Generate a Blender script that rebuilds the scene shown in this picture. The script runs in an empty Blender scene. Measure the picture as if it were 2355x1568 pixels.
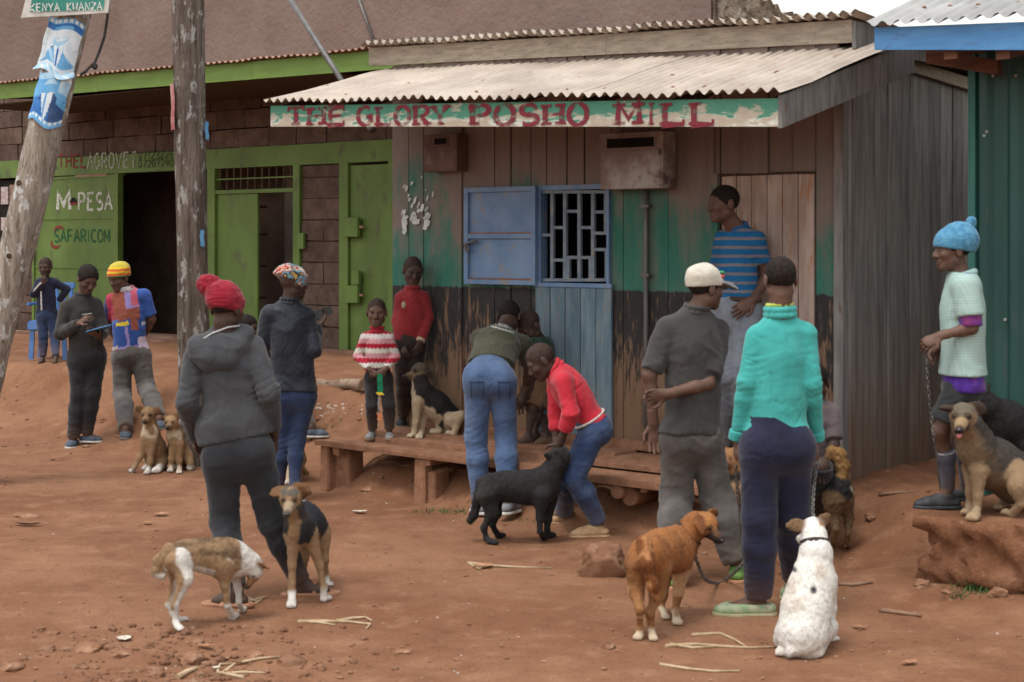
import bpy, bmesh, math, random
import numpy as np
from mathutils import Vector, Matrix

random.seed(7)
RNG = np.random.default_rng(11)
SC = bpy.context.scene
COL = SC.collection
R = math.radians

# ------------------------------------------------------------------ camera
CAM_H = 1.85
F, CX, HY = 3766.0, 1177.0, 560.0          # survey units: focal length, centre and eye level in a 2354 unit wide frame
cam_d = bpy.data.cameras.new('camera')
cam = bpy.data.objects.new('camera', cam_d)
COL.objects.link(cam)
cam.location = (0, 0, CAM_H)
cam.rotation_euler = (R(90), 0, 0)
cam_d.sensor_width = 36.0
cam_d.lens = 36.0 * F / 2354.0
cam_d.shift_y = -(784.0 - HY) / 2354.0
cam_d.clip_start = 0.1
cam_d.clip_end = 3000
cam_d.dof.use_dof = True                     # the photograph is a little soft all over
cam_d.dof.focus_distance = 900
cam_d.dof.aperture_fstop = 9.0
SC.camera = cam

# ------------------------------------------------------------------ sky and sun (overcast)
SUN_EL, SUN_AZ = 70.0, -140.0               # degrees; azimuth measured from +Y towards +X
world = bpy.data.worlds.new('World')
SC.world = world
world.use_nodes = True
wn, wl = world.node_tree.nodes, world.node_tree.links
wn.clear()
sky = wn.new('ShaderNodeTexSky')
sky.sky_type = 'NISHITA'
sky.sun_disc = False
sky.sun_elevation = R(SUN_EL)
sky.sun_rotation = R(SUN_AZ)
sky.dust_density = 2.5
sky.air_density = 2.5
sky.ozone_density = 1.0
hs = wn.new('ShaderNodeHueSaturation')
hs.inputs['Saturation'].default_value = 0.22
hs.inputs['Value'].default_value = 1.0
bg = wn.new('ShaderNodeBackground')
bg.inputs['Strength'].default_value = 0.15
wo = wn.new('ShaderNodeOutputWorld')
wl.new(sky.outputs[0], hs.inputs['Color'])
wl.new(hs.outputs[0], bg.inputs[0])
wl.new(bg.outputs[0], wo.inputs[0])
sun_d = bpy.data.lights.new('sun', 'SUN')
sun_d.energy = 0.8
sun_d.angle = R(14)
sun_d.color = (1.0, 0.96, 0.9)
sun = bpy.data.objects.new('sun', sun_d)
COL.objects.link(sun)
_sd = Vector((math.sin(R(SUN_AZ)) * math.cos(R(SUN_EL)), math.cos(R(SUN_AZ)) * math.cos(R(SUN_EL)), math.sin(R(SUN_EL))))
sun.rotation_euler = _sd.to_track_quat('Z', 'Y').to_euler()
sun.location = (0, 0, 20)
SC.view_settings.view_transform = 'Standard'
SC.view_settings.look = 'None'
SC.view_settings.exposure = 0.80
SC.view_settings.gamma = 1.0
SC.view_settings.use_curve_mapping = False
SC.cycles.max_bounces = 6
SC.cycles.diffuse_bounces = 3

# ------------------------------------------------------------------ survey helpers
def W(px, py, Y):
    """a sighted direction at depth Y -> the point in the place"""
    return Vector(((px - CX) / F * Y, Y, CAM_H - (py - HY) / F * Y))

CA, SA = math.cos(R(40)), math.sin(R(40))   # the row of buildings stands 40 degrees to the view
ROT = R(-40)
def TD(t, d, z=0.0):
    return Vector((SA * d + CA * t, CA * d - SA * t, z))
def fd(px, py, d):
    """sighted direction on the vertical plane d -> (t, z)"""
    k = (px - CX) / F
    t = d * (CA * k - SA) / (CA + SA * k)
    Y = CA * d - SA * t
    return t, CAM_H - (py - HY) / F * Y
def ft(px, d): return fd(px, 0, d)[0]
def fz(px, py, d): return fd(px, py, d)[1]

# ------------------------------------------------------------------ object helpers
def link(o, parent=None):
    COL.objects.link(o)
    if parent: o.parent = parent
    return o
def tag(o, label=None, cat=None, group=None, kind=None):
    if label: o['label'] = label
    if cat: o['category'] = cat
    if group: o['group'] = group
    if kind: o['kind'] = kind
    return o
def thing(name, loc, label, cat, group=None, rz=0.0):
    o = bpy.data.objects.new(name, None)
    o.empty_display_size = 0.1
    o.location = loc
    o.rotation_euler = (0, 0, rz)
    link(o)
    return tag(o, label, cat, group)
def mesh(name, verts, faces, mat, parent=None, smooth=False, loc=None, mids=None):
    me = bpy.data.meshes.new(name)
    me.from_pydata([tuple(v) for v in verts], [], faces)
    for m in (mat if isinstance(mat, (list, tuple)) else [mat]):
        me.materials.append(m)
    if mids is not None:
        me.polygons.foreach_set('material_index', mids)
    if smooth:
        me.polygons.foreach_set('use_smooth', [True] * len(me.polygons))
    o = bpy.data.objects.new(name, me)
    if loc is not None: o.location = loc
    return link(o, parent)
def mesh_np(name, v, f, mat, parent=None, smooth=True, col=None, mids=None):
    """numpy verts (n,3) and quads (m,4)"""
    me = bpy.data.meshes.new(name)
    n, m, c = len(v), len(f), f.shape[1]
    me.vertices.add(n); me.loops.add(m * c); me.polygons.add(m)
    me.vertices.foreach_set('co', np.ascontiguousarray(v, dtype=np.float32).ravel())
    me.loops.foreach_set('vertex_index', np.ascontiguousarray(f, dtype=np.int32).ravel())
    me.polygons.foreach_set('loop_start', np.arange(0, m * c, c, dtype=np.int32))
    me.polygons.foreach_set('loop_total', np.full(m, c, dtype=np.int32))
    for q in (mat if isinstance(mat, (list, tuple)) else [mat]):
        me.materials.append(q)
    if mids is not None: me.polygons.foreach_set('material_index', np.asarray(mids, dtype=np.int32))
    me.polygons.foreach_set('use_smooth', np.full(m, smooth))
    me.update(calc_edges=True)
    if col is not None:
        a = me.color_attributes.new('Col', 'FLOAT_COLOR', 'POINT')
        c4 = np.ones((n, 4), dtype=np.float32); c4[:, :3] = col
        a.data.foreach_set('color', c4.ravel())
    o = bpy.data.objects.new(name, me)
    return link(o, parent)

class Frame:
    """a building frame: t along the row, d into the row, z up; meshes sit under a turned Empty"""
    def __init__(s, root, t0, d0, z0): s.root, s.o = root, (t0, d0, z0)
    def loc(s, t, d, z): return (t - s.o[0], d - s.o[1], z - s.o[2])
def frame(name, t0, d0, z0, label, cat, group=None):
    r = thing(name, TD(t0, d0, z0), label, cat, group, ROT)
    return Frame(r, t0, d0, z0)
BOXF = [(0, 1, 3, 2), (4, 6, 7, 5), (0, 4, 5, 1), (2, 3, 7, 6), (0, 2, 6, 4), (1, 5, 7, 3)]
def box(fr, name, t0, t1, d0, d1, z0, z1, mat, parent=None, jit=0.0, bev=0.0):
    """z0/z1 may be pairs (at t0, at t1)"""
    za = z0 if isinstance(z0, tuple) else (z0, z0)
    zb = z1 if isinstance(z1, tuple) else (z1, z1)
    vs = []
    for i, t in enumerate((t0, t1)):
        for d in (d0, d1):
            for z in (za[i], zb[i]):
                j = [random.uniform(-jit, jit) for _ in range(3)] if jit else (0, 0, 0)
                vs.append(fr.loc(t + j[0], d + j[1] * .5, z + j[2]))
    par = parent or fr.root
    o = mesh(name, vs, [tuple(reversed(f)) for f in BOXF], mat, par)
    if bev:
        bm = bmesh.new(); bm.from_mesh(o.data)
        bmesh.ops.recalc_face_normals(bm, faces=bm.faces)
        bmesh.ops.bevel(bm, geom=bm.edges[:], offset=bev, segments=1, affect='EDGES')
        bm.to_mesh(o.data); bm.free()
    return o
def prism(fr, name, pts, d0, d1, mat, parent=None):
    """polygon pts in (t,z) pushed from d0 to d1"""
    n = len(pts)
    vs = [fr.loc(t, d0, z) for t, z in pts] + [fr.loc(t, d1, z) for t, z in pts]
    fs = [tuple(range(n)), tuple(range(2 * n - 1, n - 1, -1))] + [(i, i + n, (i + 1) % n + n, (i + 1) % n) for i in range(n)]
    o = mesh(name, vs, fs, mat, parent or fr.root)
    fix_normals(o)
    return o
def fix_normals(o):
    bm = bmesh.new(); bm.from_mesh(o.data)
    bmesh.ops.recalc_face_normals(bm, faces=bm.faces)
    bm.to_mesh(o.data); bm.free()
def tube(name, pts, rad, mat, parent=None, seg=10, smooth=True, cap=True):
    """pts: Vectors, rad: number or list"""
    n = len(pts)
    rs = rad if isinstance(rad, (list, tuple)) else [rad] * n
    vs, fs = [], []
    up = Vector((0, 0, 1))
    prev = None
    for i, p in enumerate(pts):
        a = pts[max(i - 1, 0)]; b = pts[min(i + 1, n - 1)]
        t = (Vector(b) - Vector(a)).normalized()
        if prev is None:
            u = t.cross(up if abs(t.z) < .9 else Vector((1, 0, 0))).normalized()
        else:
            u = (prev - t * prev.dot(t)).normalized()
        prev = u
        v = t.cross(u)
        for k in range(seg):
            an = 2 * math.pi * k / seg
            vs.append(Vector(p) + (u * math.cos(an) + v * math.sin(an)) * rs[i])
    for i in range(n - 1):
        for k in range(seg):
            k2 = (k + 1) % seg
            fs.append((i * seg + k, i * seg + k2, (i + 1) * seg + k2, (i + 1) * seg + k))
    if cap:
        fs.append(tuple(range(seg - 1, -1, -1)))
        fs.append(tuple((n - 1) * seg + k for k in range(seg)))
    o = mesh(name, vs, fs, mat, parent)
    me = o.data
    me.polygons.foreach_set('use_smooth', [smooth and len(p.vertices) == 4 for p in me.polygons])
    return o

# ------------------------------------------------------------------ noise on numpy points
def vnoise(p, sc, seed=0):
    """value noise in [-1,1] at points p (n,3), frequency sc (number or 3)"""
    q = p * np.asarray(sc, dtype=np.float64) + seed * 17.31
    i = np.floor(q).astype(np.int64); f = q - i
    f = f * f * (3 - 2 * f)
    def hsh(x, y, z):
        h = (x * 374761393 + y * 668265263 + z * 1274126177 + seed * 69069) & 0x7fffffff
        h = ((h ^ (h >> 13)) * 1103515245) & 0x7fffffff
        h = (h ^ (h >> 16)) & 0xffff
        return h / 32767.5 - 1
    r = 0
    for a in (0, 1):
        for b in (0, 1):
            for c in (0, 1):
                w = (f[:, 0] if a else 1 - f[:, 0]) * (f[:, 1] if b else 1 - f[:, 1]) * (f[:, 2] if c else 1 - f[:, 2])
                r = r + w * hsh(i[:, 0] + a, i[:, 1] + b, i[:, 2] + c)
    return r
def fbm(p, sc, octv=3, seed=0):
    r, a = 0, 1.0
    s = np.asarray(sc, dtype=np.float64)
    for k in range(octv):
        r = r + a * vnoise(p, s * 2 ** k, seed + k); a *= .5
    return r
def ss(a, b, x):
    t = np.clip((x - a) / (b - a), 0, 1)
    return t * t * (3 - 2 * t)

# ------------------------------------------------------------------ materials
class NT:
    def __init__(s, name):
        s.m = bpy.data.materials.new(name); s.m.use_nodes = True
        s.n, s.l = s.m.node_tree.nodes, s.m.node_tree.links
        s.n.clear()
        s.out = s.n.new('ShaderNodeOutputMaterial')
        s.b = s.n.new('ShaderNodeBsdfPrincipled')
        s.l.new(s.b.outputs[0], s.out.inputs[0])
    def new(s, t, **kw):
        n = s.n.new(t)
        for k, v in kw.items(): setattr(n, k, v)
        return n
    def val(s, sock, v):
        if hasattr(v, 'is_output') or isinstance(v, bpy.types.NodeSocket): s.l.new(v, sock)
        else:
            if isinstance(v, tuple) and len(v) == 3 and sock.type == 'RGBA': v = v + (1,)
            sock.default_value = v
    def pos(s, kind='Object', stretch=(1, 1, 1)):
        if kind == 'World': o = s.new('ShaderNodeNewGeometry').outputs['Position']
        else: o = s.new('ShaderNodeTexCoord').outputs[kind]
        mp = s.new('ShaderNodeMapping'); mp.inputs['Scale'].default_value = stretch
        s.l.new(o, mp.inputs[0]); return mp.outputs[0]
    def noise(s, vec, sc, det=4, rough=.6, dist=0.0):
        n = s.new('ShaderNodeTexNoise')
        n.inputs['Scale'].default_value = sc; n.inputs['Detail'].default_value = det
        n.inputs['Roughness'].default_value = rough; n.inputs['Distortion'].default_value = dist
        s.l.new(vec, n.inputs['Vector']); return n.outputs['Fac']
    def math(s, op, a, b=0.0, c=None, clamp=False):
        n = s.new('ShaderNodeMath', operation=op, use_clamp=clamp)
        s.val(n.inputs[0], a); s.val(n.inputs[1], b)
        if c is not None: s.val(n.inputs[2], c)
        return n.outputs[0]
    def mix(s, fac, a, b, blend='MIX'):
        n = s.new('ShaderNodeMix', data_type='RGBA', blend_type=blend)
        s.val(n.inputs[0], fac); s.val(n.inputs[6], a); s.val(n.inputs[7], b)
        return n.outputs[2]
    def step(s, x, a, b):
        n = s.new('ShaderNodeMapRange', interpolation_type='SMOOTHSTEP')
        s.val(n.inputs[0], x); s.val(n.inputs[1], a); s.val(n.inputs[2], b)
        return n.outputs[0]
    def sep(s, v):
        n = s.new('ShaderNodeSeparateXYZ'); s.l.new(v, n.inputs[0]); return n.outputs
    def bump(s, h, strength=.3, dist=.01):
        n = s.new('ShaderNodeBump'); n.inputs['Strength'].default_value = strength
        n.inputs['Distance'].default_value = dist
        s.l.new(h, n.inputs['Height']); s.l.new(n.outputs[0], s.b.inputs['Normal'])
    def fin(s, col, rough=.85, spec=.25, metal=0.0):
        s.val(s.b.inputs['Base Color'], col); s.val(s.b.inputs['Roughness'], rough)
        s.b.inputs['Specular IOR Level'].default_value = spec
        s.b.inputs['Metallic'].default_value = metal
        return s.m
def surf(name, c1, c2, sc=6, rough=.85, bump=.2, bsc=60, stretch=(1, 1, 1), det=5, spec=.2, lo=.35, hi=.65, space='Object', rnd=.0, bd=.005, c3=None, metal=0.0):
    """two or three tone mottled surface with fine relief"""
    t = NT(name)
    v = t.pos(space, stretch)
    c = t.mix(t.step(t.noise(v, sc, det), lo, hi), c1, c2)
    if c3: c = t.mix(t.step(t.noise(v, sc * 2.3, det), .56, .68), c, c3)
    if rnd:
        oi = t.new('ShaderNodeObjectInfo')
        k = t.math('MULTIPLY_ADD', oi.outputs['Random'], 2 * rnd, 1 - rnd)
        cc = t.new('ShaderNodeCombineColor')
        for i in range(3): t.l.new(k, cc.inputs[i])
        c = t.mix(1.0, c, cc.outputs[0], 'MULTIPLY')
    if bump: t.bump(t.noise(v, bsc, 3), bump, bd)
    return t.fin(c, rough, spec, metal)

# ------------------------------------------------------------------ ground
def hgt(x, y):
    x = np.asarray(x, dtype=float); y = np.asarray(y, dtype=float)
    d = SA * x + CA * y; t = CA * x - SA * y
    wl_ = 1 - ss(-9.2, -8.8, t)
    wr_ = ss(-5.5, -4.9, t)
    wm = 1 - wl_ - wr_
    p = np.stack([x, y, 0 * x], -1).reshape(-1, 3)
    n1 = fbm(p, 1.1, 3, 3).reshape(x.shape); n2 = fbm(p, 5.5, 3, 5).reshape(x.shape)
    dj = d + .10 * n1
    hl = .26 * ss(8.7, 9.95, dj) + .29 * ss(9.85, 10.22, dj) + .06 * ss(10.3, 12.5, d)
    hm = .23 * ss(8.44, 8.88, dj) + .09 * ss(8.9, 9.3, d)
    hr = np.maximum(.34 * ss(8.3, 9.3, dj), .08 * ss(7.3, 7.95, dj) * ss(-4.7, -4.05, t))
    h = wl_ * hl + wm * hm + wr_ * hr
    slope = wl_ * ss(9.2, 9.5, d) * (1 - ss(10.1, 10.4, d)) + wm * ss(8.4, 8.6, d) * (1 - ss(8.8, 9.2, d)) + wr_ * ss(8.1, 8.4, d)
    rub = ss(-.3, -1.2, x) * ss(7.75, 7.2, y)
    n3 = fbm(p, 17, 2, 15).reshape(x.shape)
    h = h + .012 * n1 + (.008 + .026 * slope + .014 * rub) * n2 + (.0025 + .006 * slope + .005 * rub) * n3
    return h
def gz(x, y): return float(hgt(np.array([x]), np.array([y]))[0])
def ground_mat():
    t = NT('laterite_earth')
    v = t.pos('World')
    n1 = t.noise(v, .7, 6, .62); n2 = t.noise(v, 4.5, 6, .65); n3 = t.noise(v, 38, 4, .7)
    c = t.mix(t.step(n1, .35, .68), (.176, .078, .041), (.243, .120, .067))
    c = t.mix(t.math('MULTIPLY', t.step(n2, .48, .72), .6), c, (.30, .16, .094))
    c = t.mix(t.math('MULTIPLY', t.step(n2, .46, .28), .55), c, (.115, .048, .027))
    c = t.mix(t.math('MULTIPLY', t.step(n3, .58, .72), .45), c, (.33, .21, .14))
    c = t.mix(t.math('MULTIPLY', t.step(n3, .42, .3), .5), c, (.095, .038, .022))
    h = t.math('ADD', t.math('MULTIPLY', n2, 1.6), n3)
    t.bump(h, .55, .02)
    return t.fin(c, .95, .12)
GROUND = ground_mat()
def axis(lo, hi, step, far):
    a = list(np.arange(lo, hi + 1e-6, step))
    s, x = step, a[-1]
    while x < far: s *= 1.5; x += s; a.append(x)
    s, x = step, a[0]
    b = []
    while x > -far: s *= 1.5; x -= s; b.append(x)
    return np.array(b[::-1] + a)
gx = axis(-7.0, 5.0, .045, 700); gy = axis(5.5, 18.0, .045, 700)
GX, GY = np.meshgrid(gx, gy, indexing='ij')
GZ = hgt(GX, GY)
gv = np.stack([GX, GY, GZ], -1).reshape(-1, 3)
ni, nj = len(gx), len(gy)
ii, jj = np.meshgrid(np.arange(ni - 1), np.arange(nj - 1), indexing='ij')
q = (ii * nj + jj).ravel()
ground = mesh_np('ground', gv, np.stack([q, q + nj, q + nj + 1, q + 1], -1), GROUND)
ground['kind'] = 'structure'

# earth ledge on the right with a broken face
def ledge():
    nt, nd, nz = 70, 26, 10
    t0, t1, d0, d1 = -3.93, -2.2, 7.95, 9.3
    vs, fs = [], []
    T = np.linspace(t0, t1, nt); D = np.linspace(d0, d1, nd)
    idx = {}
    def put(k, t, d, z):
        idx[k] = len(vs); vs.append([t, d, z])
    for i, t in enumerate(T):
        skew = .12 * (t - t0)
        for j, d in enumerate(D): put(('t', i, j), t, d + skew * (1 - j / nd), .412)
        for k in range(1, nz): put(('f', i, k), t, d0 + skew, .412 - .40 * k / (nz - 1))
    for j, d in enumerate(D):
        for k in range(1, nz): put(('l', j, k), t0, d, .412 - .40 * k / (nz - 1))
    a = np.array(vs, dtype=float)
    x = SA * a[:, 1] + CA * a[:, 0]; y = CA * a[:, 1] - SA * a[:, 0]
    w = np.stack([x, y, a[:, 2]], -1)
    n = fbm(w, (6, 6, 10), 3, 9); n2 = fbm(w, (16, 16, 22), 2, 19)
    dep = np.clip((.412 - a[:, 2]) / .4, 0, 1)
    front = (a[:, 1] < d0 + .35 + .12 * (a[:, 0] - t0)); side = a[:, 0] < t0 + .03
    n0 = fbm(w, (2.2, 2.2, 1), 2, 29)
    amt = (.045 * n0 * ss(0, .5, dep) + .034 * n * ss(0, .3, dep) + .036 * n2)
    w[:, 2] += np.where(dep < .02, .008 * n, .015 * n2)
    push = np.where(dep > .02, amt * 1.1 + .05 * dep * np.sin(dep * 7 + 2 * n) + .03 * dep, .03 * n)
    fr = np.exp(-((a[:, 1] - d0 - .12 * (a[:, 0] - t0)) / .12) ** 2)
    sd = np.exp(-((a[:, 0] - t0) / .12) ** 2)
    w[:, 0] += push * (SA * fr + CA * sd); w[:, 1] += push * (CA * fr - SA * sd)
    for i in range(nt - 1):
        for j in range(nd - 1): fs.append((idx['t', i, j], idx['t', i + 1, j], idx['t', i + 1, j + 1], idx['t', i, j + 1]))
        for k in range(nz - 1):
            p = lambda i_, k_: idx['t', i_, 0] if k_ == 0 else idx['f', i_, k_]
            fs.append((p(i, k), p(i, k + 1), p(i + 1, k + 1), p(i + 1, k)))
    for j in range(nd - 1):
        for k in range(nz - 1):
            p = lambda j_, k_: idx['t', 0, j_] if k_ == 0 else (idx['f', 0, k_] if j_ == 0 else idx['l', j_, k_])
            fs.append((p(j, k), p(j + 1, k), p(j + 1, k + 1), p(j, k + 1)))
    o = mesh_np('earth_ledge', w, np.array(fs), GROUND)
    o['kind'] = 'structure'
ledge()
# ------------------------------------------------------------------ hand painted lettering
def arc(cx, cy, rx, ry, a0, a1, n=10):
    return [(cx + rx * math.cos(R(a0 + (a1 - a0) * i / n)), cy + ry * math.sin(R(a0 + (a1 - a0) * i / n))) for i in range(n + 1)]
GLY = {
 'A': [[(0, 0), (.5, 1), (1, 0)], [(.2, .36), (.8, .36)]],
 'B': [[(.08, 0), (.08, 1)], [(.08, 1)] + arc(.55, .76, .38, .24, 90, -90) + [(.08, .52)], [(.55, .52)] + arc(.55, .26, .42, .26, 90, -90) + [(.08, 0)]],
 'C': [arc(.55, .5, .5, .5, 50, 310)],
 'E': [[(.9, 1), (.1, 1), (.1, 0), (.9, 0)], [(.1, .52), (.75, .52)]],
 'F': [[(.9, 1), (.1, 1), (.1, 0)], [(.1, .52), (.75, .52)]],
 'G': [arc(.5, .5, .46, .5, 50, 330) + [(.94, .45), (.6, .45)]],
 'H': [[(.08, 0), (.08, 1)], [(.92, 0), (.92, 1)], [(.08, .5), (.92, .5)]],
 'I': [[(.5, 0), (.5, 1)]],
 'K': [[(.08, 0), (.08, 1)], [(.9, 1), (.08, .45), (.92, 0)]],
 'L': [[(.12, 1), (.12, 0), (.92, 0)]],
 'M': [[(.04, 0), (.1, 1), (.5, .25), (.9, 1), (.96, 0)]],
 'N': [[(.08, 0), (.08, 1), (.92, 0), (.92, 1)]],
 'O': [arc(.5, .5, .46, .5, 0, 360, 16)],
 'P': [[(.1, 0), (.1, 1)] + arc(.5, .74, .42, .26, 90, -90) + [(.1, .48)]],
 'R': [[(.1, 0), (.1, 1)] + arc(.5, .74, .4, .26, 90, -90) + [(.1, .48)], [(.45, .48), (.95, 0)]],
 'S': [arc(.5, .74, .38, .26, 40, 270, 10) + arc(.5, .25, .42, .25, 90, -140, 10)],
 'T': [[(0, 1), (1, 1)], [(.5, 1), (.5, 0)]],
 'V': [[(0, 1), (.5, 0), (1, 1)]],
 'W': [[(0, 1), (.25, 0), (.5, .8), (.75, 0), (1, 1)]],
 'Y': [[(0, 1), (.5, .48), (1, 1)], [(.5, .48), (.5, 0)]],
 'a': [[(0, 0), (.5, 1), (1, 0)]],
 '0': [arc(.5, .5, .42, .5, 0, 360, 14)],
 '1': [[(.25, .8), (.5, 1), (.5, 0)]],
 '2': [arc(.5, .7, .4, .3, 160, -20, 8) + [(.1, 0), (.95, 0)]],
 '3': [arc(.45, .75, .4, .25, 130, -90, 8) + arc(.45, .25, .45, .25, 90, -130, 8)],
 '6': [[(.75, 1), (.15, .4)] + arc(.5, .28, .38, .28, 150, 510, 12)],
 '7': [[(.05, 1), (.95, 1), (.4, 0)]],
 '9': [arc(.5, .7, .38, .3, 0, 360, 12) + [(.88, .7), (.6, 0)]],
 '-': [[(.2, .45), (.8, .45)]],
}
SERIF = {  # stems that carry slab feet: x positions at foot and head
 'T': ([.5], []), 'H': ([.14, .86], [.14, .86]), 'E': ([.14], [.14]), 'L': ([.16], [.16]), 'P': ([.16], [.16]), 'R': ([.16, .9], [.16]),
 'Y': ([.5], [.06, .94]), 'M': ([.1, .9], [.1, .9]), 'I': ([.5], [.5]), 'G': ([], []), 'O': ([], []), 'S': ([], []),
}
def stroke_quads(pl, w, asp, thin=None):
    """polyline in the unit box -> quads; w is the pen width in glyph widths times asp"""
    P = [Vector((x, y * asp, 0)) for x, y in pl]
    L, Rr = [], []
    for i, p in enumerate(P):
        a = P[max(i - 1, 0)]; b = P[min(i + 1, len(P) - 1)]
        t = b - a
        if t.length < 1e-9: t = Vector((1, 0, 0))
        t.normalize(); n = Vector((-t.y, t.x, 0))
        k = 1.0
        if 0 < i < len(P) - 1:
            u1 = (P[i] - a).normalized(); u2 = (b - P[i]).normalized()
            k = min(1 / max(math.sqrt(max((1 + u1.dot(u2)) / 2, .05)), .5), 1.8)
        ww = w
        if thin is not None:
            ww = thin + (w - thin) * abs(t.y) ** .8
        L.append(p + n * ww * .5 * k); Rr.append(p - n * ww * .5 * k)
    return [(L[i], Rr[i], Rr[i + 1], L[i + 1]) for i in range(len(P) - 1)]
def lettering(fr, name, cells, d, mat, pen=.2, thin=None, serif=False, parent=None, jit=0.0):
    """cells: (char, t0, t1, z0, z1) in the building frame, painted on the plane d"""
    lay = 0
    for ch, t0, t1, z0, z1 in cells:
        if ch not in GLY: continue
        vs, fs = [], []
        w, h = t1 - t0, z1 - z0
        asp = h / w
        quads = []
        for pl in GLY[ch]: quads.append(stroke_quads(pl, pen, asp, thin))
        if serif:
            lo, hi = SERIF.get(ch, ([], []))
            sw, sh = pen * 1.0, pen * .42
            for x in lo: quads.append([(Vector((x - sw, 0, 0)), Vector((x + sw, 0, 0)), Vector((x + sw, sh, 0)), Vector((x - sw, sh, 0)))])
            for x in hi: quads.append([(Vector((x - sw, asp - sh, 0)), Vector((x + sw, asp - sh, 0)), Vector((x + sw, asp, 0)), Vector((x - sw, asp, 0)))])
            if ch in 'TELS':
                for x, y in {'T': [(.04, .78), (.96, .78)], 'E': [(.9, .78), (.9, 0)], 'L': [(.9, 0)], 'S': [(.85, .72)]}[ch]:
                    quads.append([(Vector((x - .05, y * asp, 0)), Vector((x + .05, y * asp, 0)), Vector((x + .05, (y + .22) * asp, 0)), Vector((x - .05, (y + .22) * asp, 0)))])
        for qs in quads:
            lay += 1
            for q in qs:
                i = len(vs)
                for p in q:
                    vs.append(fr.loc(t0 + p.x * w + random.uniform(-jit, jit), d - .0006 * (lay % 7), z0 + p.y * w + random.uniform(-jit, jit)))
                fs.append((i, i + 1, i + 2, i + 3))
        mesh('letter', vs, fs, mat, parent or fr.root)
def word_px(s, x0, x1, ytop, ybot, d, gap=.25, widths=None):
    """cells for a word sighted between x0..x1; ytop/ybot may be (at x0, at x1)"""
    yt = ytop if isinstance(ytop, tuple) else (ytop, ytop)
    yb = ybot if isinstance(ybot, tuple) else (ybot, ybot)
    ws = [({'I': .45, '-': .6, '1': .6}.get(c, 1.0) + gap) for c in s]
    tot = sum(ws) - gap
    out, u = [], 0
    for c, w in zip(s, ws):
        a, b = u / tot, (u + w - gap) / tot
        u += w
        pa, pb = x0 + (x1 - x0) * a, x0 + (x1 - x0) * b
        m = (a + b) / 2
        ta, tb = ft(pa, d), ft(pb, d)
        pm = (pa + pb) / 2
        out.append((c, ta, tb, fz(pm, yb[0] + (yb[1] - yb[0]) * m, d), fz(pm, yt[0] + (yt[1] - yt[0]) * m, d)))
    return out
def worn_paint(name, col, sc=14, keep=.5, stretch=(1, 1, 1), soft=.06, rough=.8):
    """paint film with flaked-off gaps: where it has flaked the board below shows"""
    t = NT(name)
    v = t.pos('Object', stretch)
    n = t.noise(v, sc, 5, .65)
    tr = t.new('ShaderNodeBsdfTransparent')
    mx = t.new('ShaderNodeMixShader')
    t.val(mx.inputs[0], t.step(n, keep - soft, keep + soft))
    t.l.new(tr.outputs[0], mx.inputs[1]); t.l.new(t.b.outputs[0], mx.inputs[2])
    t.l.new(mx.outputs[0], t.out.inputs[0])
    c = t.mix(t.noise(v, sc * 2, 3), tuple(x * .75 for x in col), tuple(min(x * 1.2, .9) for x in col))
    return t.fin(c, rough, .2)

# ------------------------------------------------------------------ materials of the buildings
def mill_wall_mat():
    t = NT('mill_plank_paint')
    v = t.pos('World')
    s = t.sep(v)
    z = s[2]
    vs_ = t.pos('World', (9, 9, 1.1))
    vb = t.pos('World', (1, 1, .8))
    nb = t.noise(vb, 1.7, 4, .6)                 # broad
    nst = t.noise(vs_, 2.6, 5, .65)              # upright streaks
    nf = t.noise(t.pos('World', (30, 30, 5)), 2.0, 4, .65)
    oi = t.new('ShaderNodeObjectInfo').outputs['Random']
    dust = t.mix(nst, (.158, .120, .107), (.245, .195, .173))
    green = t.mix(nst, (.022, .120, .088), (.042, .185, .135))
    bare = t.mix(nst, (.150, .085, .050), (.235, .145, .092))
    blk = t.mix(nf, (.016, .015, .016), (.050, .046, .045))
    # green coat fades to dust upwards, at a different height along the wall
    top = t.math('ADD', t.math('MULTIPLY_ADD', nb, 1.9, .88), t.math('MULTIPLY', nst, .55))
    top = t.math('ADD', top, t.math('MULTIPLY_ADD', oi, .30, -.15))
    g2d = t.step(t.math('SUBTRACT', z, top), -.16, .22)
    green = t.mix(t.math('MULTIPLY', t.step(t.noise(t.pos('World', (3, 3, .9)), 1.6, 5, .65), .38, .68), .55), green, dust)
    c = t.mix(g2d, green, dust)
    c = t.mix(t.math('MULTIPLY', t.step(nf, .60, .70), .55), c, bare)
    # black skirt coat below 1.52, worn off towards the feet
    wear = t.math('ADD', t.math('MULTIPLY', nst, .9), t.math('MULTIPLY', nf, .45))
    lim = t.math('MULTIPLY_ADD', z, .34, .30)
    worn = t.step(t.math('SUBTRACT', wear, lim), -.05, .10)
    skirt = t.mix(worn, blk, bare)
    edge = t.math('MULTIPLY_ADD', t.noise(t.pos('World', (8, 8, 2)), 2, 3), .05, 1.495)
    c = t.mix(t.step(t.math('SUBTRACT', edge, z), -.008, .008), c, skirt)
    # splashed earth near the deck
    c = t.mix(t.math('MULTIPLY', t.step(t.math('MULTIPLY_ADD', nst, .5, z), .95, .45), .55), c, (.24, .125, .075))
    t.bump(nf, .35, .006)
    return t.fin(c, .82, .25)
M_MILL = mill_wall_mat()
M_GREY = surf('weathered_grey_board', (.125, .117, .112), (.225, .21, .20), 3.2, .85, .35, 18, (6, 6, .7), 5, .2, .3, .7, 'World', .16, .005, (.12, .085, .065))
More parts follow.
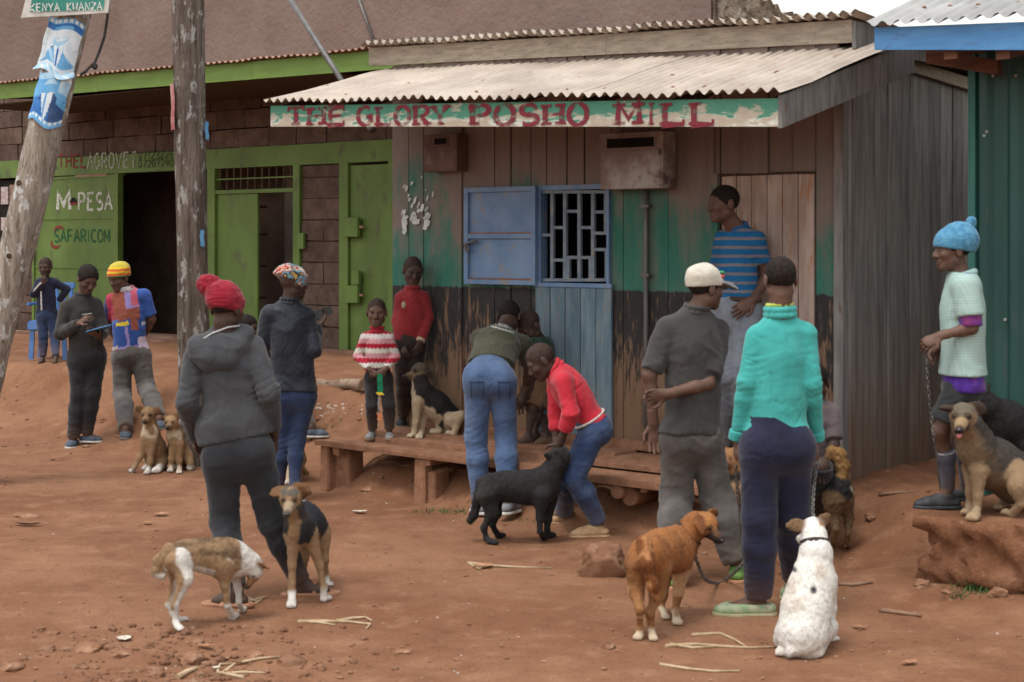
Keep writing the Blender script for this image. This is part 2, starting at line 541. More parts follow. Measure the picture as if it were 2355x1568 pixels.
def side_mat():
    t = NT('sooty_grey_board')
    v = t.pos('World', (9, 9, .8)); n = t.noise(v, 2.2, 5, .62); n2 = t.noise(t.pos('World', (22, 22, 3)), 2, 4)
    z = t.sep(t.pos('World'))[2]
    oi = t.new('ShaderNodeObjectInfo').outputs['Random']
    c = t.mix(t.step(n, .3, .7), (.190, .175, .168), (.340, .320, .305))
    c = t.mix(t.math('MULTIPLY', t.step(n2, .55, .7), .5), c, (.15, .115, .09))
    c = t.mix(t.math('MULTIPLY', t.step(t.math('MULTIPLY_ADD', n, .7, z), 1.9, .45), .8), c, (.23, .125, .072))
    k = t.math('MULTIPLY_ADD', oi, .4, .8); cc = t.new('ShaderNodeCombineColor')
    for i in range(3): t.l.new(k, cc.inputs[i])
    c = t.mix(1.0, c, cc.outputs[0], 'MULTIPLY')
    t.bump(n2, .4, .006)
    return t.fin(c, .85, .2)
M_SIDE = side_mat()
M_BOARD = surf('bare_fascia_board', (.24, .195, .150), (.36, .30, .235), 5, .85, .3, 26, (1.2, 6, 6), 5, .2, .3, .7, 'Object', .1, .004, (.16, .135, .115))
def sign_mat():
    t = NT('flaked_sign_board')
    v = t.pos('Object', (1.0, 1, 3.2))
    n = t.noise(v, 4.2, 6, .66, .4); n2 = t.noise(t.pos('Object', (3, 1, 12)), 6, 4, .65)
    base = t.mix(n2, (.33, .27, .20), (.50, .44, .36))
    white = t.mix(n2, (.50, .50, .44), (.68, .66, .58))
    green = t.mix(n2, (.050, .185, .125), (.10, .28, .20))
    z = t.sep(t.pos('Object'))[2]
    c = t.mix(t.step(n, .46, .54), base, white)
    gz_ = t.math('ADD', n, t.math('MULTIPLY', t.math('SUBTRACT', z, t.math('MULTIPLY_ADD', t.sep(t.pos('Object'))[0], -.0445, 2.46)), 1.6))
    c = t.mix(t.step(gz_, .50, .57), c, green)
    t.bump(n2, .3, .004)
    return t.fin(c, .8, .25)
M_SIGN = sign_mat()
M_RED = worn_paint('red_sign_paint', (.19, .028, .042), 9, .43, (1, 1, 2.0), .12)
def sheet_mat(name, c1, c2, rust, rough=.55, metal=.0, rs=.60):
    t = NT(name)
    v = t.pos('Object'); n = t.noise(v, 2.2, 5, .6); n2 = t.noise(t.pos('Object', (6, 1, 1)), 5, 4, .65); n3 = t.noise(v, 60, 3)
    oi = t.new('ShaderNodeObjectInfo').outputs['Random']
    c = t.mix(t.step(n, .3, .7), c1, c2)
    c = t.mix(t.math('MULTIPLY', t.step(n2, rs, rs + .14), .7), c, rust)
    c = t.mix(t.math('MULTIPLY', t.step(n3, .55, .8), .3), c, rust)
    k = t.math('MULTIPLY_ADD', oi, .22, .89); cc = t.new('ShaderNodeCombineColor')
    for i in range(3): t.l.new(k, cc.inputs[i])
    c = t.mix(1.0, c, cc.outputs[0], 'MULTIPLY')
    t.bump(n3, .08, .002)
    return t.fin(c, rough, .35, metal)
M_SHEET = sheet_mat('dusty_zinc_sheet', (.33, .270, .222), (.47, .395, .33), (.27, .185, .135), .65)
M_SHEET2 = sheet_mat('grey_zinc_sheet', (.27, .262, .252), (.39, .38, .365), (.30, .235, .19), .5, .1, .64)
M_RUST = sheet_mat('rusty_zinc_sheet', (.27, .145, .105), (.36, .21, .16), (.20, .09, .06), .7)
M_BLUEM = surf('blue_metal_paint', (.100, .185, .335), (.165, .255, .41), 4, .5, .06, 30, (1, 1, 1), 5, .4, .3, .7, 'Object', 0, .002, (.22, .215, .225))
M_BLUEP = surf('faded_blue_board', (.098, .155, .200), (.168, .226, .265), 3.0, .75, .3, 24, (5, 5, .8), 5, .25, .35, .65, 'World', .1, .004, (.185, .19, .185))
M_BLUEF = surf('blue_fascia_paint', (.075, .235, .510), (.11, .305, .60), 3, .6, .15, 30, (1, 4, 4), 5, .3, .3, .7, 'Object', 0, .003, (.10, .20, .42))
M_GRILLE = surf('pale_blue_grille_paint', (.14, .18, .235), (.21, .26, .31), 12, .6, .1, c3=(.28, .24, .21))
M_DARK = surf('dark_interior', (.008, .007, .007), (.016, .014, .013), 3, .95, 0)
M_METER = surf('brown_box_paint', (.105, .060, .050), (.155, .095, .080), 5, .7, .1, 40, (1, 1, 1), 5, .3, .35, .65, 'Object', 0, .003, (.20, .14, .12))
M_METER2 = surf('grey_box_paint', (.21, .155, .14), (.40, .38, .375), 2.4, .55, .08, 30, (1, 1, 1), 6, .35, .42, .62, 'Object', 0, .003, (.15, .095, .085))
M_PIPE = surf('dull_steel', (.085, .08, .078), (.16, .15, .145), 8, .5, .1, 40, (1, 1, .3), 4, .4, .3, .7, 'Object', 0, .002, metal=.3)
M_DOORP = surf('pinkish_door_board', (.33, .235, .195), (.47, .37, .32), 2.6, .8, .3, 22, (5, 5, .8), 5, .2, .35, .65, 'World', .12, .004, (.40, .20, .115))
M_GREEN = surf('lime_green_paint', (.082, .135, .026), (.120, .190, .040), 2.2, .6, .1, 24, (1, 1, .6), 5, .35, .3, .7, 'World', .06, .003, (.085, .105, .038))
M_GREENF = surf('lime_fascia_paint', (.125, .205, .040), (.160, .255, .055), 3, .6, .12, 30, (1, 4, 4), 5, .3, .3, .7, 'Object', 0, .003, (.13, .22, .05))
M_STONE = surf('dressed_stone_block', (.078, .048, .037), (.128, .086, .069), 5, .92, .6, 30, (1, 1, 1), 6, .15, .3, .7, 'World', .14, .012, (.075, .045, .034))
M_JOINT = surf('earth_mortar', (.06, .036, .027), (.09, .056, .042), 8, .95, .5, 40, bd=.01)
M_PLASTER = surf('dusty_brown_plaster', (.160, .114, .096), (.210, .154, .132), 1.1, .93, .5, 13, (1, 1, 1), 6, .12, .3, .7, 'World', 0, .03, (.19, .13, .108))
M_ROUGH = surf('rough_rubble_stone', (.115, .088, .062), (.285, .235, .185), 4.5, .95, 1.0, 9, (1, 1, 1), 7, .1, .35, .65, 'World', 0, .06, (.09, .065, .045))
M_CONC = surf('worn_step_cement', (.16, .085, .058), (.24, .14, .10), 4, .92, .3, 30, space='World')
M_TEAL = surf('dark_green_sheet', (.014, .056, .048), (.026, .083, .072), 1.6, .5, .05, 20, (3, 3, .5), 5, .35, .3, .7, 'World', 0, .002, (.05, .072, .070))
M_TEALT = surf('green_trim_paint', (.02, .11, .088), (.04, .155, .125), 4, .55, .05, 20, (3, 3, .5), 4, .35, .3, .7, 'World')
M_BEAM = surf('red_brown_beam', (.085, .035, .022), (.15, .065, .04), 5, .85, .3, 30, (1, 5, 5))
M_DECK = surf('earthy_deck_plank', (.205, .098, .056), (.30, .155, .095), 4, .9, .4, 26, (2.5, 2.5, 2.5), 5, .15, .3, .7, 'World', .12, .006, (.17, .08, .05))
M_WOODD = surf('dark_wood', (.045, .026, .018), (.085, .05, .034), 4, .85, .3, 24, (6, 6, 1))

# ------------------------------------------------------------------ the mill
D0 = 9.35                                   # its front wall
TL, TR = -9.09, -5.13
def roof_z(t): return 3.25 - .15 * (t + 9.23) / 4.26
mill = frame('posho_mill', TL, D0, .30, 'weathered plank mill shop with flaked painted name board and pale corrugated canopy', 'shop building')
zb = .30
w_t0, w_t1 = ft(1240, D0), ft(1405, D0)
w_z0, w_z1 = fz(1322, 657, D0), fz(1322, 425, D0)
d_t0, d_t1 = ft(1655, D0), ft(1876, D0)
d_z1 = fz(1760, 398, D0)
b_t0, b_t1 = ft(1237, D0), ft(1412, D0)
edges = [TL]
while edges[-1] < TR - .12: edges.append(edges[-1] + random.uniform(.15, .235))
edges[-1] = TR
edges = [e for e in edges if not (w_t0 - .07 < e < w_t0 + .07 or w_t1 - .07 < e < w_t1 + .07 or d_t0 - .07 < e < d_t0 + .07 or d_t1 - .07 < e < d_t1 + .07)]
edges = sorted(edges + [w_t0, w_t1, d_t0, d_t1])
for a, b in zip(edges, edges[1:]):
    g = random.uniform(.0015, .006); m = (a + b) / 2; dd = D0 + random.uniform(-.010, .008)
    ztop = roof_z(m) + .02
    segs = [(zb, ztop)]
    if w_t0 - .01 < m < w_t1 + .01: segs = [(zb, w_z0), (w_z1, ztop)]
    elif d_t0 - .01 < m < d_t1 + .01: segs = [(d_z1, ztop)]
    for z0, z1 in segs:
        box(mill, 'wall_plank', a + g, b - g, dd, dd + .022, z0, z1, M_MILL, jit=.002)
# battens nailed over some joints
for px in (1062, 1640):
    t = ft(px, D0); box(mill, 'batten', t - .018, t + .018, D0 - .026, D0 - .007, zb + .2, roof_z(t), M_MILL, jit=.003)
box(mill, 'corner_post', TR - .015, TR + .05, D0 - .03, D0 + .05, .25, roof_z(TR) - .05, M_GREY, jit=.004)
# added black sheet that puts the room's shade into colour; other walls, floor
box(mill, 'dark_back_sheet', TL + .03, TR - .03, D0 + .9, D0 + .92, zb, 3.0, M_DARK)
box(mill, 'side_wall', TL, TL + .03, D0 + .024, D0 + 2.7, zb, 3.14, M_SIDE)
box(mill, 'rear_wall', TL + .03, TR, D0 + 2.7, D0 + 2.73, zb, 3.06, M_SIDE)
e = D0 + .052
while e < D0 + 2.6:
    w = random.uniform(.13, .20); o = random.uniform(-.006, .006)
    box(mill, 'side_plank', TR - .024 + o, TR + o, e + .003, min(e + w, D0 + 2.7) - .003, .22, 3.06, M_SIDE, jit=.002)
    e += w
# door on the right
dl = mesh('door', [mill.loc(d_t0 + .012, D0 + .03, zb + .12), mill.loc(d_t1 - .012, D0 + .03, zb + .12), mill.loc(d_t1 - .012, D0 + .03, d_z1 - .012), mill.loc(d_t0 + .012, D0 + .03, d_z1 - .012)], [(0, 1, 2, 3)], M_WOODD, mill.root)
for i in range(6):
    a = d_t0 + .012 + (d_t1 - d_t0 - .024) * i / 6; b = d_t0 + .012 + (d_t1 - d_t0 - .024) * (i + 1) / 6
    box(mill, 'plank', a + .004, b - .004, D0 - .002, D0 + .024, zb + .12, d_z1 - .014, M_DOORP, dl, jit=.002)
box(mill, 'door_jamb', d_t0 - .05, d_t0 - .004, D0 - .03, D0 - .008, zb + .1, d_z1 + .01, M_MILL, jit=.003)
box(mill, 'door_head', d_t0, d_t1, D0 - .008, D0 + .02, d_z1 - .012, d_z1 + .004, M_WOODD)
# blue board under the window
n = 5
for i in range(n):
    a = b_t0 + (b_t1 - b_t0) * i / n; b = b_t0 + (b_t1 - b_t0) * (i + 1) / n
    box(mill, 'blue_plank', a + .003, b - .003, D0 - .034, D0 - .010, .46, w_z0 - .012, M_BLUEP, jit=.003)
box(mill, 'blue_rail', b_t0 - .005, b_t1 + .005, D0 - .044, D0 - .02, w_z0 - .01, w_z0 + .02, M_BLUEM)
# window: frame, welded grille, dark room behind
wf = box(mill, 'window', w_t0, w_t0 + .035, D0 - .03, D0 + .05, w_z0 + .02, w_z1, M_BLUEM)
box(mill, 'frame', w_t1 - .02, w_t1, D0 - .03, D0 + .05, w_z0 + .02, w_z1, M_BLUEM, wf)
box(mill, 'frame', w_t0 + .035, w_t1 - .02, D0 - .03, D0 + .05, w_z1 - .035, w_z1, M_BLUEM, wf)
def gpt(gx_, gy_):    # sighted in a close view of the grille (1500..2600 x 500..1250 source at 2.0909)
    return fd((1500 + gx_ / 2.0909) / 1.74, (500 + gy_ / 2.0909) / 1.74, D0)
def gbar(x0, y0, x1, y1, w=12):
    (ta, za), (tb, zb_) = gpt(x0, y0), gpt(x1, y1)
    hw = .011
    if abs(x1 - x0) > abs(y1 - y0):
        box(mill, 'grille_bar', ta, tb, D0 - .012, D0 + .006, (za - hw, zb_ - hw), (za + hw, zb_ + hw), M_GRILLE, wf)
    else:
        tm = (ta + tb) / 2
        box(mill, 'grille_bar', tm - .014, tm + .014, D0 - .015, D0 + .009, zb_, za, M_GRILLE, wf)
for x, y0, y1 in ((1485, 560, 1290), (1592, 560, 1290), (1712, 560, 1110), (1826, 560, 1300), (1936, 560, 900), (1618, 1120, 1290), (1712, 1120, 1290), (1942, 1040, 1300), (1806, 1120, 1290)):
    gbar(x, y0, x + (8 if x < 1900 else 4), y1)
for x0, x1, y in ((1395, 1960, 560), (1405, 1485, 920), (1490, 1595, 858), (1600, 1712, 722), (1715, 1826, 858), (1830, 1950, 728), (1830, 1950, 905), (1490, 1610, 1130), (1600, 1830, 1108), (1835, 1965, 1042), (1410, 1975, 1296)):
    gbar(x0, y, x1, y)
# shutter folded back on the wall
s_t0, s_t1 = ft(1072, D0 - .04), ft(1236, D0 - .04); s_z0, s_z1 = fz(1155, 654, D0 - .04), fz(1155, 430, D0 - .04)
sh = box(mill, 'shutter', s_t0 + .03, s_t1 - .03, D0 - .045, D0 - .03, s_z0 + .03, s_z1 - .03, M_BLUEM)
for a, b, c, d_ in ((s_t0, s_t0 + .04, s_z0, s_z1), (s_t1 - .04, s_t1, s_z0, s_z1)):
    box(mill, 'shutter_frame', a, b, D0 - .07, D0 - .028, c, d_, M_BLUEM, sh)
for z in (s_z0, (s_z0 + s_z1) / 2 - .02, s_z1 - .035):
    box(mill, 'shutter_frame', s_t0 + .04, s_t1 - .04, D0 - .068, D0 - .03, z, z + .035, M_BLUEM, sh)
for z in (s_z0 + .0365, (s_z0 + s_z1) / 2 + .0165):
    box(mill, 'dust_line', s_t0 + .05, s_t1 - .05, D0 - .062, D0 - .046, z, z + .010, M_DECK, sh)
zl = (s_z0 + s_z1) / 2 - .06
tube('bolt', [Vector(mill.loc(s_t0 + .02 + x, D0 - .082, zl + zz)) for x, zz in ((0, -.03), (.0, 0), (.05, .01), (.13, .02))], .009, M_PIPE, sh, 8)
tube('padlock', [Vector(mill.loc(s_t0 + .045 + x, D0 - .088, zl + zz)) for x, zz in ((0, .0), (-.015, -.03), (0, -.06), (.02, -.05), (.018, -.01))], .008, M_PIPE, sh, 8)
# name board, canopy and roof
DS = D0 - 1.2
c_t0, c_t1 = ft(622, DS), ft(1790, DS)
cz = lambda t: (2.89 + (2.70 - 2.89) * (t - c_t0) / (c_t1 - c_t0))
sb = lambda t: (fz(622, 291, DS) + (fz(1790, 291, DS) - fz(622, 291, DS)) * (t - c_t0) / (c_t1 - c_t0))
name_board = None
cuts = [c_t0, c_t0 + (c_t1 - c_t0) * .475, c_t1]
for k in range(2):
    a, b = cuts[k] + .003 * k, cuts[k + 1]
    o = box(mill, 'name_board', a, b, DS, DS + .028, (sb(a), sb(b)), (cz(a) - .02, cz(b) - .02), M_SIGN)
def sign_cells(s, x0, x1):
    c = word_px(s, x0, x1, 233, 289, DS, .22)
    out = []
    for ch, ta, tb, z0, z1 in c:
        m = (ta + tb) / 2
        out.append((ch, ta, tb, sb(m) + .012, cz(m) - .035))
    return out
for s, x0, x1 in (('THE', 662, 795), ('GLORY', 822, 1030), ('POSHO', 1082, 1352), ('MILL', 1418, 1645)):
    lettering(mill, 'lettering', sign_cells(s, x0, x1), DS - .003, M_RED, .27, .12, True)
def corrugated(fr, name, ta, tb, front, back, mat, pitch=.0855, amp=.016, rows=4, thick=True, parent=None, ph=0.0, sub=6):
    """front(t)/back(t) -> (d, z); waves run along t"""
    n = max(int((tb - ta) / pitch * sub), 4)
    vs, fs = [], []
    for i in range(n + 1):
        t = ta + (tb - ta) * i / n
        w = amp * math.sin(2 * math.pi * (t + ph) / pitch)
        (d0, z0), (d1, z1) = front(t), back(t)
        for r in range(rows + 1):
            u = r / rows
            vs.append(fr.loc(t, d0 + (d1 - d0) * u, z0 + (z1 - z0) * u + w + .006 * math.sin(t * 4.7 + 2.3 * r + ph) + .004 * math.sin(t * 11.3 + 1.7 * r)))
    for i in range(n):
        for r in range(rows):
            p = i * (rows + 1) + r
            fs.append((p, p + rows + 1, p + rows + 2, p + 1))
    return mesh(name, vs, fs, mat, parent or fr.root, True)
bk_t0, bk_t1 = ft(868, D0 + .02), ft(1992, D0 + .12)
def front_pt(t):
    return (DS - .05, cz(t) + .012)
def back_pt(t): return (D0 + .12, roof_z(t) + .012)
ns = 6
st0, st1 = c_t0 - .02, c_t1 + .05
for k in range(ns):
    a = st0 + (st1 - st0) * k / ns; b = st0 + (st1 - st0) * (k + 1) / ns + .04
    lift = .003 * (k % 2) + random.uniform(0, .003)
    corrugated(mill, 'canopy_sheet', a, min(b, st1), lambda t, l=lift: (front_pt(t)[0], front_pt(t)[1] + l), lambda t, l=lift: (back_pt(t)[0], back_pt(t)[1] + l), M_SHEET)
# nail heads on the front rafters line
nv = []
for k in range(16):
    t = st0 + .15 + k * (st1 - st0 - .2) / 16 + random.uniform(-.05, .05)
    d = DS + .10 if k % 3 else DS + .5
    u = (d - front_pt(t)[0]) / (back_pt(t)[0] - front_pt(t)[0])
    z = front_pt(t)[1] * (1 - u) + back_pt(t)[1] * u + .012
    tube('roof_nail', [Vector(mill.loc(t, d, z - .004)), Vector(mill.loc(t, d, z + .006))], [.016, .008], M_RUST, mill.root, 8)
# soffit battens and rafters below the canopy
for t in np.linspace(c_t0 + .05, c_t1 - .05, 7):
    f, b = (DS + .03, cz(t) - .10), (D0 - .008, roof_z(t) - .10)
    vs = [mill.loc(t + s, d, z + h) for s in (-.025, .025) for (d, z) in (f, b) for h in (0, .08)]
    fix_normals(mesh('rafter', vs, BOXF, M_WOODD, mill.root))
# rake board on the right end
prt = c_t1 + .002
rk = [(DS - .01, sb(c_t1) - .01), (DS - .01, cz(c_t1) - .005), (D0 + .45, roof_z(TR) + .06), (D0 + .45, roof_z(TR) - .15)]
vs = [mill.loc(prt + s, d, z) for s in (0, .026) for d, z in rk]
fix_normals(mesh('rake_board', vs, [(0, 1, 2, 3), (7, 6, 5, 4), (0, 4, 5, 1), (1, 5, 6, 2), (2, 6, 7, 3), (3, 7, 4, 0)], M_GREY, mill.root))
# upper fascia and roof
fa0, fa1 = ft(864, D0 + .05), ft(1972, D0 + .05)
for k in range(2):
    a = fa0 + (fa1 - fa0) * (.55 * k) + .003 * k; b = fa0 + (fa1 - fa0) * (.55 if k == 0 else 1)
    box(mill, 'fascia_board', a, b, D0 - .03, D0 - .004, (roof_z(a) + .02, roof_z(b) + .02), (roof_z(a) + .165, roof_z(b) + .165), M_BOARD, jit=.002)
box(mill, 'fascia_return', fa1 + .003, fa1 + .027, D0 - .03, D0 + 2.9, roof_z(fa1) - .02, roof_z(fa1) + .155, M_GREY)
for k in range(5):
    a = fa0 - .03 + (fa1 - fa0 + .09) * k / 5; b = fa0 - .03 + (fa1 - fa0 + .09) * (k + 1) / 5
    for lay in (0, 1):
        zz = .19 + .018 * lay + .004 * (k % 2)
        corrugated(mill, 'roof_sheet', a, b + .03, lambda t, z=zz, l=lay: (D0 - .10 + .05 * l, roof_z(t) + z), lambda t, z=zz: (D0 + 2.9, roof_z(t) + z - .22), M_SHEET, ph=.043 * lay)
fix_normals(mesh('side_trim', [mill.loc(TR + x_, d_, z_ + h_) for d_, z_ in ((D0 + .46, 3.05), (D0 + 2.4, 2.93)) for x_ in (.03, .05) for h_ in (0, .085)], BOXF, M_BOARD, mill.root))

# meter boxes and pipe on the front wall
def meter(px0, px1, py0, py1, dep, mat, label, slot):
    d = D0 - .012
    t0, t1 = ft(px0, d - dep), ft(px1, d - dep)
    z0, z1 = fz((px0 + px1) / 2, py1, d - dep), fz((px0 + px1) / 2, py0, d - dep)
    f = frame('meter_box', (t0 + t1) / 2, d, z0, label, 'meter box')
    w = .012
    box(f, 'body', t0, t1, d - dep, d, z0, z1, mat, bev=.004)
    sx0, sx1, sy0, sy1 = slot
    a, b = ft(sx0, d - dep), ft(sx1, d - dep); zz0, zz1 = fz((sx0 + sx1) / 2, sy1, d - dep), fz((sx0 + sx1) / 2, sy0, d - dep)
    box(f, 'reading_window', a, b, d - dep - .002, d - dep + .02, zz0, zz1, M_DARK)
    for (q0, q1, q2, q3) in ((a - .012, b + .012, zz1, zz1 + .012), (a - .012, b + .012, zz0 - .012, zz0), (a - .012, a, zz0, zz1), (b, b + .012, zz0, zz1)):
        box(f, 'window_rim', q0, q1, d - dep - .007, d - dep + .003, q2, q3, mat)
    box(f, 'door_panel', t0 + .015, t1 - .015, d - dep - .004, d - dep + .002, z0 + .015, zz0 - .02, mat, bev=.002)
    return f, t0, t1, z0, z1
meter(973, 1050, 308, 394, .13, M_METER, 'small brown box with a dark slot high on the plank wall', (1000, 1028, 318, 332))
f2, mt0, mt1, mz0, mz1 = meter(1380, 1524, 304, 434, .16, M_METER2, 'large scratched grey and brown meter box above the barred window', (1396, 1505, 317, 339))
tube('latch', [Vector(f2.loc(mt1 - .02, D0 - .18, mz1 - .13)), Vector(f2.loc(mt1 - .02, D0 - .185, mz1 - .165))], .008, M_PIPE, f2.root, 8)
pt, pz = ft(1486, D0 - .03), mz0
pf = frame('service_pipe', pt, D0 - .03, .45, 'thin upright steel pipe running down the wall below the large meter box', 'pipe')
tube('pipe', [Vector(pf.loc(pt, D0 - .035, z)) for z in np.linspace(.45, mz0, 6)], .017, M_PIPE, pf.root, 10)
for z in (1.05, 1.62, 2.1):
    box(pf, 'bracket', pt - .035, pt + .035, D0 - .056, D0 - .012, z, z + .02, M_PIPE)
# torn paper remnants on the green paint
M_PAPER = surf('torn_white_paper', (.42, .45, .45), (.62, .64, .63), 30, .9, .1)
pr = frame('paper_remnant', ft(955, D0), D0 - .012, 1.9, 'torn flakes of old white poster stuck on the green plank wall', 'poster remnant')
vs, fs = [], []
for k in range(46):
    u = random.random(); px = 925 + 72 * random.random(); py = 405 + 125 * u ** .7
    if px > 960 and py < 430 and random.random() < .6: continue
    t, z = fd(px, py, D0 - .01); w = random.uniform(.008, .028) * (.6 + u); h = random.uniform(.012, .05) * (.5 + u)
    i = len(vs); m = random.randint(5, 7)
    for a in range(m):
        an = 2 * math.pi * a / m; r = random.uniform(.5, 1.1)
        vs.append(pr.loc(t + w * r * math.cos(an) + .3 * h * math.sin(an), D0 - .0105 - .0004 * (k % 8), z + h * r * math.sin(an)))
    fs.append(tuple(range(i, i + m)))
mesh('paper_flakes', vs, fs, M_PAPER, pr.root)['kind'] = 'stuff'

# ------------------------------------------------------------------ plank deck before the mill
DF = 8.50
k_t0, k_t1 = ft(722, DF), -5.02
deck = frame('plank_deck', (k_t0 + k_t1) / 2, (DF + D0) / 2, .0, 'low earth-stained plank deck on timber blocks along the mill front', 'deck')
rows = [(DF, DF + .27), (DF + .276, DF + .53), (DF + .536, D0 - .05)]
deck_z = lambda d: .365 + .055 * (d - 8.5) / .85
for i, (a, b) in enumerate(rows):
    cut = [k_t0 + (.28 if i == 1 else .06 * i), ft(1262 + 20 * i, DF), k_t1 - (.0 if i else .05)]
    for j in range(2):
        dz = random.uniform(-.012, .006) - (.03 if (i == 0 and j == 1) else 0)
        box(deck, 'deck_plank', cut[j] + .004 * j, cut[j + 1], a, b, (deck_z(a) - .034 + dz, deck_z(a) - .034 + dz + random.uniform(-.010, .010)), (deck_z((a + b) / 2) + dz, deck_z((a + b) / 2) + dz), M_DECK, jit=.010)
box(deck, 'wall_plate', TL + .3, k_t1, D0 - .05, D0 - .014, .41, .48, M_DECK, jit=.006)
def stump(px, d, w, z1, name='support_block', dep=.16):
    t = ft(px, d)
    o = box(deck, name, t - w / 2, t + w / 2, d, d + dep, -.03, z1, M_DECK, jit=.02, bev=.012)
stump(775, DF + .10, .26, .31); stump(745, DF + .03, .09, .33)
stump(962, DF + .02, .10, .33, dep=.08); stump(985, DF + .05, .13, .24)
stump(1200, DF + .3, .2, .33)
for px, d, r, z in ((1423, DF + .05, .05, .29), (1452, DF + .10, .065, .26)):
    t = ft(px, d)
    o = tube('support_log', [Vector(deck.loc(t, d + x, z - .04 + .02 * x)) for x in (-.03, .0, .35)], [r * .9, r, r], M_DECK, deck.root, 12)
for t in np.linspace(k_t0 + .2, k_t1 - .1, 5):
    box(deck, 'cross_bearer', t - .03, t + .03, DF + .03, D0 - .06, .27, .328, M_DECK, jit=.008)

# ------------------------------------------------------------------ green shop row behind
DA = 13.1
ar = frame('agrovet_shop', -15.5, DA, .58, 'lime green stone shop row with painted shop names and dark open doorway', 'shop building')
fl = .60
zl0, zl1 = 2.79, 3.01                        # lintel band
zd = 2.74                                    # door head
ae = -12.55                                  # right end against the mill
aw = ft(-60, DA)                             # left end out of view
P = lambda px: ft(px, DA)
box(ar, 'plinth', aw, ae, DA - .22, DA + .3, .3, fl + .045, M_CONC, jit=.004)
box(ar, 'wall_core', aw, ae, DA + .28, DA + .32, zd + .05, 3.9, M_JOINT)
box(ar, 'rear_wall', aw, ft(1632, DA) - .1, DA + 3.0, DA + 3.1, .3, 3.9, M_JOINT)
box(ar, 'ceiling', aw, ae, DA + .05, DA + 3.0, 3.02, 3.06, M_DARK)
box(ar, 'room_back', aw + .2, P(498), DA + 1.5, DA + 1.52, .6, 3.0, surf('brown_room_wall', (.10, .065, .05), (.16, .11, .085), 3))
box(ar, 'room_back', P(500), ae, DA + 1.1, DA + 1.12, .6, 3.0, surf('grey_room_plaster', (.20, .16, .14), (.28, .23, .2), 3))
box(ar, 'soffit', ft(-60, DA - 1.4), ae + .3, DA - 1.44, DA - .02, 3.60, 3.615, M_WOODD)
lint = box(ar, 'lintel_band', aw, ae, DA - .03, DA + .1, zd + .03, zl1, M_GREEN, jit=.002)
# stone courses above the lintel
zc = zl1 + .004; row = 0
while zc < 3.78:
    h = .235; t = ae - (.0 if row % 2 else .27)
    if row % 2 == 0: box(ar, 'stone_block', t + .006, ae - .004, DA + random.uniform(-.012, .008), DA + .2, zc, zc + h - .012, M_STONE, jit=.006)
    while t > ft(0, DA) - .4:
        w = random.uniform(.46, .58)
        box(ar, 'stone_block', t - w + .006, t - .006, DA + random.uniform(-.012, .008), DA + .2, zc, zc + h - .012, M_STONE, jit=.006)
        t -= w
    zc += h; row += 1
def pier(a, b, nm=None):
    z = fl + .05; r = 0
    box(ar, 'pier_core', a + .01, b - .01, DA + .02, DA + .16, fl, zd + .03, M_JOINT)
    while z < zd - .02:
        h = min(.247, zd + .028 - z)
        ws = [a, b] if r % 2 == 0 or b - a < .35 else [a, a + (b - a) * .55, b]
        for p, q_ in zip(ws, ws[1:]):
            box(ar, 'stone_block', p + .004, q_ - .004, DA + random.uniform(-.014, .004), DA + .14, z, z + h - .014, M_STONE, jit=.006)
        z += h; r += 1
pier(P(695), P(786))
pier(aw, P(-2)); pier(P(40), P(80))
# window with goods at the far left
box(ar, 'shop_window', P(-2), P(40), DA + .02, DA + .04, 1.5, zd, M_DARK)
box(ar, 'window_apron', P(-2), P(40), DA - .02, DA + .1, fl, 1.49, M_GREEN)
gm = [surf('pale_goods', (.3, .22, .22), (.5, .42, .4), 20, .7, 0), surf('brown_goods', (.16, .1, .07), (.3, .2, .15), 20, .7, 0)]
for k, (a, b, c, d_) in enumerate(((2, 18, 430, 470), (22, 36, 425, 470), (2, 16, 500, 530), (20, 36, 497, 530))):
    box(ar, 'goods_packet', P(a), P(b), DA + .0, DA + .018, fz(a, d_, DA), fz(a, c, DA), gm[k % 2])
# shutter door with painted words
s0, s1 = P(80), P(272)
zt = fz(180, 408, DA)
mp = box(ar, 'painted_door', s0, s1, DA - .01, DA + .02, fl + .05, zt, M_GREEN)
box(ar, 'door_head', s0 - .03, s1 + .03, DA + .004, DA + .1, zt + .002, zd + .028, M_GREEN)
box(ar, 'end_wall', aw, aw + .15, DA + .33, DA + 2.99, .3, 3.9, M_JOINT)
fr_ = [(s0 - .02, s0 + .03, fl + .05, zt), (s1 - .03, s1 + .035, fl + .05, zd + .03)]
for a, b, c, d_ in fr_: box(ar, 'door_frame', a, b, DA - .035, DA + .05, c, d_, M_GREEN)
for py in (408, 502, 615, 700):
    z = fz(180, py, DA); box(ar, 'door_rail', s0 + .035, s1 - .035, DA - .02, DA - .008, z - .012, z + .012, M_GREEN, mp)
M_WP = worn_paint('white_letter_paint', (.50, .50, .44), 20, .40, soft=.12)
M_DG = worn_paint('green_letter_paint', (.018, .10, .045), 20, .38, soft=.12)
M_RP = worn_paint('dark_red_letter_paint', (.20, .03, .03), 18, .40, soft=.12)
M_WP2 = worn_paint('chalky_letter_paint', (.34, .35, .29), 14, .42, soft=.12)
M_DK = worn_paint('dull_letter_paint', (.05, .075, .035), 16, .42, soft=.12)
LD = DA - .014
lettering(ar, 'lettering', word_px('M', 131, 162, 444, 482, LD) + word_px('PESA', 180, 258, 444, 482, LD, .3), LD, M_WP, .24, parent=mp, jit=.003)
dot = [fd(169 + 9 * math.cos(a), 465 + 9.5 * math.sin(a) - (3 if abs(math.sin(a)) > .9 else 0), LD) for a in np.linspace(0, 2 * math.pi, 9)[:-1]]
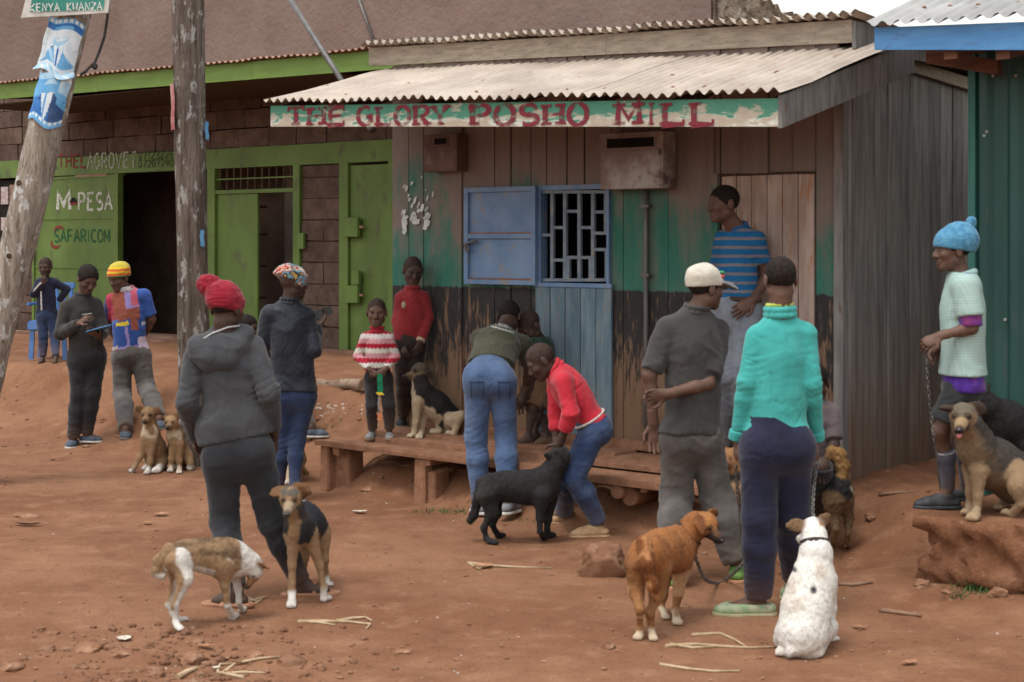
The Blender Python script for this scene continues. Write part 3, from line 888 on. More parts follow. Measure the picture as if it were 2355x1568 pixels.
mesh('painted_dot', [ar.loc(t, LD - .001, z) for t, z in dot], [(0, 1, 2, 3, 4), (0, 4, 5, 6, 7)], [M_RP, M_DARK], mp, mids=[0, 1])
lettering(ar, 'lettering', word_px('SAFARICOM', 124, 252, 528, 556, LD, .22), LD, M_DG, .2, parent=mp, jit=.003)
def painted_arc(pts, w, mat):
    pl = [fd(x, y, LD) for x, y in pts]
    vs, fs = [], []
    for i, (t, z) in enumerate(pl):
        a = Vector(pl[max(i - 1, 0)]); b = Vector(pl[min(i + 1, len(pl) - 1)]); tt = (b - a).normalized()
        ww = w * (.35 + .65 * math.sin(math.pi * (i + .6) / len(pl)))
        vs += [ar.loc(t - tt.y * ww, LD - .002, z + tt.x * ww), ar.loc(t + tt.y * ww, LD - .002, z - tt.x * ww)]
        if i: fs.append((2 * i - 2, 2 * i - 1, 2 * i + 1, 2 * i))
    mesh('painted_swirl', vs, fs, mat, mp)
painted_arc([(125, 533), (127, 526), (133, 522), (141, 522), (147, 527)], .022, M_RP)
painted_arc([(118, 553), (118, 562), (123, 568), (131, 569), (138, 564)], .022, M_RP)
LL = DA - .034
def ly(px): return 355 - (px - 110) * .022
lettering(ar, 'lettering', word_px('BETHEL', 100, 198, (357, 355), (386, 384), LL, .3), LL, M_RP, .2)
lettering(ar, 'lettering', word_px('aGROVET', 201, 313, (354, 350), (388, 384), LL, .3), LL, M_WP2, .24, jit=.003)
lettering(ar, 'lettering', word_px('07123226', 318, 398, (349, 346), (366, 363), LL, .3), LL, M_DK, .26)
lettering(ar, 'lettering', word_px('07207790', 318, 398, (369, 366), (385, 383), LL, .3), LL, M_DK, .26)
box(ar, 'faded_plate', P(175), P(248), DA - .02, DA - .005, fz(210, 406, DA), fz(210, 393, DA), M_RUST)
# open doorway with a shelf cupboard inside
o0, o1 = P(280), P(497)
box(ar, 'threshold', o0, o1, DA - .05, DA + .3, fl, fl + .08, M_CONC)
cab = box(ar, 'cupboard', P(372), P(372) + .03, DA + .25, DA + .8, fl + .08, 2.5, M_WOODD)
for z in (.75, 1.15, 1.55, 1.95, 2.3): box(ar, 'shelf', P(372) + .03, P(372) + 1.1, DA + .25, DA + .8, z, z + .03, M_WOODD, cab)
gd = surf('dark_goods', (.02, .03, .06), (.07, .06, .05), 12, .6, 0, rnd=.6)
for k in range(9): 
    z = (.78, 1.18, 1.58)[k % 3]; t = P(372) + .08 + .22 * (k // 3)
    box(ar, 'packet', t, t + .16, DA + .3, DA + .5, z, z + random.uniform(.12, .24), gd, cab)
# second doorway: barred transom, one leaf shut and one ajar
g0, g1 = P(482), P(694)
zt2 = fz(590, 384, DA)
for a, b in ((g0, P(499)), (P(679), g1)): box(ar, 'door_frame', a, b, DA - .04, DA + .08, fl + .05, zd + .03, M_GREEN)
ztb = fz(590, 438, DA)
box(ar, 'transom_rail', P(499), P(679), DA - .03, DA + .04, ztb - .03, ztb + .015, M_GREEN)
box(ar, 'door_head', P(499), P(679), DA - .03, DA + .06, zt2, zd + .03, M_GREEN)
for k in range(11):
    t = P(499) + (P(679) - P(499)) * (k + .5) / 11
    box(ar, 'transom_bar', t - .009, t + .009, DA - .01, DA + .01, ztb + .015, zt2, M_WOODD)
box(ar, 'transom_bar', P(499), P(679), DA - .016, DA + .0, (ztb + zt2) / 2, (ztb + zt2) / 2 + .016, M_GREEN)
box(ar, 'door_leaf', P(500), P(592), DA + .0, DA + .03, fl + .06, ztb - .03, M_GREEN)
o = mesh('door_leaf', *(lambda a, b: ([ar.loc(a, DA - .01, fl + .06), ar.loc(b, DA - .45, fl + .06), ar.loc(b, DA - .45, ztb - .04), ar.loc(a, DA - .01, ztb - .04), ar.loc(a - .03, DA + .0, fl + .06), ar.loc(b - .03, DA - .46, fl + .06), ar.loc(b - .03, DA - .46, ztb - .04), ar.loc(a - .03, DA + .0, ztb - .04)], [(0, 1, 2, 3), (7, 6, 5, 4), (0, 4, 5, 1), (1, 5, 6, 2), (2, 6, 7, 3)]))(P(676), P(676) + .06), M_GREEN, ar.root) if False else mesh('door_leaf', [ar.loc(t_, d_, z_) for z_ in (fl + .06, ztb - .04) for t_, d_ in ((P(675), DA), (ft(690, DA + .55), DA + .55), (ft(690, DA + .55) + .03, DA + .54), (P(675) + .03, DA - .01))], [(0, 1, 5, 4), (1, 2, 6, 5), (2, 3, 7, 6), (3, 0, 4, 7), (4, 5, 6, 7)], M_GREEN, ar.root)
box(ar, 'hasp', P(694) + .0, P(694) + .1, DA - .07, DA - .03, fz(700, 572, DA), fz(700, 536, DA), M_GREEN)
# green steel door with lock boxes
h0, h1 = P(786), P(905)
for a, b in ((h0, P(806)), (P(899), ae)): box(ar, 'door_frame', a, b, DA - .045, DA + .1, fl + .02, zd + .03, M_GREEN)
sd = box(ar, 'steel_door', P(807), P(898), DA - .01, DA + .03, fl + .03, fz(850, 379, DA), M_GREEN)
for (a, b, c, d_) in ((803, 836, 500, 545), (822, 838, 622, 654), (806, 836, 656, 696)):
    box(ar, 'lock_box', P(a), P(b), DA - .10, DA - .045, fz(a, d_, DA), fz(a, c, DA), M_GREEN, sd, bev=.006)
for py in (504, 660):
    z = fz(835, py, DA); box(ar, 'lock_bolt', P(838), P(838) + .05, DA - .085, DA - .06, z - .10, z - .075, M_RUST, sd)
# eave: green fascia under rusty corrugated edge, then the tall plastered wall above
DE = DA - 1.5
e0, e1 = ft(-70, DE), ft(1010, DE)
ez = lambda t: 3.66 + (3.58 - 3.66) * (t - ft(0, DE)) / (ft(860, DE) - ft(0, DE))
for k in range(3):
    a = e0 + (e1 - e0) * k / 3 + .002; b = e0 + (e1 - e0) * (k + 1) / 3
    box(ar, 'eave_board', a, b, DE, DE + .03, (ez(a), ez(b)), (ez(a) + .19, ez(b) + .19), M_GREENF, jit=.003)
for k in range(9):
    a = e0 + (e1 - e0) * k / 9; b = e0 + (e1 - e0) * (k + 1) / 9 + .04
    corrugated(ar, 'eave_sheet', a, b, lambda t: (DE - .07, ez(t) + .205), lambda t: (DA - .004, ez(t) + .30), M_RUST, .095, .014)
for t in np.linspace(e0 + .2, e1 - .2, 14):
    vs = [ar.loc(t + s, d, z + h) for s in (-.03, .03) for (d, z) in ((DE + .035, ez(t) + .03), (DA - .015, ez(t) + .12)) for h in (0, .1)]
    fix_normals(mesh('rafter', vs, BOXF, M_WOODD, ar.root))
u1 = ft(1632, DA)
box(ar, 'upper_wall', aw, u1, DA + .02, DA + .26, 3.74, 6.4, M_PLASTER)
# rough unplastered gable side of the upper wall
rows_, vs, fs = 26, [], []
nd_ = 40
for i in range(nd_ + 1):
    d = DA + .0 + 3.1 * i / nd_
    top = 6.4 if i < 1 else (4.42 - .17 * (d - DA) + .05 * math.sin(i * 2.1) + random.uniform(-.03, .03))
    for j in range(rows_ + 1):
        z = 3.0 + (top - 3.0) * j / rows_
        vs.append((u1 + .03, d, z))
a = np.array(vs)
wn_ = fbm(a, (7, 7, 9), 3, 21)
a[:, 0] += .045 * wn_
vs = [ar.loc(*p) for p in a]
for i in range(nd_):
    for j in range(rows_): fs.append((i * (rows_ + 1) + j, (i + 1) * (rows_ + 1) + j, (i + 1) * (rows_ + 1) + j + 1, i * (rows_ + 1) + j + 1))
k0 = len(vs)
for i in range(nd_ + 1):
    p = a[i * (rows_ + 1) + rows_]; vs.append(ar.loc(p[0] - .4, p[1], p[2]))
for i in range(nd_): fs.append((i * (rows_ + 1) + rows_, (i + 1) * (rows_ + 1) + rows_, k0 + i + 1, k0 + i))
mesh('rubble_gable', vs, fs, M_ROUGH, ar.root)
# conduit on the plaster
c0, c1 = fd(822, -10, DA), fd(864, 108, DA)
tube('conduit', [Vector(ar.loc(c0[0], DA + .0, c0[1])), Vector(ar.loc(c1[0], DA + .0, c1[1]))], .017, M_PIPE, ar.root, 8)

# ------------------------------------------------------------------ green metal shop on the right
tg = ft(2230, D0)
gs = frame('metal_shop', tg, D0, .3, 'dark green box-profile metal shop with bright blue eave board', 'shop building')
box(gs, 'corner_trim', tg, tg + .045, D0 - .03, D0 + .05, .3, 3.08, M_TEALT)
pitch = .19
prof = [(0, 0), (.03, -.028), (.075, -.028), (.105, 0), (pitch, 0)]
t = tg + .045; k = 0
while t < -1.6:
    vs, fs = [], []
    n_ = 3
    for r in range(n_):
        for x, y in prof[:-1]: 
            for z in (.3, 3.05): vs.append(gs.loc(t + r * pitch + x, D0 + y, z))
    for z in (.3, 3.05): vs.append(gs.loc(t + n_ * pitch + .004, D0, z))
    m = len(vs) // 2
    for i in range(m - 1): fs.append((2 * i, 2 * i + 2, 2 * i + 3, 2 * i + 1))
    mesh('wall_sheet', vs, fs, M_TEAL, gs.root)
    t += n_ * pitch + .003; k += 1
box(gs, 'side_wall', tg + .012, tg + .03, D0 + .05, D0 + 2.6, .3, 3.0, M_TEAL)
DB = D0 - .6
q0, q1 = ft(2010, DB), ft(2520, DB)
bz0 = lambda t: 2.99 - .07 * (t - q0) / (ft(2354, DB) - q0)
bz1 = lambda t: 3.125 - .045 * (t - q0) / (ft(2354, DB) - q0)
box(gs, 'eave_board', q0, q1, DB, DB + .028, (bz0(q0), bz0(q1)), (bz1(q0) - .005, bz1(q1) - .005), M_BLUEF)
for k in range(3):
    a = q0 - .03 + (q1 - q0) * k / 3; b = q0 - .03 + (q1 - q0) * (k + 1) / 3 + .03
    corrugated(gs, 'roof_sheet', a, b, lambda t, kk=k: (DB - .07, bz1(t) + .016 + .003 * kk), lambda t, kk=k: (D0 + 2.2, bz1(t) + .95 + .003 * kk), M_SHEET2, .1, .016)
for px, py, u in ((2080, 36, .13), (2140, 34, .14), (2205, 30, .15), (2300, 28, .16)):
    t = ft(px, DB); d = DB + .25; z = bz1(t) + .016 + (.95) * (.32 / 2.87) + .016
    tube('roof_nail', [Vector(gs.loc(t, d, z - .004)), Vector(gs.loc(t, d, z + .006))], [.016, .008], M_RUST, gs.root, 8)
for k, (px, dd) in enumerate(((2180, 0), (2300, 0), (2420, 0))):
    t = ft(px, DB)
    vs = [gs.loc(t + s, d, z + h) for s in (-.04, .04) for (d, z) in ((DB + .03, bz0(t) + .01), (D0 + 1.0, bz0(t) + .3)) for h in (-.06, .05)]
    fix_normals(mesh('rafter', vs, BOXF, M_BEAM, gs.root))
fix_normals(mesh('eave_beam', [gs.loc(t_, d_, z_ + h_) for t_, z_ in ((ft(2135, D0 - .2), 2.93), (ft(2300, D0 - .2), 2.83)) for d_ in (D0 - .24, D0 - .18) for h_ in (0, .085)], BOXF, M_BEAM, gs.root))
for px, py in ((2155, 312), (2268, 303), (2335, 174), (2282, 174), (2310, 735)):
    t, z = fd(px if px > 2240 else 2262, py, D0 - .03)
    tube('screw', [Vector(gs.loc(t, D0 - .034, z)), Vector(gs.loc(t, D0 - .022, z))], [.008, .012], M_SHEET2, gs.root, 8)

# ------------------------------------------------------------------ poles
def pole_mat(name, c1, c2, c3):
    t = NT(name)
    v = t.pos('Object', (7, 7, .55)); n = t.noise(v, 3, 6, .65); f = t.noise(t.pos('Object', (16, 16, 1.4)), 3, 4, .7)
    fl_ = t.noise(t.pos('Object', (9, 9, 4)), 1.5, 5, .7)
    c = t.mix(t.step(n, .32, .66), c1, c2)
    c = t.mix(t.math('MULTIPLY', t.step(f, .56, .66), .8), c, tuple(x * .35 for x in c1))
    c = t.mix(t.step(fl_, .565, .61), c, c3)
    t.bump(t.math('ADD', f, t.math('MULTIPLY', n, .6)), 1.0, .035)
    return t.fin(c, .9, .15)
def pole(name, p0, p1, r0, r1, mat, label, knots=(), lump=.012, seed=1):
    base, top = Vector(p0), Vector(p1)
    r = thing(name, base, label, 'pole')
    n, seg = 60, 28
    vs, fs = [], []
    ax = (top - base); u = ax.normalized().cross(Vector((0, 1, 0))).normalized(); v = ax.normalized().cross(u)
    for i in range(n + 1):
        k = i / n; c = ax * k
        for j in range(seg):
            an = 2 * math.pi * j / seg
            rr = r0 + (r1 - r0) * k
            vs.append(c + (u * math.cos(an) + v * math.sin(an)) * rr)
    a = np.array([tuple(x) for x in vs])
    nn = fbm(a, (5, 5, .8), 2, seed); g = fbm(a, (22, 22, .9), 2, seed + 4)
    cent = np.array([tuple(ax * (i / n)) for i in range(n + 1) for j in range(seg)])
    dirn = (a - cent); dirn /= np.linalg.norm(dirn, axis=1)[:, None]
    a += dirn * (lump * nn + .005 * g)[:, None]
    for i in range(n):
        for j in range(seg):
            j2 = (j + 1) % seg
            fs.append((i * seg + j, i * seg + j2, (i + 1) * seg + j2, (i + 1) * seg + j))
    mesh_np('shaft', a, np.array(fs), mat, r)
    for k, an, s in knots:
        c = ax * k; rr = r0 + (r1 - r0) * k
        p = c + (u * math.cos(an) + v * math.sin(an)) * (rr + .002); nrm = (u * math.cos(an) + v * math.sin(an))
        tube('knot', [p - nrm * .02, p + nrm * .006, p + nrm * .004], [s, s * .8, s * .3], M_WOODD, r, 10)
    return r, u, v, ax
M_POLE1 = pole_mat('lichened_bark_wood', (.235, .190, .150), (.43, .37, .31), (.60, .59, .57))
M_POLE2 = pole_mat('split_grey_wood', (.088, .068, .056), (.215, .172, .145), (.38, .36, .345))
YP = 12.6
pb = W(-96, HY + CAM_H * F / YP, YP); pb.z = -.05
ptp = W(232, -220, YP)
lp, lu, lv, lax = pole('leaning_pole', pb, ptp, .142, .125, M_POLE1, 'leaning lichened wooden pole pasted with blue campaign posters', ((.52, 1.0, .03), (.40, 1.5, .025)), seed=3)
YQ = 13.7
qb = W(452, HY + CAM_H * F / YQ, YQ); qb.z = -.05
qt = W(429, -160, YQ)
rp, ru, rv, rax = pole('upright_pole', qb, qt, .128, .136, M_POLE2, 'thick upright cracked grey timber pole before the dark shop doorway', ((.47, -1.9, .03), (.66, -1.3, .03)), .010, 8)
# posters: print laid out as flat colour cells on paper wrapped round the pole
PC = [surf('poster_white', (.58, .66, .72), (.68, .74, .78), 12, .7, .05), surf('poster_sky_blue', (.11, .32, .58), (.16, .40, .66), 8, .7, .05),
      surf('poster_deep_blue', (.03, .13, .38), (.05, .18, .46), 8, .7, .05), surf('poster_pale_blue', (.30, .50, .66), (.40, .58, .72), 8, .7, .05), surf('poster_navy', (.03, .07, .17), (.06, .11, .24), 8, .7, .05)]
def poster_print(u, v, kind):
    """u across, v up, each 0..1 -> ink"""
    x = u - .5
    if kind == 0:
        if v > .90: return 0 if (int(u * 22) % 3 and .92 < v < .98) else 1
        if v > .80: return 2 if (u < .25 or u > .72 or v > .86) else 1
        if v < .13: return 3 if int(u * 19 + v * 30) % 4 else 0
        if v < .17: return 0
        hx, hv = x / .19, (v - .64) / .15
        if hx * hx + hv * hv < 1: return 3 if (hx * hx + (hv - .5) ** 2 > .9 or abs(hv) < .12 and abs(abs(hx) - .4) < .2) else 0
        sh_ = .50 - .9 * max(abs(x) - .12, 0)
        if v < sh_:
            if abs(x) < .11 * (v - .1) / .4 + .015: return 2 if abs(x) < .025 else 0
            return 1 if int((u + v) * 9) % 5 else 3
        return 0
    if v > .88: return 0 if u > .5 and v > .93 - .1 * (u - .5) else 3
    if v < .06: return 1
    if v < .13: return 0 if int(u * 24) % 3 else 1
    hx, hv = x / .17, (v - .72) / .14
    if hx * hx + hv * hv < 1: return 1 if hv < .3 else 3
    if u > .72 and v > .62: return 0 if v > .72 + (u - .72) else 3
    sh_ = .60 - .9 * max(abs(x) - .14, 0)
    if v < sh_:
        if abs(x) < .12 * (v - .05) / .5 + .02: return 1 if abs(x + .02) < .03 else 0
        return 2 if x < .12 else 4
    return 1
def poster(k0, k1, kind, label, a0=-1.15, a1=1.0, curl=0.0):
    nu, nv = 44, 64
    vs, fs, mi = [], [], []
    base = lp.location
    lat = Vector((1, 0, 0))
    axn = lax.normalized()
    fwd = (Vector((0, -1, 0)) - axn * axn.dot(Vector((0, -1, 0)))).normalized(); side = axn.cross(fwd) * -1
    if side.x < 0: side = -side
    for j in range(nv + 1):
        for i in range(nu + 1):
            u, v = i / nu, j / nv
            k = k0 + (k1 - k0) * v + .006 * math.sin(u * 7) * (1 if v < .5 else -.6)
            an = a0 + (a1 - a0) * u + .03 * math.sin(v * 9)
            rr = .142 - .017 * k + .016 + .004 * math.sin(u * 21 + v * 13)
            if curl: rr += curl * ss(.12, 0, v) * (.5 + .5 * math.sin(u * 8 + 1)) + curl * ss(.1, 0, u)
            vs.append(lax * k + (side * math.sin(an) + fwd * math.cos(an)) * float(rr))
    for j in range(nv):
        for i in range(nu):
            fs.append((j * (nu + 1) + i, j * (nu + 1) + i + 1, (j + 1) * (nu + 1) + i + 1, (j + 1) * (nu + 1) + i))
            mi.append(poster_print((i + .5) / nu, (j + .5) / nv, kind))
    c = lax * ((k0 + k1) / 2)
    o = mesh_np('poster', np.array([tuple(p - c) for p in vs]), np.array(fs), PC, None, True, mids=mi)
    o.location = lp.location + c
    tag(o, label, 'poster', 'posters pasted on the leaning pole')
zk = lambda py: ((CAM_H - (py - HY) / F * YP) - pb.z) / lax.z
poster(zk(176), zk(50), 0, 'upper curling white and blue poster of a man in a suit on the leaning pole', curl=.03)
poster(zk(288), zk(172), 1, 'lower blue poster of a man in a dark suit on the leaning pole')
for pts, lab in (((-1.35, -.75, .63, .715), 'reddish torn paper strip down the near side of the upright timber pole'), ((1.1, 1.5, .612, .645), 'small blue paper scrap high on the edge of the upright timber pole'), ((.62, .86, .415, .445), 'small light blue paper scrap low on the upright timber pole')):
    a0, a1, k0, k1 = pts
    vs, fs = [], []
    for j in range(9):
        for i in range(7):
            an = a0 + (a1 - a0) * i / 6; k = k0 + (k1 - k0) * j / 8 + .002 * math.sin(i * 2)
            vs.append(Vector((math.sin(an), -math.cos(an), 0)) * (.155 + .004 * math.sin(j + i)) + rax * (k - k0))
    for j in range(8):
        for i in range(6): fs.append((j * 7 + i, j * 7 + i + 1, j * 7 + i + 8, j * 7 + i + 7))
    mat = surf('red_print_paper', (.36, .10, .10), (.45, .25, .25), 10, .8, 0) if 'reddish' in lab else PC[1]
    o = mesh('paper_scrap', vs, fs, mat, None, True, loc=qb + rax * k0)
    tag(o, lab, 'paper scrap')
# name board on top of the leaning pole
YB = YP - .19
sbp = thing('campaign_board', W(150, 36, YB), 'tattered green and white lettered board nailed to the leaning pole top', 'sign')
class FlatFrame:
    def __init__(s, root): s.root = root
    def loc(s, t, d, z): return (t - s.root.location.x, d - s.root.location.y, z - s.root.location.z)
bf = FlatFrame(sbp)
def bpx(px, py): w = W(px, py, YB); return w.x, w.z
M_SGN = surf('green_board_paint', (.035, .19, .155), (.06, .26, .21), 6, .6, .1)
M_EDG = surf('soiled_white_paint', (.42, .40, .36), (.58, .56, .52), 9, .7, .1)
cor = [bpx(48, 42), bpx(248, 30), bpx(262, -90), bpx(80, -90)]
def flat_prism(name, cor, d0, d1, mat):
    vs = [bf.loc(x, d, z) for d in (d0, d1) for x, z in cor]; n = len(cor)
    fs = [tuple(range(n)), tuple(range(2 * n - 1, n - 1, -1))] + [(i, i + n, (i + 1) % n + n, (i + 1) % n) for i in range(n)]
    o = mesh(name, vs, fs, mat, sbp); fix_normals(o); return o
flat_prism('board', cor, YB, YB + .02, M_EDG)
flat_prism('painted_face', [bpx(68, 28), bpx(238, 22), bpx(250, -90), bpx(92, -90)], YB - .004, YB - .001, M_SGN)
flat_prism('torn_strip', [bpx(50, 41), bpx(75, 33), bpx(105, 35), bpx(130, 28), bpx(175, 30), bpx(245, 25), bpx(247, 30)], YB - .008, YB - .005, M_EDG)
M_BW = worn_paint('board_white_paint', (.62, .64, .60), 30, .38, soft=.1)
cells = []
for i, ch in enumerate('KENYA KWANZA'):
    if ch == ' ': continue
    a, b = 70 + 14.0 * i, 70 + 14.0 * i + 11
    x0, z0 = bpx(a, 27 - .3 * i); x1, z1 = bpx(b, 9 - .3 * i)
    cells.append(({'Z': 'N'}.get(ch, ch), x0, x1, z0, z1))
GLY['Z'] = [[(.05, 1), (.95, 1), (.05, 0), (.95, 0)]]
cells = [('Z' if i == 9 else c[0],) + c[1:] for i, c in enumerate(cells)]
lettering(bf, 'lettering', cells, YB - .0055, M_BW, .26, parent=sbp)
# hanging cable beside the pole and steel stay in front of the eave
M_CABLE = surf('black_cable', (.02, .018, .017), (.04, .036, .034), 10, .6, 0)
cp = [(252, -20), (247, 40), (240, 85), (228, 120), (216, 148), (220, 158), (208, 152), (196, 165), (186, 172)]
base = W(216, 150, YP)
cb = thing('hanging_cable', base, 'thin dark cable dangling with a knot beside the leaning pole', 'cable')
tube('cable', [W(x, y, YP - .02 * i) - base for i, (x, y) in enumerate(cp)], .011, M_CABLE, cb, 8)
tube('knot', [W(x, y, YP) - base for x, y in ((211, 147), (218, 153), (224, 151))], [.012, .028, .014], M_CABLE, cb, 8)
stb = W(858, 300, 13.1); st_t = W(610, -90, 14.6)
so = thing('stay_pipe', stb, 'slanting grey steel stay pipe passing before the green eave board', 'pipe')
tube('pipe', [Vector((0, 0, 0)), (st_t - stb) * .5, st_t - stb], .024, M_PIPE, so, 12)
tube('collar', [(st_t - stb) * .0, (st_t - stb) * .03], .034, M_PIPE, so, 12)
# ------------------------------------------------------------------ blended solids -> one continuous skin
def V3(p): return np.array([p[0], p[1], p[2]], dtype=np.float64)
def unit(v):
    v = np.asarray(v, dtype=np.float64); return v / (np.linalg.norm(v) + 1e-12)
class Cap:
    """tapered round limb; squash=(axis, ratio) flattens it along an axis; flat=(point, direction) cuts it off"""
    def __init__(s, a, b, ra, rb, k=.02, squash=None, cut=None, tag=0, op=1):
        s.a, s.b, s.ra, s.rb, s.k, s.tag, s.op = V3(a), V3(b), ra, rb, k, tag, op
        s.sq = None if squash is None else (unit(squash[0]), squash[1])
        s.cuts = [] if cut is None else [(V3(p), unit(n)) for p, n in cut]
        m = max(ra, rb)
        s.lo = np.minimum(s.a, s.b) - m; s.hi = np.maximum(s.a, s.b) + m
    def dist(s, x, y, z):
        px, py, pz = x - s.a[0], y - s.a[1], z - s.a[2]
        ab = s.b - s.a
        L2 = ab.dot(ab) + 1e-12
        t = np.clip((px * ab[0] + py * ab[1] + pz * ab[2]) / L2, 0, 1)
        qx, qy, qz = px - t * ab[0], py - t * ab[1], pz - t * ab[2]
        r = s.ra + (s.rb - s.ra) * t
        if s.sq is not None:
            u, ra = s.sq
            c = (qx * u[0] + qy * u[1] + qz * u[2])
            d = np.sqrt(np.maximum(qx * qx + qy * qy + qz * qz + c * c * (1 / ra ** 2 - 1), 0)) - r
            d = d * (ra + (1 - ra) * .35)
        else:
            d = np.sqrt(qx * qx + qy * qy + qz * qz) - r
        for p, n in s.cuts:
            d = np.maximum(d, (x - p[0]) * n[0] + (y - p[1]) * n[1] + (z - p[2]) * n[2])
        return d
class Ell:
    def __init__(s, c, r, rot=None, k=.02, tag=0, op=1, cut=None):
        s.c, s.r, s.k, s.tag, s.op = V3(c), np.asarray(r, float), k, tag, op
        s.R = np.eye(3) if rot is None else np.asarray(rot, float)      # rows: local axes in world
        ext = np.abs(s.R.T) @ s.r
        s.lo, s.hi = s.c - ext, s.c + ext
        s.cuts = [] if cut is None else [(V3(p), unit(n)) for p, n in cut]
    def dist(s, x, y, z):
        px, py, pz = x - s.c[0], y - s.c[1], z - s.c[2]
        R_ = s.R
        u = [(R_[i, 0] * px + R_[i, 1] * py + R_[i, 2] * pz) for i in range(3)]
        k0 = np.sqrt(sum((u[i] / s.r[i]) ** 2 for i in range(3)))
        k1 = np.sqrt(sum((u[i] / s.r[i] ** 2) ** 2 for i in range(3))) + 1e-9
        d = k0 * (k0 - 1) / k1
        d = np.where(k0 < 1e-6, -min(s.r), d)
        for p, n in s.cuts:
            d = np.maximum(d, (x - p[0]) * n[0] + (y - p[1]) * n[1] + (z - p[2]) * n[2])
        return d
def solid(prims, vox, cuts=()):
    """surface nets over the smooth union of prims -> verts, quads"""
    lo = np.min([p.lo for p in prims if p.op > 0], 0) - 3 * vox - .02
    hi = np.max([p.hi for p in prims if p.op > 0], 0) + 3 * vox + .02
    n = np.ceil((hi - lo) / vox).astype(int) + 1
    ax = [(lo[i] + np.arange(n[i]) * vox) for i in range(3)]
    Vv = np.full(n, .6, dtype=np.float32)
    for p in prims:
        m = p.k + 2.5 * vox
        i0 = np.maximum(np.floor((p.lo - m - lo) / vox).astype(int), 0)
        i1 = np.minimum(np.ceil((p.hi + m - lo) / vox).astype(int) + 1, n)
        if np.any(i1 <= i0): continue
        sl = tuple(slice(i0[i], i1[i]) for i in range(3))
        d = p.dist(ax[0][sl[0]][:, None, None], ax[1][sl[1]][None, :, None], ax[2][sl[2]][None, None, :]).astype(np.float32)
        sub = Vv[sl]
        if p.op > 0:
            h = np.clip(.5 + .5 * (sub - d) / p.k, 0, 1)
            Vv[sl] = sub * (1 - h) + d * h - p.k * h * (1 - h)
        else:
            h = np.clip(.5 - .5 * (sub + d) / p.k, 0, 1)
            Vv[sl] = sub * (1 - h) - d * h + p.k * h * (1 - h)
    for p, nn in cuts:
        p = V3(p); nn = unit(nn)
        d = (ax[0] - p[0])[:, None, None] * nn[0] + (ax[1] - p[1])[None, :, None] * nn[1] + (ax[2] - p[2])[None, None, :] * nn[2]
        Vv = np.maximum(Vv, d.astype(np.float32))
    ins = Vv < 0
    c = [slice(0, -1), slice(1, None)]
    cnt = np.zeros(n - 1, dtype=np.int8)
    for a in (0, 1):
        for b in (0, 1):
            for e in (0, 1): cnt += ins[c[a], c[b], c[e]]
    act = (cnt > 0) & (cnt < 8)
    ci = np.argwhere(act)
    if len(ci) == 0: return np.zeros((0, 3)), np.zeros((0, 4), int)
    idx = np.full(n - 1, -1, dtype=np.int64); idx[act] = np.arange(len(ci))
    acc = np.zeros((len(ci), 3)); num = np.zeros(len(ci))
    corner = {(a, b, e): Vv[ci[:, 0] + a, ci[:, 1] + b, ci[:, 2] + e] for a in (0, 1) for b in (0, 1) for e in (0, 1)}
    for axis_ in range(3):
        o = [i for i in range(3) if i != axis_]
        for a in (0, 1):
            for b in (0, 1):
                k0 = [0, 0, 0]; k0[o[0]] = a; k0[o[1]] = b; k1 = list(k0); k1[axis_] = 1
                v0, v1 = corner[tuple(k0)], corner[tuple(k1)]
                cr = (v0 < 0) != (v1 < 0)
                t = np.where(cr, v0 / np.where(cr, v0 - v1, 1), 0)
                pt = np.zeros((len(ci), 3)); pt[:] = k0; pt[:, axis_] += t
                acc += pt * cr[:, None]; num += cr
    verts = lo + (ci + acc / num[:, None]) * vox
    quads = []
    for axis_ in range(3):
        o = [i for i in range(3) if i != axis_]
        s0 = [slice(1, -1)] * 3; s1 = [slice(1, -1)] * 3
        s0[axis_] = slice(0, -1); s1[axis_] = slice(1, None)
        a_, b_ = ins[tuple(s0)], ins[tuple(s1)]
        e = np.argwhere(a_ != b_)
        if len(e) == 0: continue
        fl_ = a_[tuple(e.T)]
        off = np.ones(3, int); off[axis_] = 0
        e = e + off
        def cid(d0, d1):
            k = e.copy(); k[:, o[0]] -= d0; k[:, o[1]] -= d1
            return idx[k[:, 0], k[:, 1], k[:, 2]]
        q_ = np.stack([cid(1, 1), cid(0, 1), cid(0, 0), cid(1, 0)], -1)
        if axis_ == 1: fl_ = ~fl_
        q_[~fl_] = q_[~fl_][:, ::-1]
        quads.append(q_)
    return verts, np.concatenate(quads)
def vnormals(v, f):
    n = np.cross(v[f[:, 2]] - v[f[:, 0]], v[f[:, 3]] - v[f[:, 1]])
    r = np.zeros_like(v)
    for k in range(3): r[:, k] = sum(np.bincount(f[:, i], n[:, k], len(v)) for i in range(4))
    return r / (np.linalg.norm(r, axis=1)[:, None] + 1e-12)
def relax(v, f, it=1, lam=.5):
    n = len(v)
    a = np.concatenate([f[:, i] for i in range(4)] * 2); b = np.concatenate([f[:, (i + 1) % 4] for i in range(4)] + [f[:, (i - 1) % 4] for i in range(4)])
    c = np.maximum(np.bincount(a, minlength=n), 1)
    for _ in range(it):
        s = np.stack([np.bincount(a, v[b, k], n) for k in range(3)], -1)
        v = v + lam * (s / c[:, None] - v)
    return v
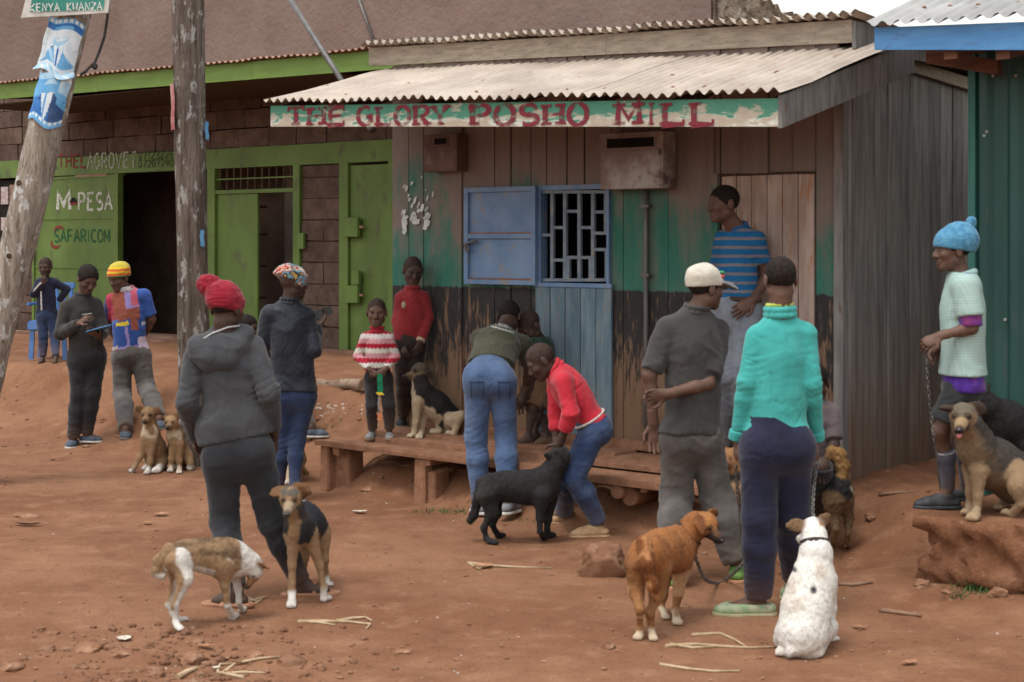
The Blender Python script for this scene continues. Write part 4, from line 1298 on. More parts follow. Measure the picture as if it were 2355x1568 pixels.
def folds(v, f, amp, freq, seed, ridge=True):
    """cloth creases pushed along the normals"""
    n = vnormals(v, f)
    w = np.stack([vnoise(v, 3.0, seed + 50 + i) for i in range(3)], -1) * .06
    fr = np.asarray(freq, float)
    if ridge:
        a = 1 - 2.2 * np.abs(vnoise(v + w, fr * .62, seed))
        b = np.clip(1 - 3.0 * np.abs(vnoise(v + 1.6 * w + .25 * v[:, [2, 0, 1]], fr * [.8, .8, 1.7], seed + 9)), -.2, 1)
        a = .7 * a + .7 * b
    else: a = fbm(v + w, fr, 2, seed)
    return v + n * (amp * a)[:, None]
def stack(v, f, spots, seed):
    """bunched creases where cloth is squeezed: spots = (centre, axis, reach, depth, spacing)"""
    n = vnormals(v, f); a = np.zeros(len(v))
    wob = .022 * vnoise(v, 9, seed) + .006 * vnoise(v, 21, seed + 2)
    for i, (c, ax_, rch, amp, lam) in enumerate(spots):
        q = v - np.asarray(c); ax_ = unit(ax_)
        al = q @ ax_ + wob + .35 * (q @ unit(np.cross(ax_, [.3, .9, .2])))
        w = np.exp(-(np.linalg.norm(q, axis=1) / rch) ** 2) * np.clip(.55 + .9 * vnoise(v, 7, seed + 11 + i), 0, 1.2)
        ph = np.abs(np.sin(math.pi * al / lam + seed + i))
        a += .48 * amp * w * (1 - 1.7 * (1 - ph) ** 2)
    return v + n * a[:, None]
def nearest_tag(prims, v):
    best = np.full(len(v), 1e9); tag_ = np.zeros(len(v), int); second = np.full(len(v), 1e9)
    for p in prims:
        if p.op < 0: continue
        d = p.dist(v[:, 0], v[:, 1], v[:, 2])
        m = d < best
        tag_[m] = p.tag; best = np.minimum(best, d)
    return tag_
def frame_from(fwd, up=(0, 0, 1)):
    f_ = unit(fwd); r_ = unit(np.cross(f_, up)); u_ = np.cross(r_, f_)
    return np.stack([r_, f_, u_])          # rows: right, forward, up

# ------------------------------------------------------------------ people
def cloth(name, c1, c2, sc=9, bump=.25, bsc=130, rough=.9, c3=None, stretch=(1, 1, 1)):
    t = NT(name)
    v = t.pos('Object', stretch); n = t.noise(v, sc, 4, .6); w = t.noise(v, bsc, 2, .6)
    c = t.mix(t.step(n, .3, .7), c1, c2)
    zz = t.sep(t.pos('Object'))[2]
    c = t.mix(t.math('MULTIPLY', t.step(t.math('MULTIPLY_ADD', n, .22, zz), .38, .10), .42), c, (.20, .11, .068))
    if c3: c = t.mix(t.math('MULTIPLY', t.step(t.noise(v, 3.1, 5, .65), .54, .7), .8), c, c3)
    cr = t.noise(t.pos('Object', (1, 1, .75)), 5.5, 2, .45, .9)
    cr = t.math('ABSOLUTE', t.math('SUBTRACT', cr, .5))
    t.bump(t.math('ADD', t.math('MULTIPLY', w, .12 * bump / .25), t.math('MULTIPLY', t.step(cr, .0, .085), 1.0)), .30, .009)
    m = t.fin(c, rough, .15)
    t.b.inputs['Sheen Weight'].default_value = .15
    return m
def skin_mat(name, c1, c2):
    t = NT(name)
    v = t.pos('Object'); n = t.noise(v, 9, 4, .6)
    c = t.mix(t.step(n, .3, .7), c1, c2)
    t.bump(t.noise(v, 160, 2), .1, .002)
    return t.fin(c, .58, .28)
SKIN_D = skin_mat('dark_brown_skin', (.052, .029, .022), (.080, .046, .035))
SKIN_M = skin_mat('brown_skin', (.092, .048, .034), (.140, .075, .054))
HAIRM = surf('cropped_black_hair', (.012, .009, .008), (.026, .019, .016), 60, .85, .4, 260, spec=.15)
EYEW = surf('eye_white', (.12, .10, .09), (.16, .135, .12), 20, .5, 0, spec=.2)
EYED = surf('eye_iris', (.006, .004, .003), (.01, .007, .005), 20, .2, 0, spec=.6)
SOLE = surf('shoe_sole', (.10, .085, .075), (.2, .17, .15), 12, .9, .2)

def head_prims(c, Rm, s, mouth=0.0):
    """head in its own axes: right, forward, up; c is between the eyes inside the skull"""
    def P_(x, y, z): return c + s * (Rm[0] * x + Rm[1] * y + Rm[2] * z)
    A = []
    A.append(Ell(P_(0, -.012, .030), np.array([.074, .094, .083]) * s, Rm, .02))
    A.append(Ell(P_(0, .026, -.030), np.array([.059, .062, .078]) * s, Rm, .03 * s))
    A.append(Cap(P_(0, .030, -.058), P_(0, .062, -.094), .042 * s, .020 * s, .025 * s))
    for q in (-1, 1):
        A.append(Cap(P_(q * .048, .0, -.058), P_(q * .016, .060, -.094), .020 * s, .017 * s, .025 * s))
        A.append(Ell(P_(q * .041, .055, -.024), np.array([.022, .025, .022]) * s, Rm, .02 * s))
        A.append(Ell(P_(q * .078, -.012, -.008), np.array([.009, .021, .033]) * s, Rm, .008 * s))
        A.append(Ell(P_(q * .014, .091, -.036), np.array([.011, .012, .009]) * s, Rm, .008 * s))
    A.append(Cap(P_(-.036, .072, .020), P_(.036, .072, .020), .013 * s, .013 * s, .016 * s))
    A.append(Cap(P_(0, .083, .006), P_(0, .102, -.030), .009 * s, .014 * s, .014 * s))
    for q in (-1, 1):
        A.append(Ell(P_(q * .031, .096, .002), np.array([.017, .018, .011]) * s, Rm, .012 * s, op=-1))
    A.append(Cap(P_(-.021, .081, -.060), P_(.021, .081, -.060), .009 * s, .009 * s, .006 * s))
    A.append(Cap(P_(-.017, .080, -.074), P_(.017, .080, -.074), .010 * s, .010 * s, .006 * s))
    return A
def hand_prims(w, d, nrm, s, curl=.5, thumb=1, spread=1.0):
    """wrist point, direction of the palm, palm-back normal; curl bends the fingers towards -normal"""
    d = unit(d); nrm = unit(np.asarray(nrm) - d * np.dot(nrm, d)); side = np.cross(d, nrm)
    A = [Cap(w - d * .03 * s, w + d * .02 * s, .027 * s, .026 * s, .012 * s, (nrm, .8))]
    pc = w + d * .055 * s
    A.append(Cap(w + d * .02 * s, w + d * .078 * s, .032 * s, .041 * s, .014 * s, (nrm, .40)))
    ln = (.070, .082, .076, .058)
    for i in range(4):
        x = (i - 1.5) * .0205 * s
        b = w + d * (.084 - .004 * abs(i - 1.3)) * s + side * x
        a1 = curl * .55; d1 = d * math.cos(a1) - nrm * math.sin(a1) + side * (i - 1.5) * .05 * spread
        d1 = unit(d1); k1 = b + d1 * ln[i] * .55 * s
        a2 = curl * 1.5; d2 = unit(d * math.cos(a2) - nrm * math.sin(a2) + side * (i - 1.5) * .05 * spread)
        k2 = k1 + d2 * ln[i] * .55 * s
        A.append(Cap(b - d * .01 * s, k1, .0092 * s, .0086 * s, .004 * s)); A.append(Cap(k1, k2, .0086 * s, .0074 * s, .004 * s))
    tb = w + d * .030 * s + side * thumb * .030 * s
    t1 = tb + unit(d * .7 + side * thumb * .7 - nrm * .25) * .038 * s
    t2 = t1 + unit(d * .95 + side * thumb * .15 - nrm * (.2 + .4 * curl)) * .034 * s
    A.append(Cap(tb, t1, .0135 * s, .0105 * s, .010 * s)); A.append(Cap(t1, t2, .0105 * s, .0085 * s, .005 * s))
    return A
def foot_prims(an, toe, s, rise=.0, fat=1.0):
    """an: ankle joint, toe: toe tip on the ground"""
    up = np.array([0, 0, 1.0]); g = toe[2]
    heel = np.array([an[0], an[1], g + .030 * s]) - unit([toe[0] - an[0], toe[1] - an[1], 0]) * .035 * s
    ball = heel + (np.array([toe[0], toe[1], g + .024 * s]) - heel) * .72
    tip = heel + (np.array([toe[0], toe[1], g + .020 * s]) - heel) * .93
    fl = (np.array([0, 0, g]), (0, 0, -1))
    mid = heel + (ball - heel) * .35 + up * .038 * s
    return [Cap(heel, ball, .035 * s * fat, .042 * s * fat, .02 * s, (up, .72), [fl]), Cap(ball, tip, .041 * s * fat, .030 * s * fat, .02 * s, (up, .62), [fl]),
            Cap(an, mid, .040 * s * fat, .038 * s * fat, .02 * s), Cap(mid, ball, .034 * s * fat, .026 * s * fat, .02 * s)]

class Person:
    """joints are given as sighted directions with a depth offset from the standing depth Y"""
    def __init__(s, Y, H, root, label, J, bf, face=None, skin=SKIN_D, group='people gathered outside the mill', vox=.0085):
        s.Y, s.hs, s.skin, s.vox = Y, H / 1.75, skin, vox
        s.root = thing('person', root, label, 'person', group)
        s.o = V3(root)
        s.J = {}
        for k, q in J.items():
            s.J[k] = V3(W(q[0], q[1], Y + (q[2] if len(q) > 2 else 0))) - s.o
        s.bf = unit(bf)                         # where the chest points
        s.face = unit(face if face is not None else bf)
        s.seed = random.randint(1, 900)
        g = s.J.get
        s.lat = unit(s.J['shB'] - s.J['shA'])
        s.spine = unit(s.J['nk'] - s.J['pv'])
        s.TR = np.stack([s.lat, unit(np.cross(s.spine, s.lat)), unit(np.cross(s.lat, np.cross(s.spine, s.lat)))])
        s.L = np.linalg.norm(s.J['nk'] - s.J['pv'])
        s.hw = np.linalg.norm(s.J['shB'] - s.J['shA']) / 2
        for q in 'AB':
            if 'hi' + q not in s.J:
                sg = -1 if q == 'A' else 1
                s.J['hi' + q] = s.J['pv'] + s.TR[0] * sg * .085 * s.hs - s.TR[2] * .02 * s.hs
        s.HR = frame_from(s.face)
        s.eye_objs = []
    def torso(s, o=0.0, tag=0, belly=1.0):
        h, J = s.hs * s.slim, s.J
        at = lambda u: J['pv'] + (J['nk'] - J['pv']) * u
        wd = max(min(s.hw * .86, .18 * h), .12 * h)
        A = [Ell(J['pv'], np.array([.150 * h + o, .112 * h + o, .115 * h + o]), s.TR, .05 * h, tag),
             Ell(at(.38), np.array([.132 * h * belly + o, .096 * h * belly + o, s.L * .30 + o]), s.TR, .06 * h, tag),
             Ell(at(.68), np.array([wd + o, .112 * h + o, s.L * .32 + o]), s.TR, .05 * h, tag)]
        mid = (J['shA'] + J['shB']) / 2
        for q in 'AB':
            A.append(Cap(J['sh' + q] + (mid - J['sh' + q]) * .15, mid + (at(.93) - mid) * .35, .054 * h + o, .062 * h + o, .05 * h, tag=tag))
            A.append(Cap(J['sh' + q] + (mid - J['sh' + q]) * .3, at(1.0), .036 * h + o * .8, .040 * h + o * .5, .06 * h, tag=tag))
        return A
    def arm(s, q, o=0.0, upto=2.0, tag=0, ease=0.0, k=.03):
        h, J = s.hs * s.slim, s.J
        sh, el, wr = J['sh' + q], J['el' + q], J['wr' + q]
        A = []
        if upto <= 1:
            e = sh + (el - sh) * upto; r1 = (.052 - .010 * upto) * h + o + ease
            A.append(Cap(sh, e, .056 * h + o, r1, k * h, cut=[(e, e - sh)], tag=tag))
        else:
            A.append(Cap(sh, el, .055 * h + o, .042 * h + o, k * h, tag=tag))
            u = upto - 1; e = el + (wr - el) * u
            m = el + (wr - el) * min(.3, u)
            A.append(Cap(el, m, .041 * h + o, .041 * h + o, k * h, tag=tag))
            if u > .3:
                r1 = (.041 - .016 * (u - .3) / .7) * h + o + ease
                A.append(Cap(m, e, .041 * h + o, r1, .02 * h, cut=[(e, e - m)] if o > 0 else None, tag=tag))
        return A
    def leg(s, q, o=0.0, upto=2.0, tag=0, ease=0.0, wide=0.0):
        h, J = s.hs * s.slim, s.J
        hi, kn, an = J['hi' + q], J['kn' + q], J['an' + q]
        A = []
        if upto <= 1:
            e = hi + (kn - hi) * upto
            A.append(Cap(hi, e, .088 * h + o, (.088 - .026 * upto) * h + o + ease, .04 * h, cut=[(e, e - hi)], tag=tag))
        else:
            A.append(Cap(hi, kn, .088 * h + o, .060 * h + o + wide * .6, .04 * h, tag=tag))
            u = upto - 1; e = kn + (an - kn) * u; m = kn + (an - kn) * min(.35, u)
            back = -s.bf * .012 * h
            A.append(Cap(kn, m + back, .056 * h + o + wide * .6, .055 * h + o + wide, .04 * h, tag=tag))
            r1 = (.055 - .020 * (u - .35) / .65) * h + o + wide + ease
            A.append(Cap(m + back, e, .055 * h + o + wide, r1, .03 * h, cut=[(e, e - m)] if o > 0 else None, tag=tag))
        return A
    def body(s, hands=None, feet=True, eyes=True):
        """one continuous skin: trunk and limbs, with head and hands meshed finer in the same object"""
        h, J = s.hs, s.J
        hc = J['hd']
        P_ = s.torso(-.004)
        for q in 'AB': P_ += s.arm(q, 0) + s.leg(q, -.004)
        hb = hc - s.HR[2] * .075 * h * 1.0 - s.HR[1] * .018 * h
        neck = [Cap(J['nk'] - s.spine * .02, hb, .058 * h, .052 * h, .03 * h)]
        P_ += neck
        if feet:
            for q in 'AB': P_ += foot_prims(J['an' + q], J['to' + q], h)
        v, f = solid(P_, s.vox * 1.25)
        parts = [(v, f)]
        hp = head_prims(hc, s.HR, s.headscale) + [Cap(J['nk'] - s.spine * .01, hb, .0595 * h, .0535 * h, .03 * h)]
        parts.append(solid(hp, .0048 if s.Y < 14 else .006))
        for q in 'AB':
            if hands and hands.get(q):
                c = hands[q]
                w = J['wr' + q]; d = c.get('d'); d = unit(d) if d is not None else unit(w - J['el' + q])
                hp2 = hand_prims(w, d, c.get('n', s.bf), h * 1.02, c.get('curl', .5), c.get('thumb', 1))
                hp2.append(Cap(J['el' + q] + (w - J['el' + q]) * .75, w, .0305 * h, .0265 * h, .01))
                parts.append(solid(hp2, .0045))
        vv, ff, n = [], [], 0
        for v, f in parts:
            vv.append(v); ff.append(f + n); n += len(v)
        o = mesh_np('body', np.concatenate(vv), np.concatenate(ff), s.skin, s.root)
        if eyes:
            e = s.headscale
            for q in (-1, 1):
                c = hc + e * (s.HR[0] * q * .031 + s.HR[1] * .0765 + s.HR[2] * .002)
                ev, ef = solid([Ell(c, np.array([.0125, .011, .0065]) * e, s.HR, .002)], .0028)
                rel = (ev - c) @ s.HR.T
                cen = ev[ef].mean(1); rc = (cen - c) @ s.HR.T
                mi = ((np.abs(rc[:, 0]) < .0068 * e) & (rc[:, 1] > 0)).astype(int)
                mesh_np('eye', ev, ef, [EYEW, EYED], s.root, mids=mi)
        return o
    headscale = 1.0
    slim = .90
    def part(s, name, prims, mat, vox=None, cuts=(), amp=.005, freq=(9, 9, 13), ridge=True, sm=0, parent=None, label=None, spots=()):
        v, f = solid(prims, vox or s.vox, cuts)
        if len(v) == 0: return None
        if vox is None: v = relax(v, f, 2)
        if spots: v = stack(v, f, spots, s.seed)
        if amp: v = folds(v, f, amp * max(s.hs, .7), freq, s.seed + len(name), ridge)
        if sm: v = relax(v, f, sm)
        o = mesh_np(name, v, f, mat, parent or s.root)
        if label: o['label'] = label
        return o
    def hair(s, mat=HAIRM, th=.004, front=.048, low=-.02):
        th = min(th, .0045) if th < .01 else th
        e = s.headscale; c = s.J['hd']; Rm = s.HR
        P_ = lambda x, y, z: c + e * (Rm[0] * x + Rm[1] * y + Rm[2] * z)
        A = [Ell(P_(0, -.012, .030), (np.array([.074, .094, .083]) + th) * e, Rm, .01)]
        cuts = [(P_(0, .068, front), Rm[1] * 1.0 - Rm[2] * .75), (P_(0, -.02, low), -Rm[2] + Rm[1] * .25)]
        return s.part('hair', A, mat, .005, cuts, .0012, (60, 60, 60), False)
    def shoe(s, q, mat, kind='shoe', sole=SOLE, fat=1.12, label=None):
        h, J = s.hs, s.J
        A = foot_prims(J['an' + q], J['to' + q] , h * 1.06, fat=fat)
        g = J['to' + q][2]
        o = s.part('shoe', A[:2] + A[3:] + [Cap(A[2].a + np.array([0, 0, -.045 * h]), A[2].b, .043 * h, .042 * h, .02 * h)], mat, .0065, [((0, 0, g), (0, 0, -1)), ((0, 0, min(A[2].a[2] - .02 * h, g + .085 * h)), (0, 0, 1))], .001, (20, 20, 20))
        B = [Cap(A[0].a * np.array([1, 1, 0]) + np.array([0, 0, g]), A[0].b * np.array([1, 1, 0]) + np.array([0, 0, g]), .043 * h * fat, .050 * h * fat, .02), Cap(A[1].a * np.array([1, 1, 0]) + np.array([0, 0, g]), A[1].b * np.array([1, 1, 0]) + np.array([0, 0, g]), .050 * h * fat, .038 * h * fat, .02)]
        s.part('sole', B, sole, .0065, [((0, 0, g - .006), (0, 0, -1)), ((0, 0, g + .014 * h), (0, 0, 1))], 0, parent=o)
        return o
    def trousers(s, mat, o=.012, upto=2.0, ease=.0, wide=.004, amp=.006, waist=.16, name='trousers', freq=(9, 9, 15)):
        h, J = s.hs, s.J
        o *= .7; wide *= .75
        A = [Ell(J['pv'], np.array([.132 * h + o, .108 * h + o, .125 * h + o]), s.TR, .05 * h),
             Cap(J['pv'], J['pv'] + s.TR[2] * .16 * h, .126 * h + o, .120 * h + o, .05 * h, (s.TR[1], .76))]
        for q in 'AB':
            A += s.leg(q, o, upto, ease=ease, wide=wide)
            A.append(Ell(J['hi' + q] - s.bf * .036 * h, np.array([.070, .074, .084]) * h + o, None, .06 * h))
        return s.part(name, A, mat, None, [(J['pv'] + s.TR[2] * waist * h, s.TR[2])], amp * .6, (freq[0], freq[1], freq[2] * .55), spots=[z for q in 'AB' for z in ((J['kn' + q], J['kn' + q] - J['hi' + q], .13 * h, .0075, .040), (J['an' + q] + (J['kn' + q] - J['an' + q]) * .18, J['kn' + q] - J['an' + q], .13 * h, .0085, .034), (J['hi' + q] * .8 + J['kn' + q] * .2, s.TR[2] + .5 * s.TR[0], .12 * h, .006, .045))])
    def top(s, mat, o=.016, sleeve=(2.0, 2.0), hem=-.05, amp=.006, flare=.012, ease=.004, name='shirt', tilt=None, neckcut=.0, freq=(9, 9, 5.5), extra=(), belly=1.0, blouse=0.0, hemw=.152):
        """hem: height of the lower edge relative to the pelvis along the spine"""
        h, J = s.hs, s.J
        o *= .62; flare *= .8; hemw *= .93
        A = s.torso(o, belly=belly)[1:]
        at = lambda u: J['pv'] + (J['nk'] - J['pv']) * u
        hp = J['pv'] + s.TR[2] * hem * h
        wd = max(min(s.hw * .82, .165 * h), .11 * h)
        A.append(Cap(at(.66), hp, wd + o, hemw * h + o + flare, .05 * h, (s.TR[1], .70)))
        if blouse: A.append(Cap(hp + s.TR[2] * .06 * h - s.TR[0] * .05 * h, hp + s.TR[2] * .06 * h + s.TR[0] * .05 * h, .12 * h + o + blouse, .12 * h + o + blouse, .06 * h, (s.TR[1], .8)))
        if hem < .14:
            for q in 'AB': A.append(Ell(J['hi' + q] - s.bf * .036 * h, np.array([.082, .086, .094]) * h + o, None, .06 * h))
        for q, u in zip('AB', sleeve):
            if u: A += s.arm(q, o * .9, u, ease=ease)
        A += list(extra)
        n = s.TR[2] if tilt is None else unit(s.TR[2] + s.TR[0] * tilt)
        cuts = [(hp, -n), (J['nk'] + s.TR[2] * (.022 * h + neckcut), s.TR[2])]
        sp = [(hp + s.TR[2] * .06 * h, s.TR[2] + .8 * s.TR[0], .17 * h, .0045, .065)]
        for q, u in zip('AB', sleeve):
            if u > 1.2: sp.append((J['el' + q], J['el' + q] - J['sh' + q] + J['wr' + q] - J['el' + q], .11 * h, .008, .036)); sp.append((J['wr' + q] * .85 + J['el' + q] * .15, J['wr' + q] - J['el' + q], .08 * h, .006, .026))
            sp.append((J['sh' + q] * .75 + J['pv'] * .25, J['el' + q] - J['sh' + q] + .6 * (J['pv'] - J['sh' + q]), .12 * h, .006, .045))
        return s.part(name, A, mat, None, cuts, amp, freq, spots=sp)
    def collar(s, mat, r=.066, hgt_=.035, name='collar', th=.012, up=.0):
        h, J = s.hs, s.J
        d = unit(s.J['hd'] - s.HR[2] * .07 * h - J['nk'])
        d = unit(d + s.TR[2])
        c = J['nk'] + d * up
        ring = []
        r_, u_ = s.TR[0], unit(np.cross(d, s.TR[0]))
        n = 14
        for i in range(n):
            a0, a1 = 2 * math.pi * i / n, 2 * math.pi * (i + 1) / n
            p = lambda a, z: c + (r_ * math.cos(a) + u_ * math.sin(a)) * r * h + d * z * h
            ring.append(Cap(p(a0, .0), p(a1, .0), th * h, th * h, .008)); ring.append(Cap(p(a0, hgt_), p(a1, hgt_), th * .8 * h, th * .8 * h, .015 * h))
        return s.part(name, ring, mat, .006, amp=.002)
    def band(s, q, j0, j1, u, r, mat, name='cuff', w=.03):
        a = s.J[j0 + q]; b = s.J[j1 + q]; d = unit(b - a); c = a + (b - a) * u
        return s.part(name, [Cap(c - d * w / 2, c + d * w / 2, r, r, .01, cut=[(c + d * w / 2, d), (c - d * w / 2, -d)])], mat, .006, amp=.001)
# ------------------------------------------------------------------ standing points
DECK_Z, LEDGE_Z = .42, .414
def stand(px, py, on='ground'):
    """where a sighted foot meets what it stands on"""
    if on == 'deck':
        z = .38
        for _ in range(8):
            Y = (CAM_H - z) * F / (py - HY); z = deck_z(SA * (px - CX) / F * Y + CA * Y)
        z = min(max(z, .36), .42)
    elif on == 'ledge': z = LEDGE_Z
    else:
        z = 0.0
        for _ in range(12):
            Y = (CAM_H - z) * F / (py - HY); x = (px - CX) / F * Y
            z = .5 * z + .5 * gz(x, Y)
    Y = (CAM_H - z) * F / (py - HY)
    return Vector(((px - CX) / F * Y, Y, z))
def person(label, Y, H, J, bf, face=None, on='ground', head=1.0, skin=SKIN_D, vox=.0085, fdy=None, group='people gathered outside the mill'):
    ta, tb = stand(*J['toA'][:2], on), stand(*J['toB'][:2], on)
    root = (ta + tb) / 2
    root.z = min(ta.z, tb.z)
    K = {k: q for k, q in J.items() if k[:2] not in ('to', 'an')}
    p = Person(Y, H, root, label, K, bf, face, skin, group, vox)
    p.headscale = head
    for q, t in (('A', ta), ('B', tb)):
        p.J['to' + q] = V3(t) - p.o
        a = J['an' + q]
        dy = a[2] if len(a) > 2 else 0
        w = V3(W(a[0], a[1], t.y + dy)) - p.o
        w[2] = max(w[2], p.J['to' + q][2] + .075 * p.hs)
        p.J['an' + q] = w
    # keep real limb lengths believable: report for tuning only
    p.hp = lambda x, y, z: p.J['hd'] + p.headscale * (p.HR[0] * x + p.HR[1] * y + p.HR[2] * z)
    return p
def attr_cloth(name, rough=.9, bump=.25, bsc=130, sheen=.15):
    t = NT(name)
    a = t.new('ShaderNodeVertexColor', layer_name='Col').outputs['Color']
    v = t.pos('Object')
    n = t.noise(v, 14, 4, .6)
    k = t.math('MULTIPLY_ADD', n, .5, .75); cc = t.new('ShaderNodeCombineColor')
    for i in range(3): t.l.new(k, cc.inputs[i])
    c = t.mix(1.0, a, cc.outputs[0], 'MULTIPLY')
    t.bump(t.noise(v, bsc, 2), bump, .003)
    m = t.fin(c, rough, .15); t.b.inputs['Sheen Weight'].default_value = sheen
    return m
def paint(o, fn):
    """a colour of its own for every point of the cloth or coat"""
    me = o.data; n = len(me.vertices)
    v = np.zeros(n * 3, dtype=np.float32); me.vertices.foreach_get('co', v); v = v.reshape(-1, 3).astype(np.float64)
    c = fn(v)
    a = me.color_attributes.new('Col', 'FLOAT_COLOR', 'POINT')
    c4 = np.ones((n, 4), dtype=np.float32); c4[:, :3] = c
    a.data.foreach_set('color', c4.ravel())
M_STUB = surf('shaved_hair', (.036, .023, .019), (.058, .037, .030), 60, .8, .3, 260, spec=.15)
ATTR = attr_cloth('printed_cloth')
KNIT = attr_cloth('knitted_wool', .95, .6, 90)

def dome(p, name, mat, th=.014, low=-.005, tilt=.25, amp=.002, freq=(30, 30, 30), extra=(), front=None, fat=(1, 1, 1), sc=1.0):
    e = p.headscale
    A = [Ell(p.hp(0, -.012, .030), (np.array([.074, .094, .083]) + th) * e * np.array(fat), p.HR, .02)] + list(extra)
    cuts = [(p.hp(0, -.012, low), -p.HR[2] - p.HR[1] * tilt)]
    return p.part(name, A, mat, .0055, cuts, amp, freq, True)

# ---- P: charcoal hoodie and red bobble hat, seen from behind
M_HOOD = cloth('charcoal_fleece', (.038, .039, .043), (.060, .061, .066), 6, .3, 150)
M_BLACKT = cloth('black_trouser_cloth', (.017, .017, .020), (.029, .029, .033), 6, .3, 140)
M_REDK = cloth('red_knit_wool', (.185, .007, .018), (.26, .014, .028), 25, .8, 70)
M_TAN = surf('tan_sandal_leather', (.28, .13, .07), (.38, .2, .12), 12, .7, .1)
p = person('person in a red bobble beanie and charcoal hooded jacket standing with back turned', 8.5, 1.74,
    dict(hd=(521, 708), nk=(517, 768), shA=(452, 818, -.02), shB=(580, 794, .02), elA=(431, 925, -.08), wrA=(450, 1004, .14), elB=(619, 905, -.06), wrB=(630, 1002, .12),
         pv=(548, 1040), knA=(516, 1200, .02), knB=(626, 1198, .06), anA=(541, 1352, -.02), toA=(494, 1390), anB=(690, 1340, -.02), toB=(752, 1366)),
    (.1, 1, 0), (.42, .88, -.12), skin=SKIN_D, head=1.0)
p.body(hands={'A': dict(n=(-1, 0, 0), curl=.9), 'B': dict(n=(1, 0, 0), curl=.9)}, eyes=False)
p.hair()
h = p.hs; nk = p.J['nk']
at = lambda x, y, z: nk + p.TR[0] * x + np.array([0, 1, 0]) * y + np.array([0, 0, 1]) * z
p.slim = .86
o = p.top(M_HOOD, .020, (2.02, 2.02), .075, .008, .008, .003, 'hoodie', blouse=.006, freq=(8, 8, 5))
hood = [Cap(at(-.135, -.02, -.03), at(-.06, -.075, -.115), .040, .052, .05), Cap(at(-.06, -.075, -.115), at(.03, -.085, -.135), .052, .05, .05), Cap(at(.03, -.085, -.135), at(.105, -.03, -.02), .05, .036, .05),
        Cap(at(-.135, -.02, -.03), at(-.05, .02, .015), .040, .034, .05), Cap(at(.105, -.03, -.02), at(.06, .02, .02), .036, .030, .05), Cap(at(-.12, -.05, -.07), at(.07, -.06, -.07), .045, .045, .06), Ell(at(-.02, -.05, -.05), (.10, .05, .06), None, .05)]
hd_ = p.part('hood', hood, M_HOOD, .007, amp=.006, freq=(9, 9, 9), parent=o)
pp = [at(-.165, -.045, -.045), at(-.12, -.075, -.012), at(-.05, -.082, .018), at(.03, -.075, .034), at(.085, -.05, .03)]
tube('piping', [Vector(x) for x in pp], .0045, surf('white_piping', (.4, .4, .4), (.5, .5, .5), 20, .8, 0), hd_, 8)
p.trousers(M_BLACKT, .026, 2.0, wide=.006, amp=.009, waist=.20)
be = p.part('belt', [Cap(p.J['pv'] + p.TR[2] * .13 - p.TR[0] * .03, p.J['pv'] + p.TR[2] * .13 + p.TR[0] * .03, .142, .142, .03, (p.TR[1], .78))], surf('khaki_belt', (.09, .075, .06), (.14, .115, .09), 20, .8, .2), .007, [(p.J['pv'] + p.TR[2] * .152, p.TR[2]), (p.J['pv'] + p.TR[2] * .108, -p.TR[2])], .001)
hat = dome(p, 'beanie', M_REDK, .017, -.012, .15, .004, (16, 16, 26), [Ell(p.hp(-.03, -.03, .085), np.array([.07, .075, .045]), p.HR, .05)])
p.part('turn_up', [Cap(p.hp(0, -.012, -.010), p.hp(0, -.012, .030), .094, .094, .01, (p.HR[0], .84), [(p.hp(0, 0, .034), p.HR[2] + p.HR[1] * .15), (p.hp(0, 0, -.02), -p.HR[2] - p.HR[1] * .15)])], M_REDK, .0055, amp=.003, freq=(22, 22, 30), parent=hat)
p.part('bobble', [Ell(V3(W(480, 655, 8.5)) - p.o, (.060, .058, .052), None, .02), Cap(V3(W(492, 668, 8.5)) - p.o, V3(W(512, 680, 8.5)) - p.o, .045, .06, .03)], M_REDK, .005, amp=.007, freq=(60, 60, 60), parent=hat)
for q in 'AB':
    J = p.J; g = J['to' + q][2]
    hl = J['an' + q] * [1, 1, 0] - unit((J['to' + q] - J['an' + q]) * [1, 1, 0]) * .06; tp = J['to' + q] * [1, 1, 0] + unit((J['to' + q] - J['an' + q]) * [1, 1, 0]) * .02
    z = np.array([0, 0, g + .004])
    sd_ = p.part('sandal', [Cap(hl + z, tp + z, .042, .050, .02, None, [((0, 0, g - .004), (0, 0, -1)), ((0, 0, g + .016), (0, 0, 1))])], M_TAN, .006, amp=0)
    m_ = hl * .4 + tp * .6; w_ = unit(np.cross(tp - hl, [0, 0, 1]))
    p.part('strap', [Cap(m_ - w_ * .045 + z, m_ + z + [0, 0, .062], .014, .014, .01, (unit(tp - hl), 1)), Cap(m_ + w_ * .045 + z, m_ + z + [0, 0, .062], .014, .014, .01)], M_TAN, .006, amp=0, parent=sd_)

# ---- P: head wrap and dark jacket
M_LEATH = cloth('navy_leather', (.012, .014, .020), (.022, .025, .034), 5, .1, 60, .42)
M_DENIM = cloth('dark_blue_denim', (.016, .026, .062), (.030, .046, .098), 5, .35, 200, .9, (.045, .065, .125))
p = person('person in a colourful head wrap, navy leather jacket and blue jeans holding a phone', 11.8, 1.68,
    dict(hd=(674, 650), nk=(664, 696), shA=(618, 722, -.02), shB=(706, 726, .05), elA=(600, 800, -.02), wrA=(612, 860, .16), elB=(722, 806, .0), wrB=(728, 752, .17),
         pv=(676, 905), knA=(654, 1015, .03), knB=(683, 1012, .0), anA=(640, 1125, -.1), toA=(648, 1142), anB=(677, 1130, -.1), toB=(690, 1150)),
    (.3, .95, 0), (.80, .58, -.05))
p.body(hands={'B': dict(d=(.35, .35, .5), n=(.6, .5, -.6), curl=.7)}, eyes=True)
p.top(M_LEATH, .026, (2.0, 2.0), .02, .007, .012, .004, 'jacket', freq=(8, 8, 5))
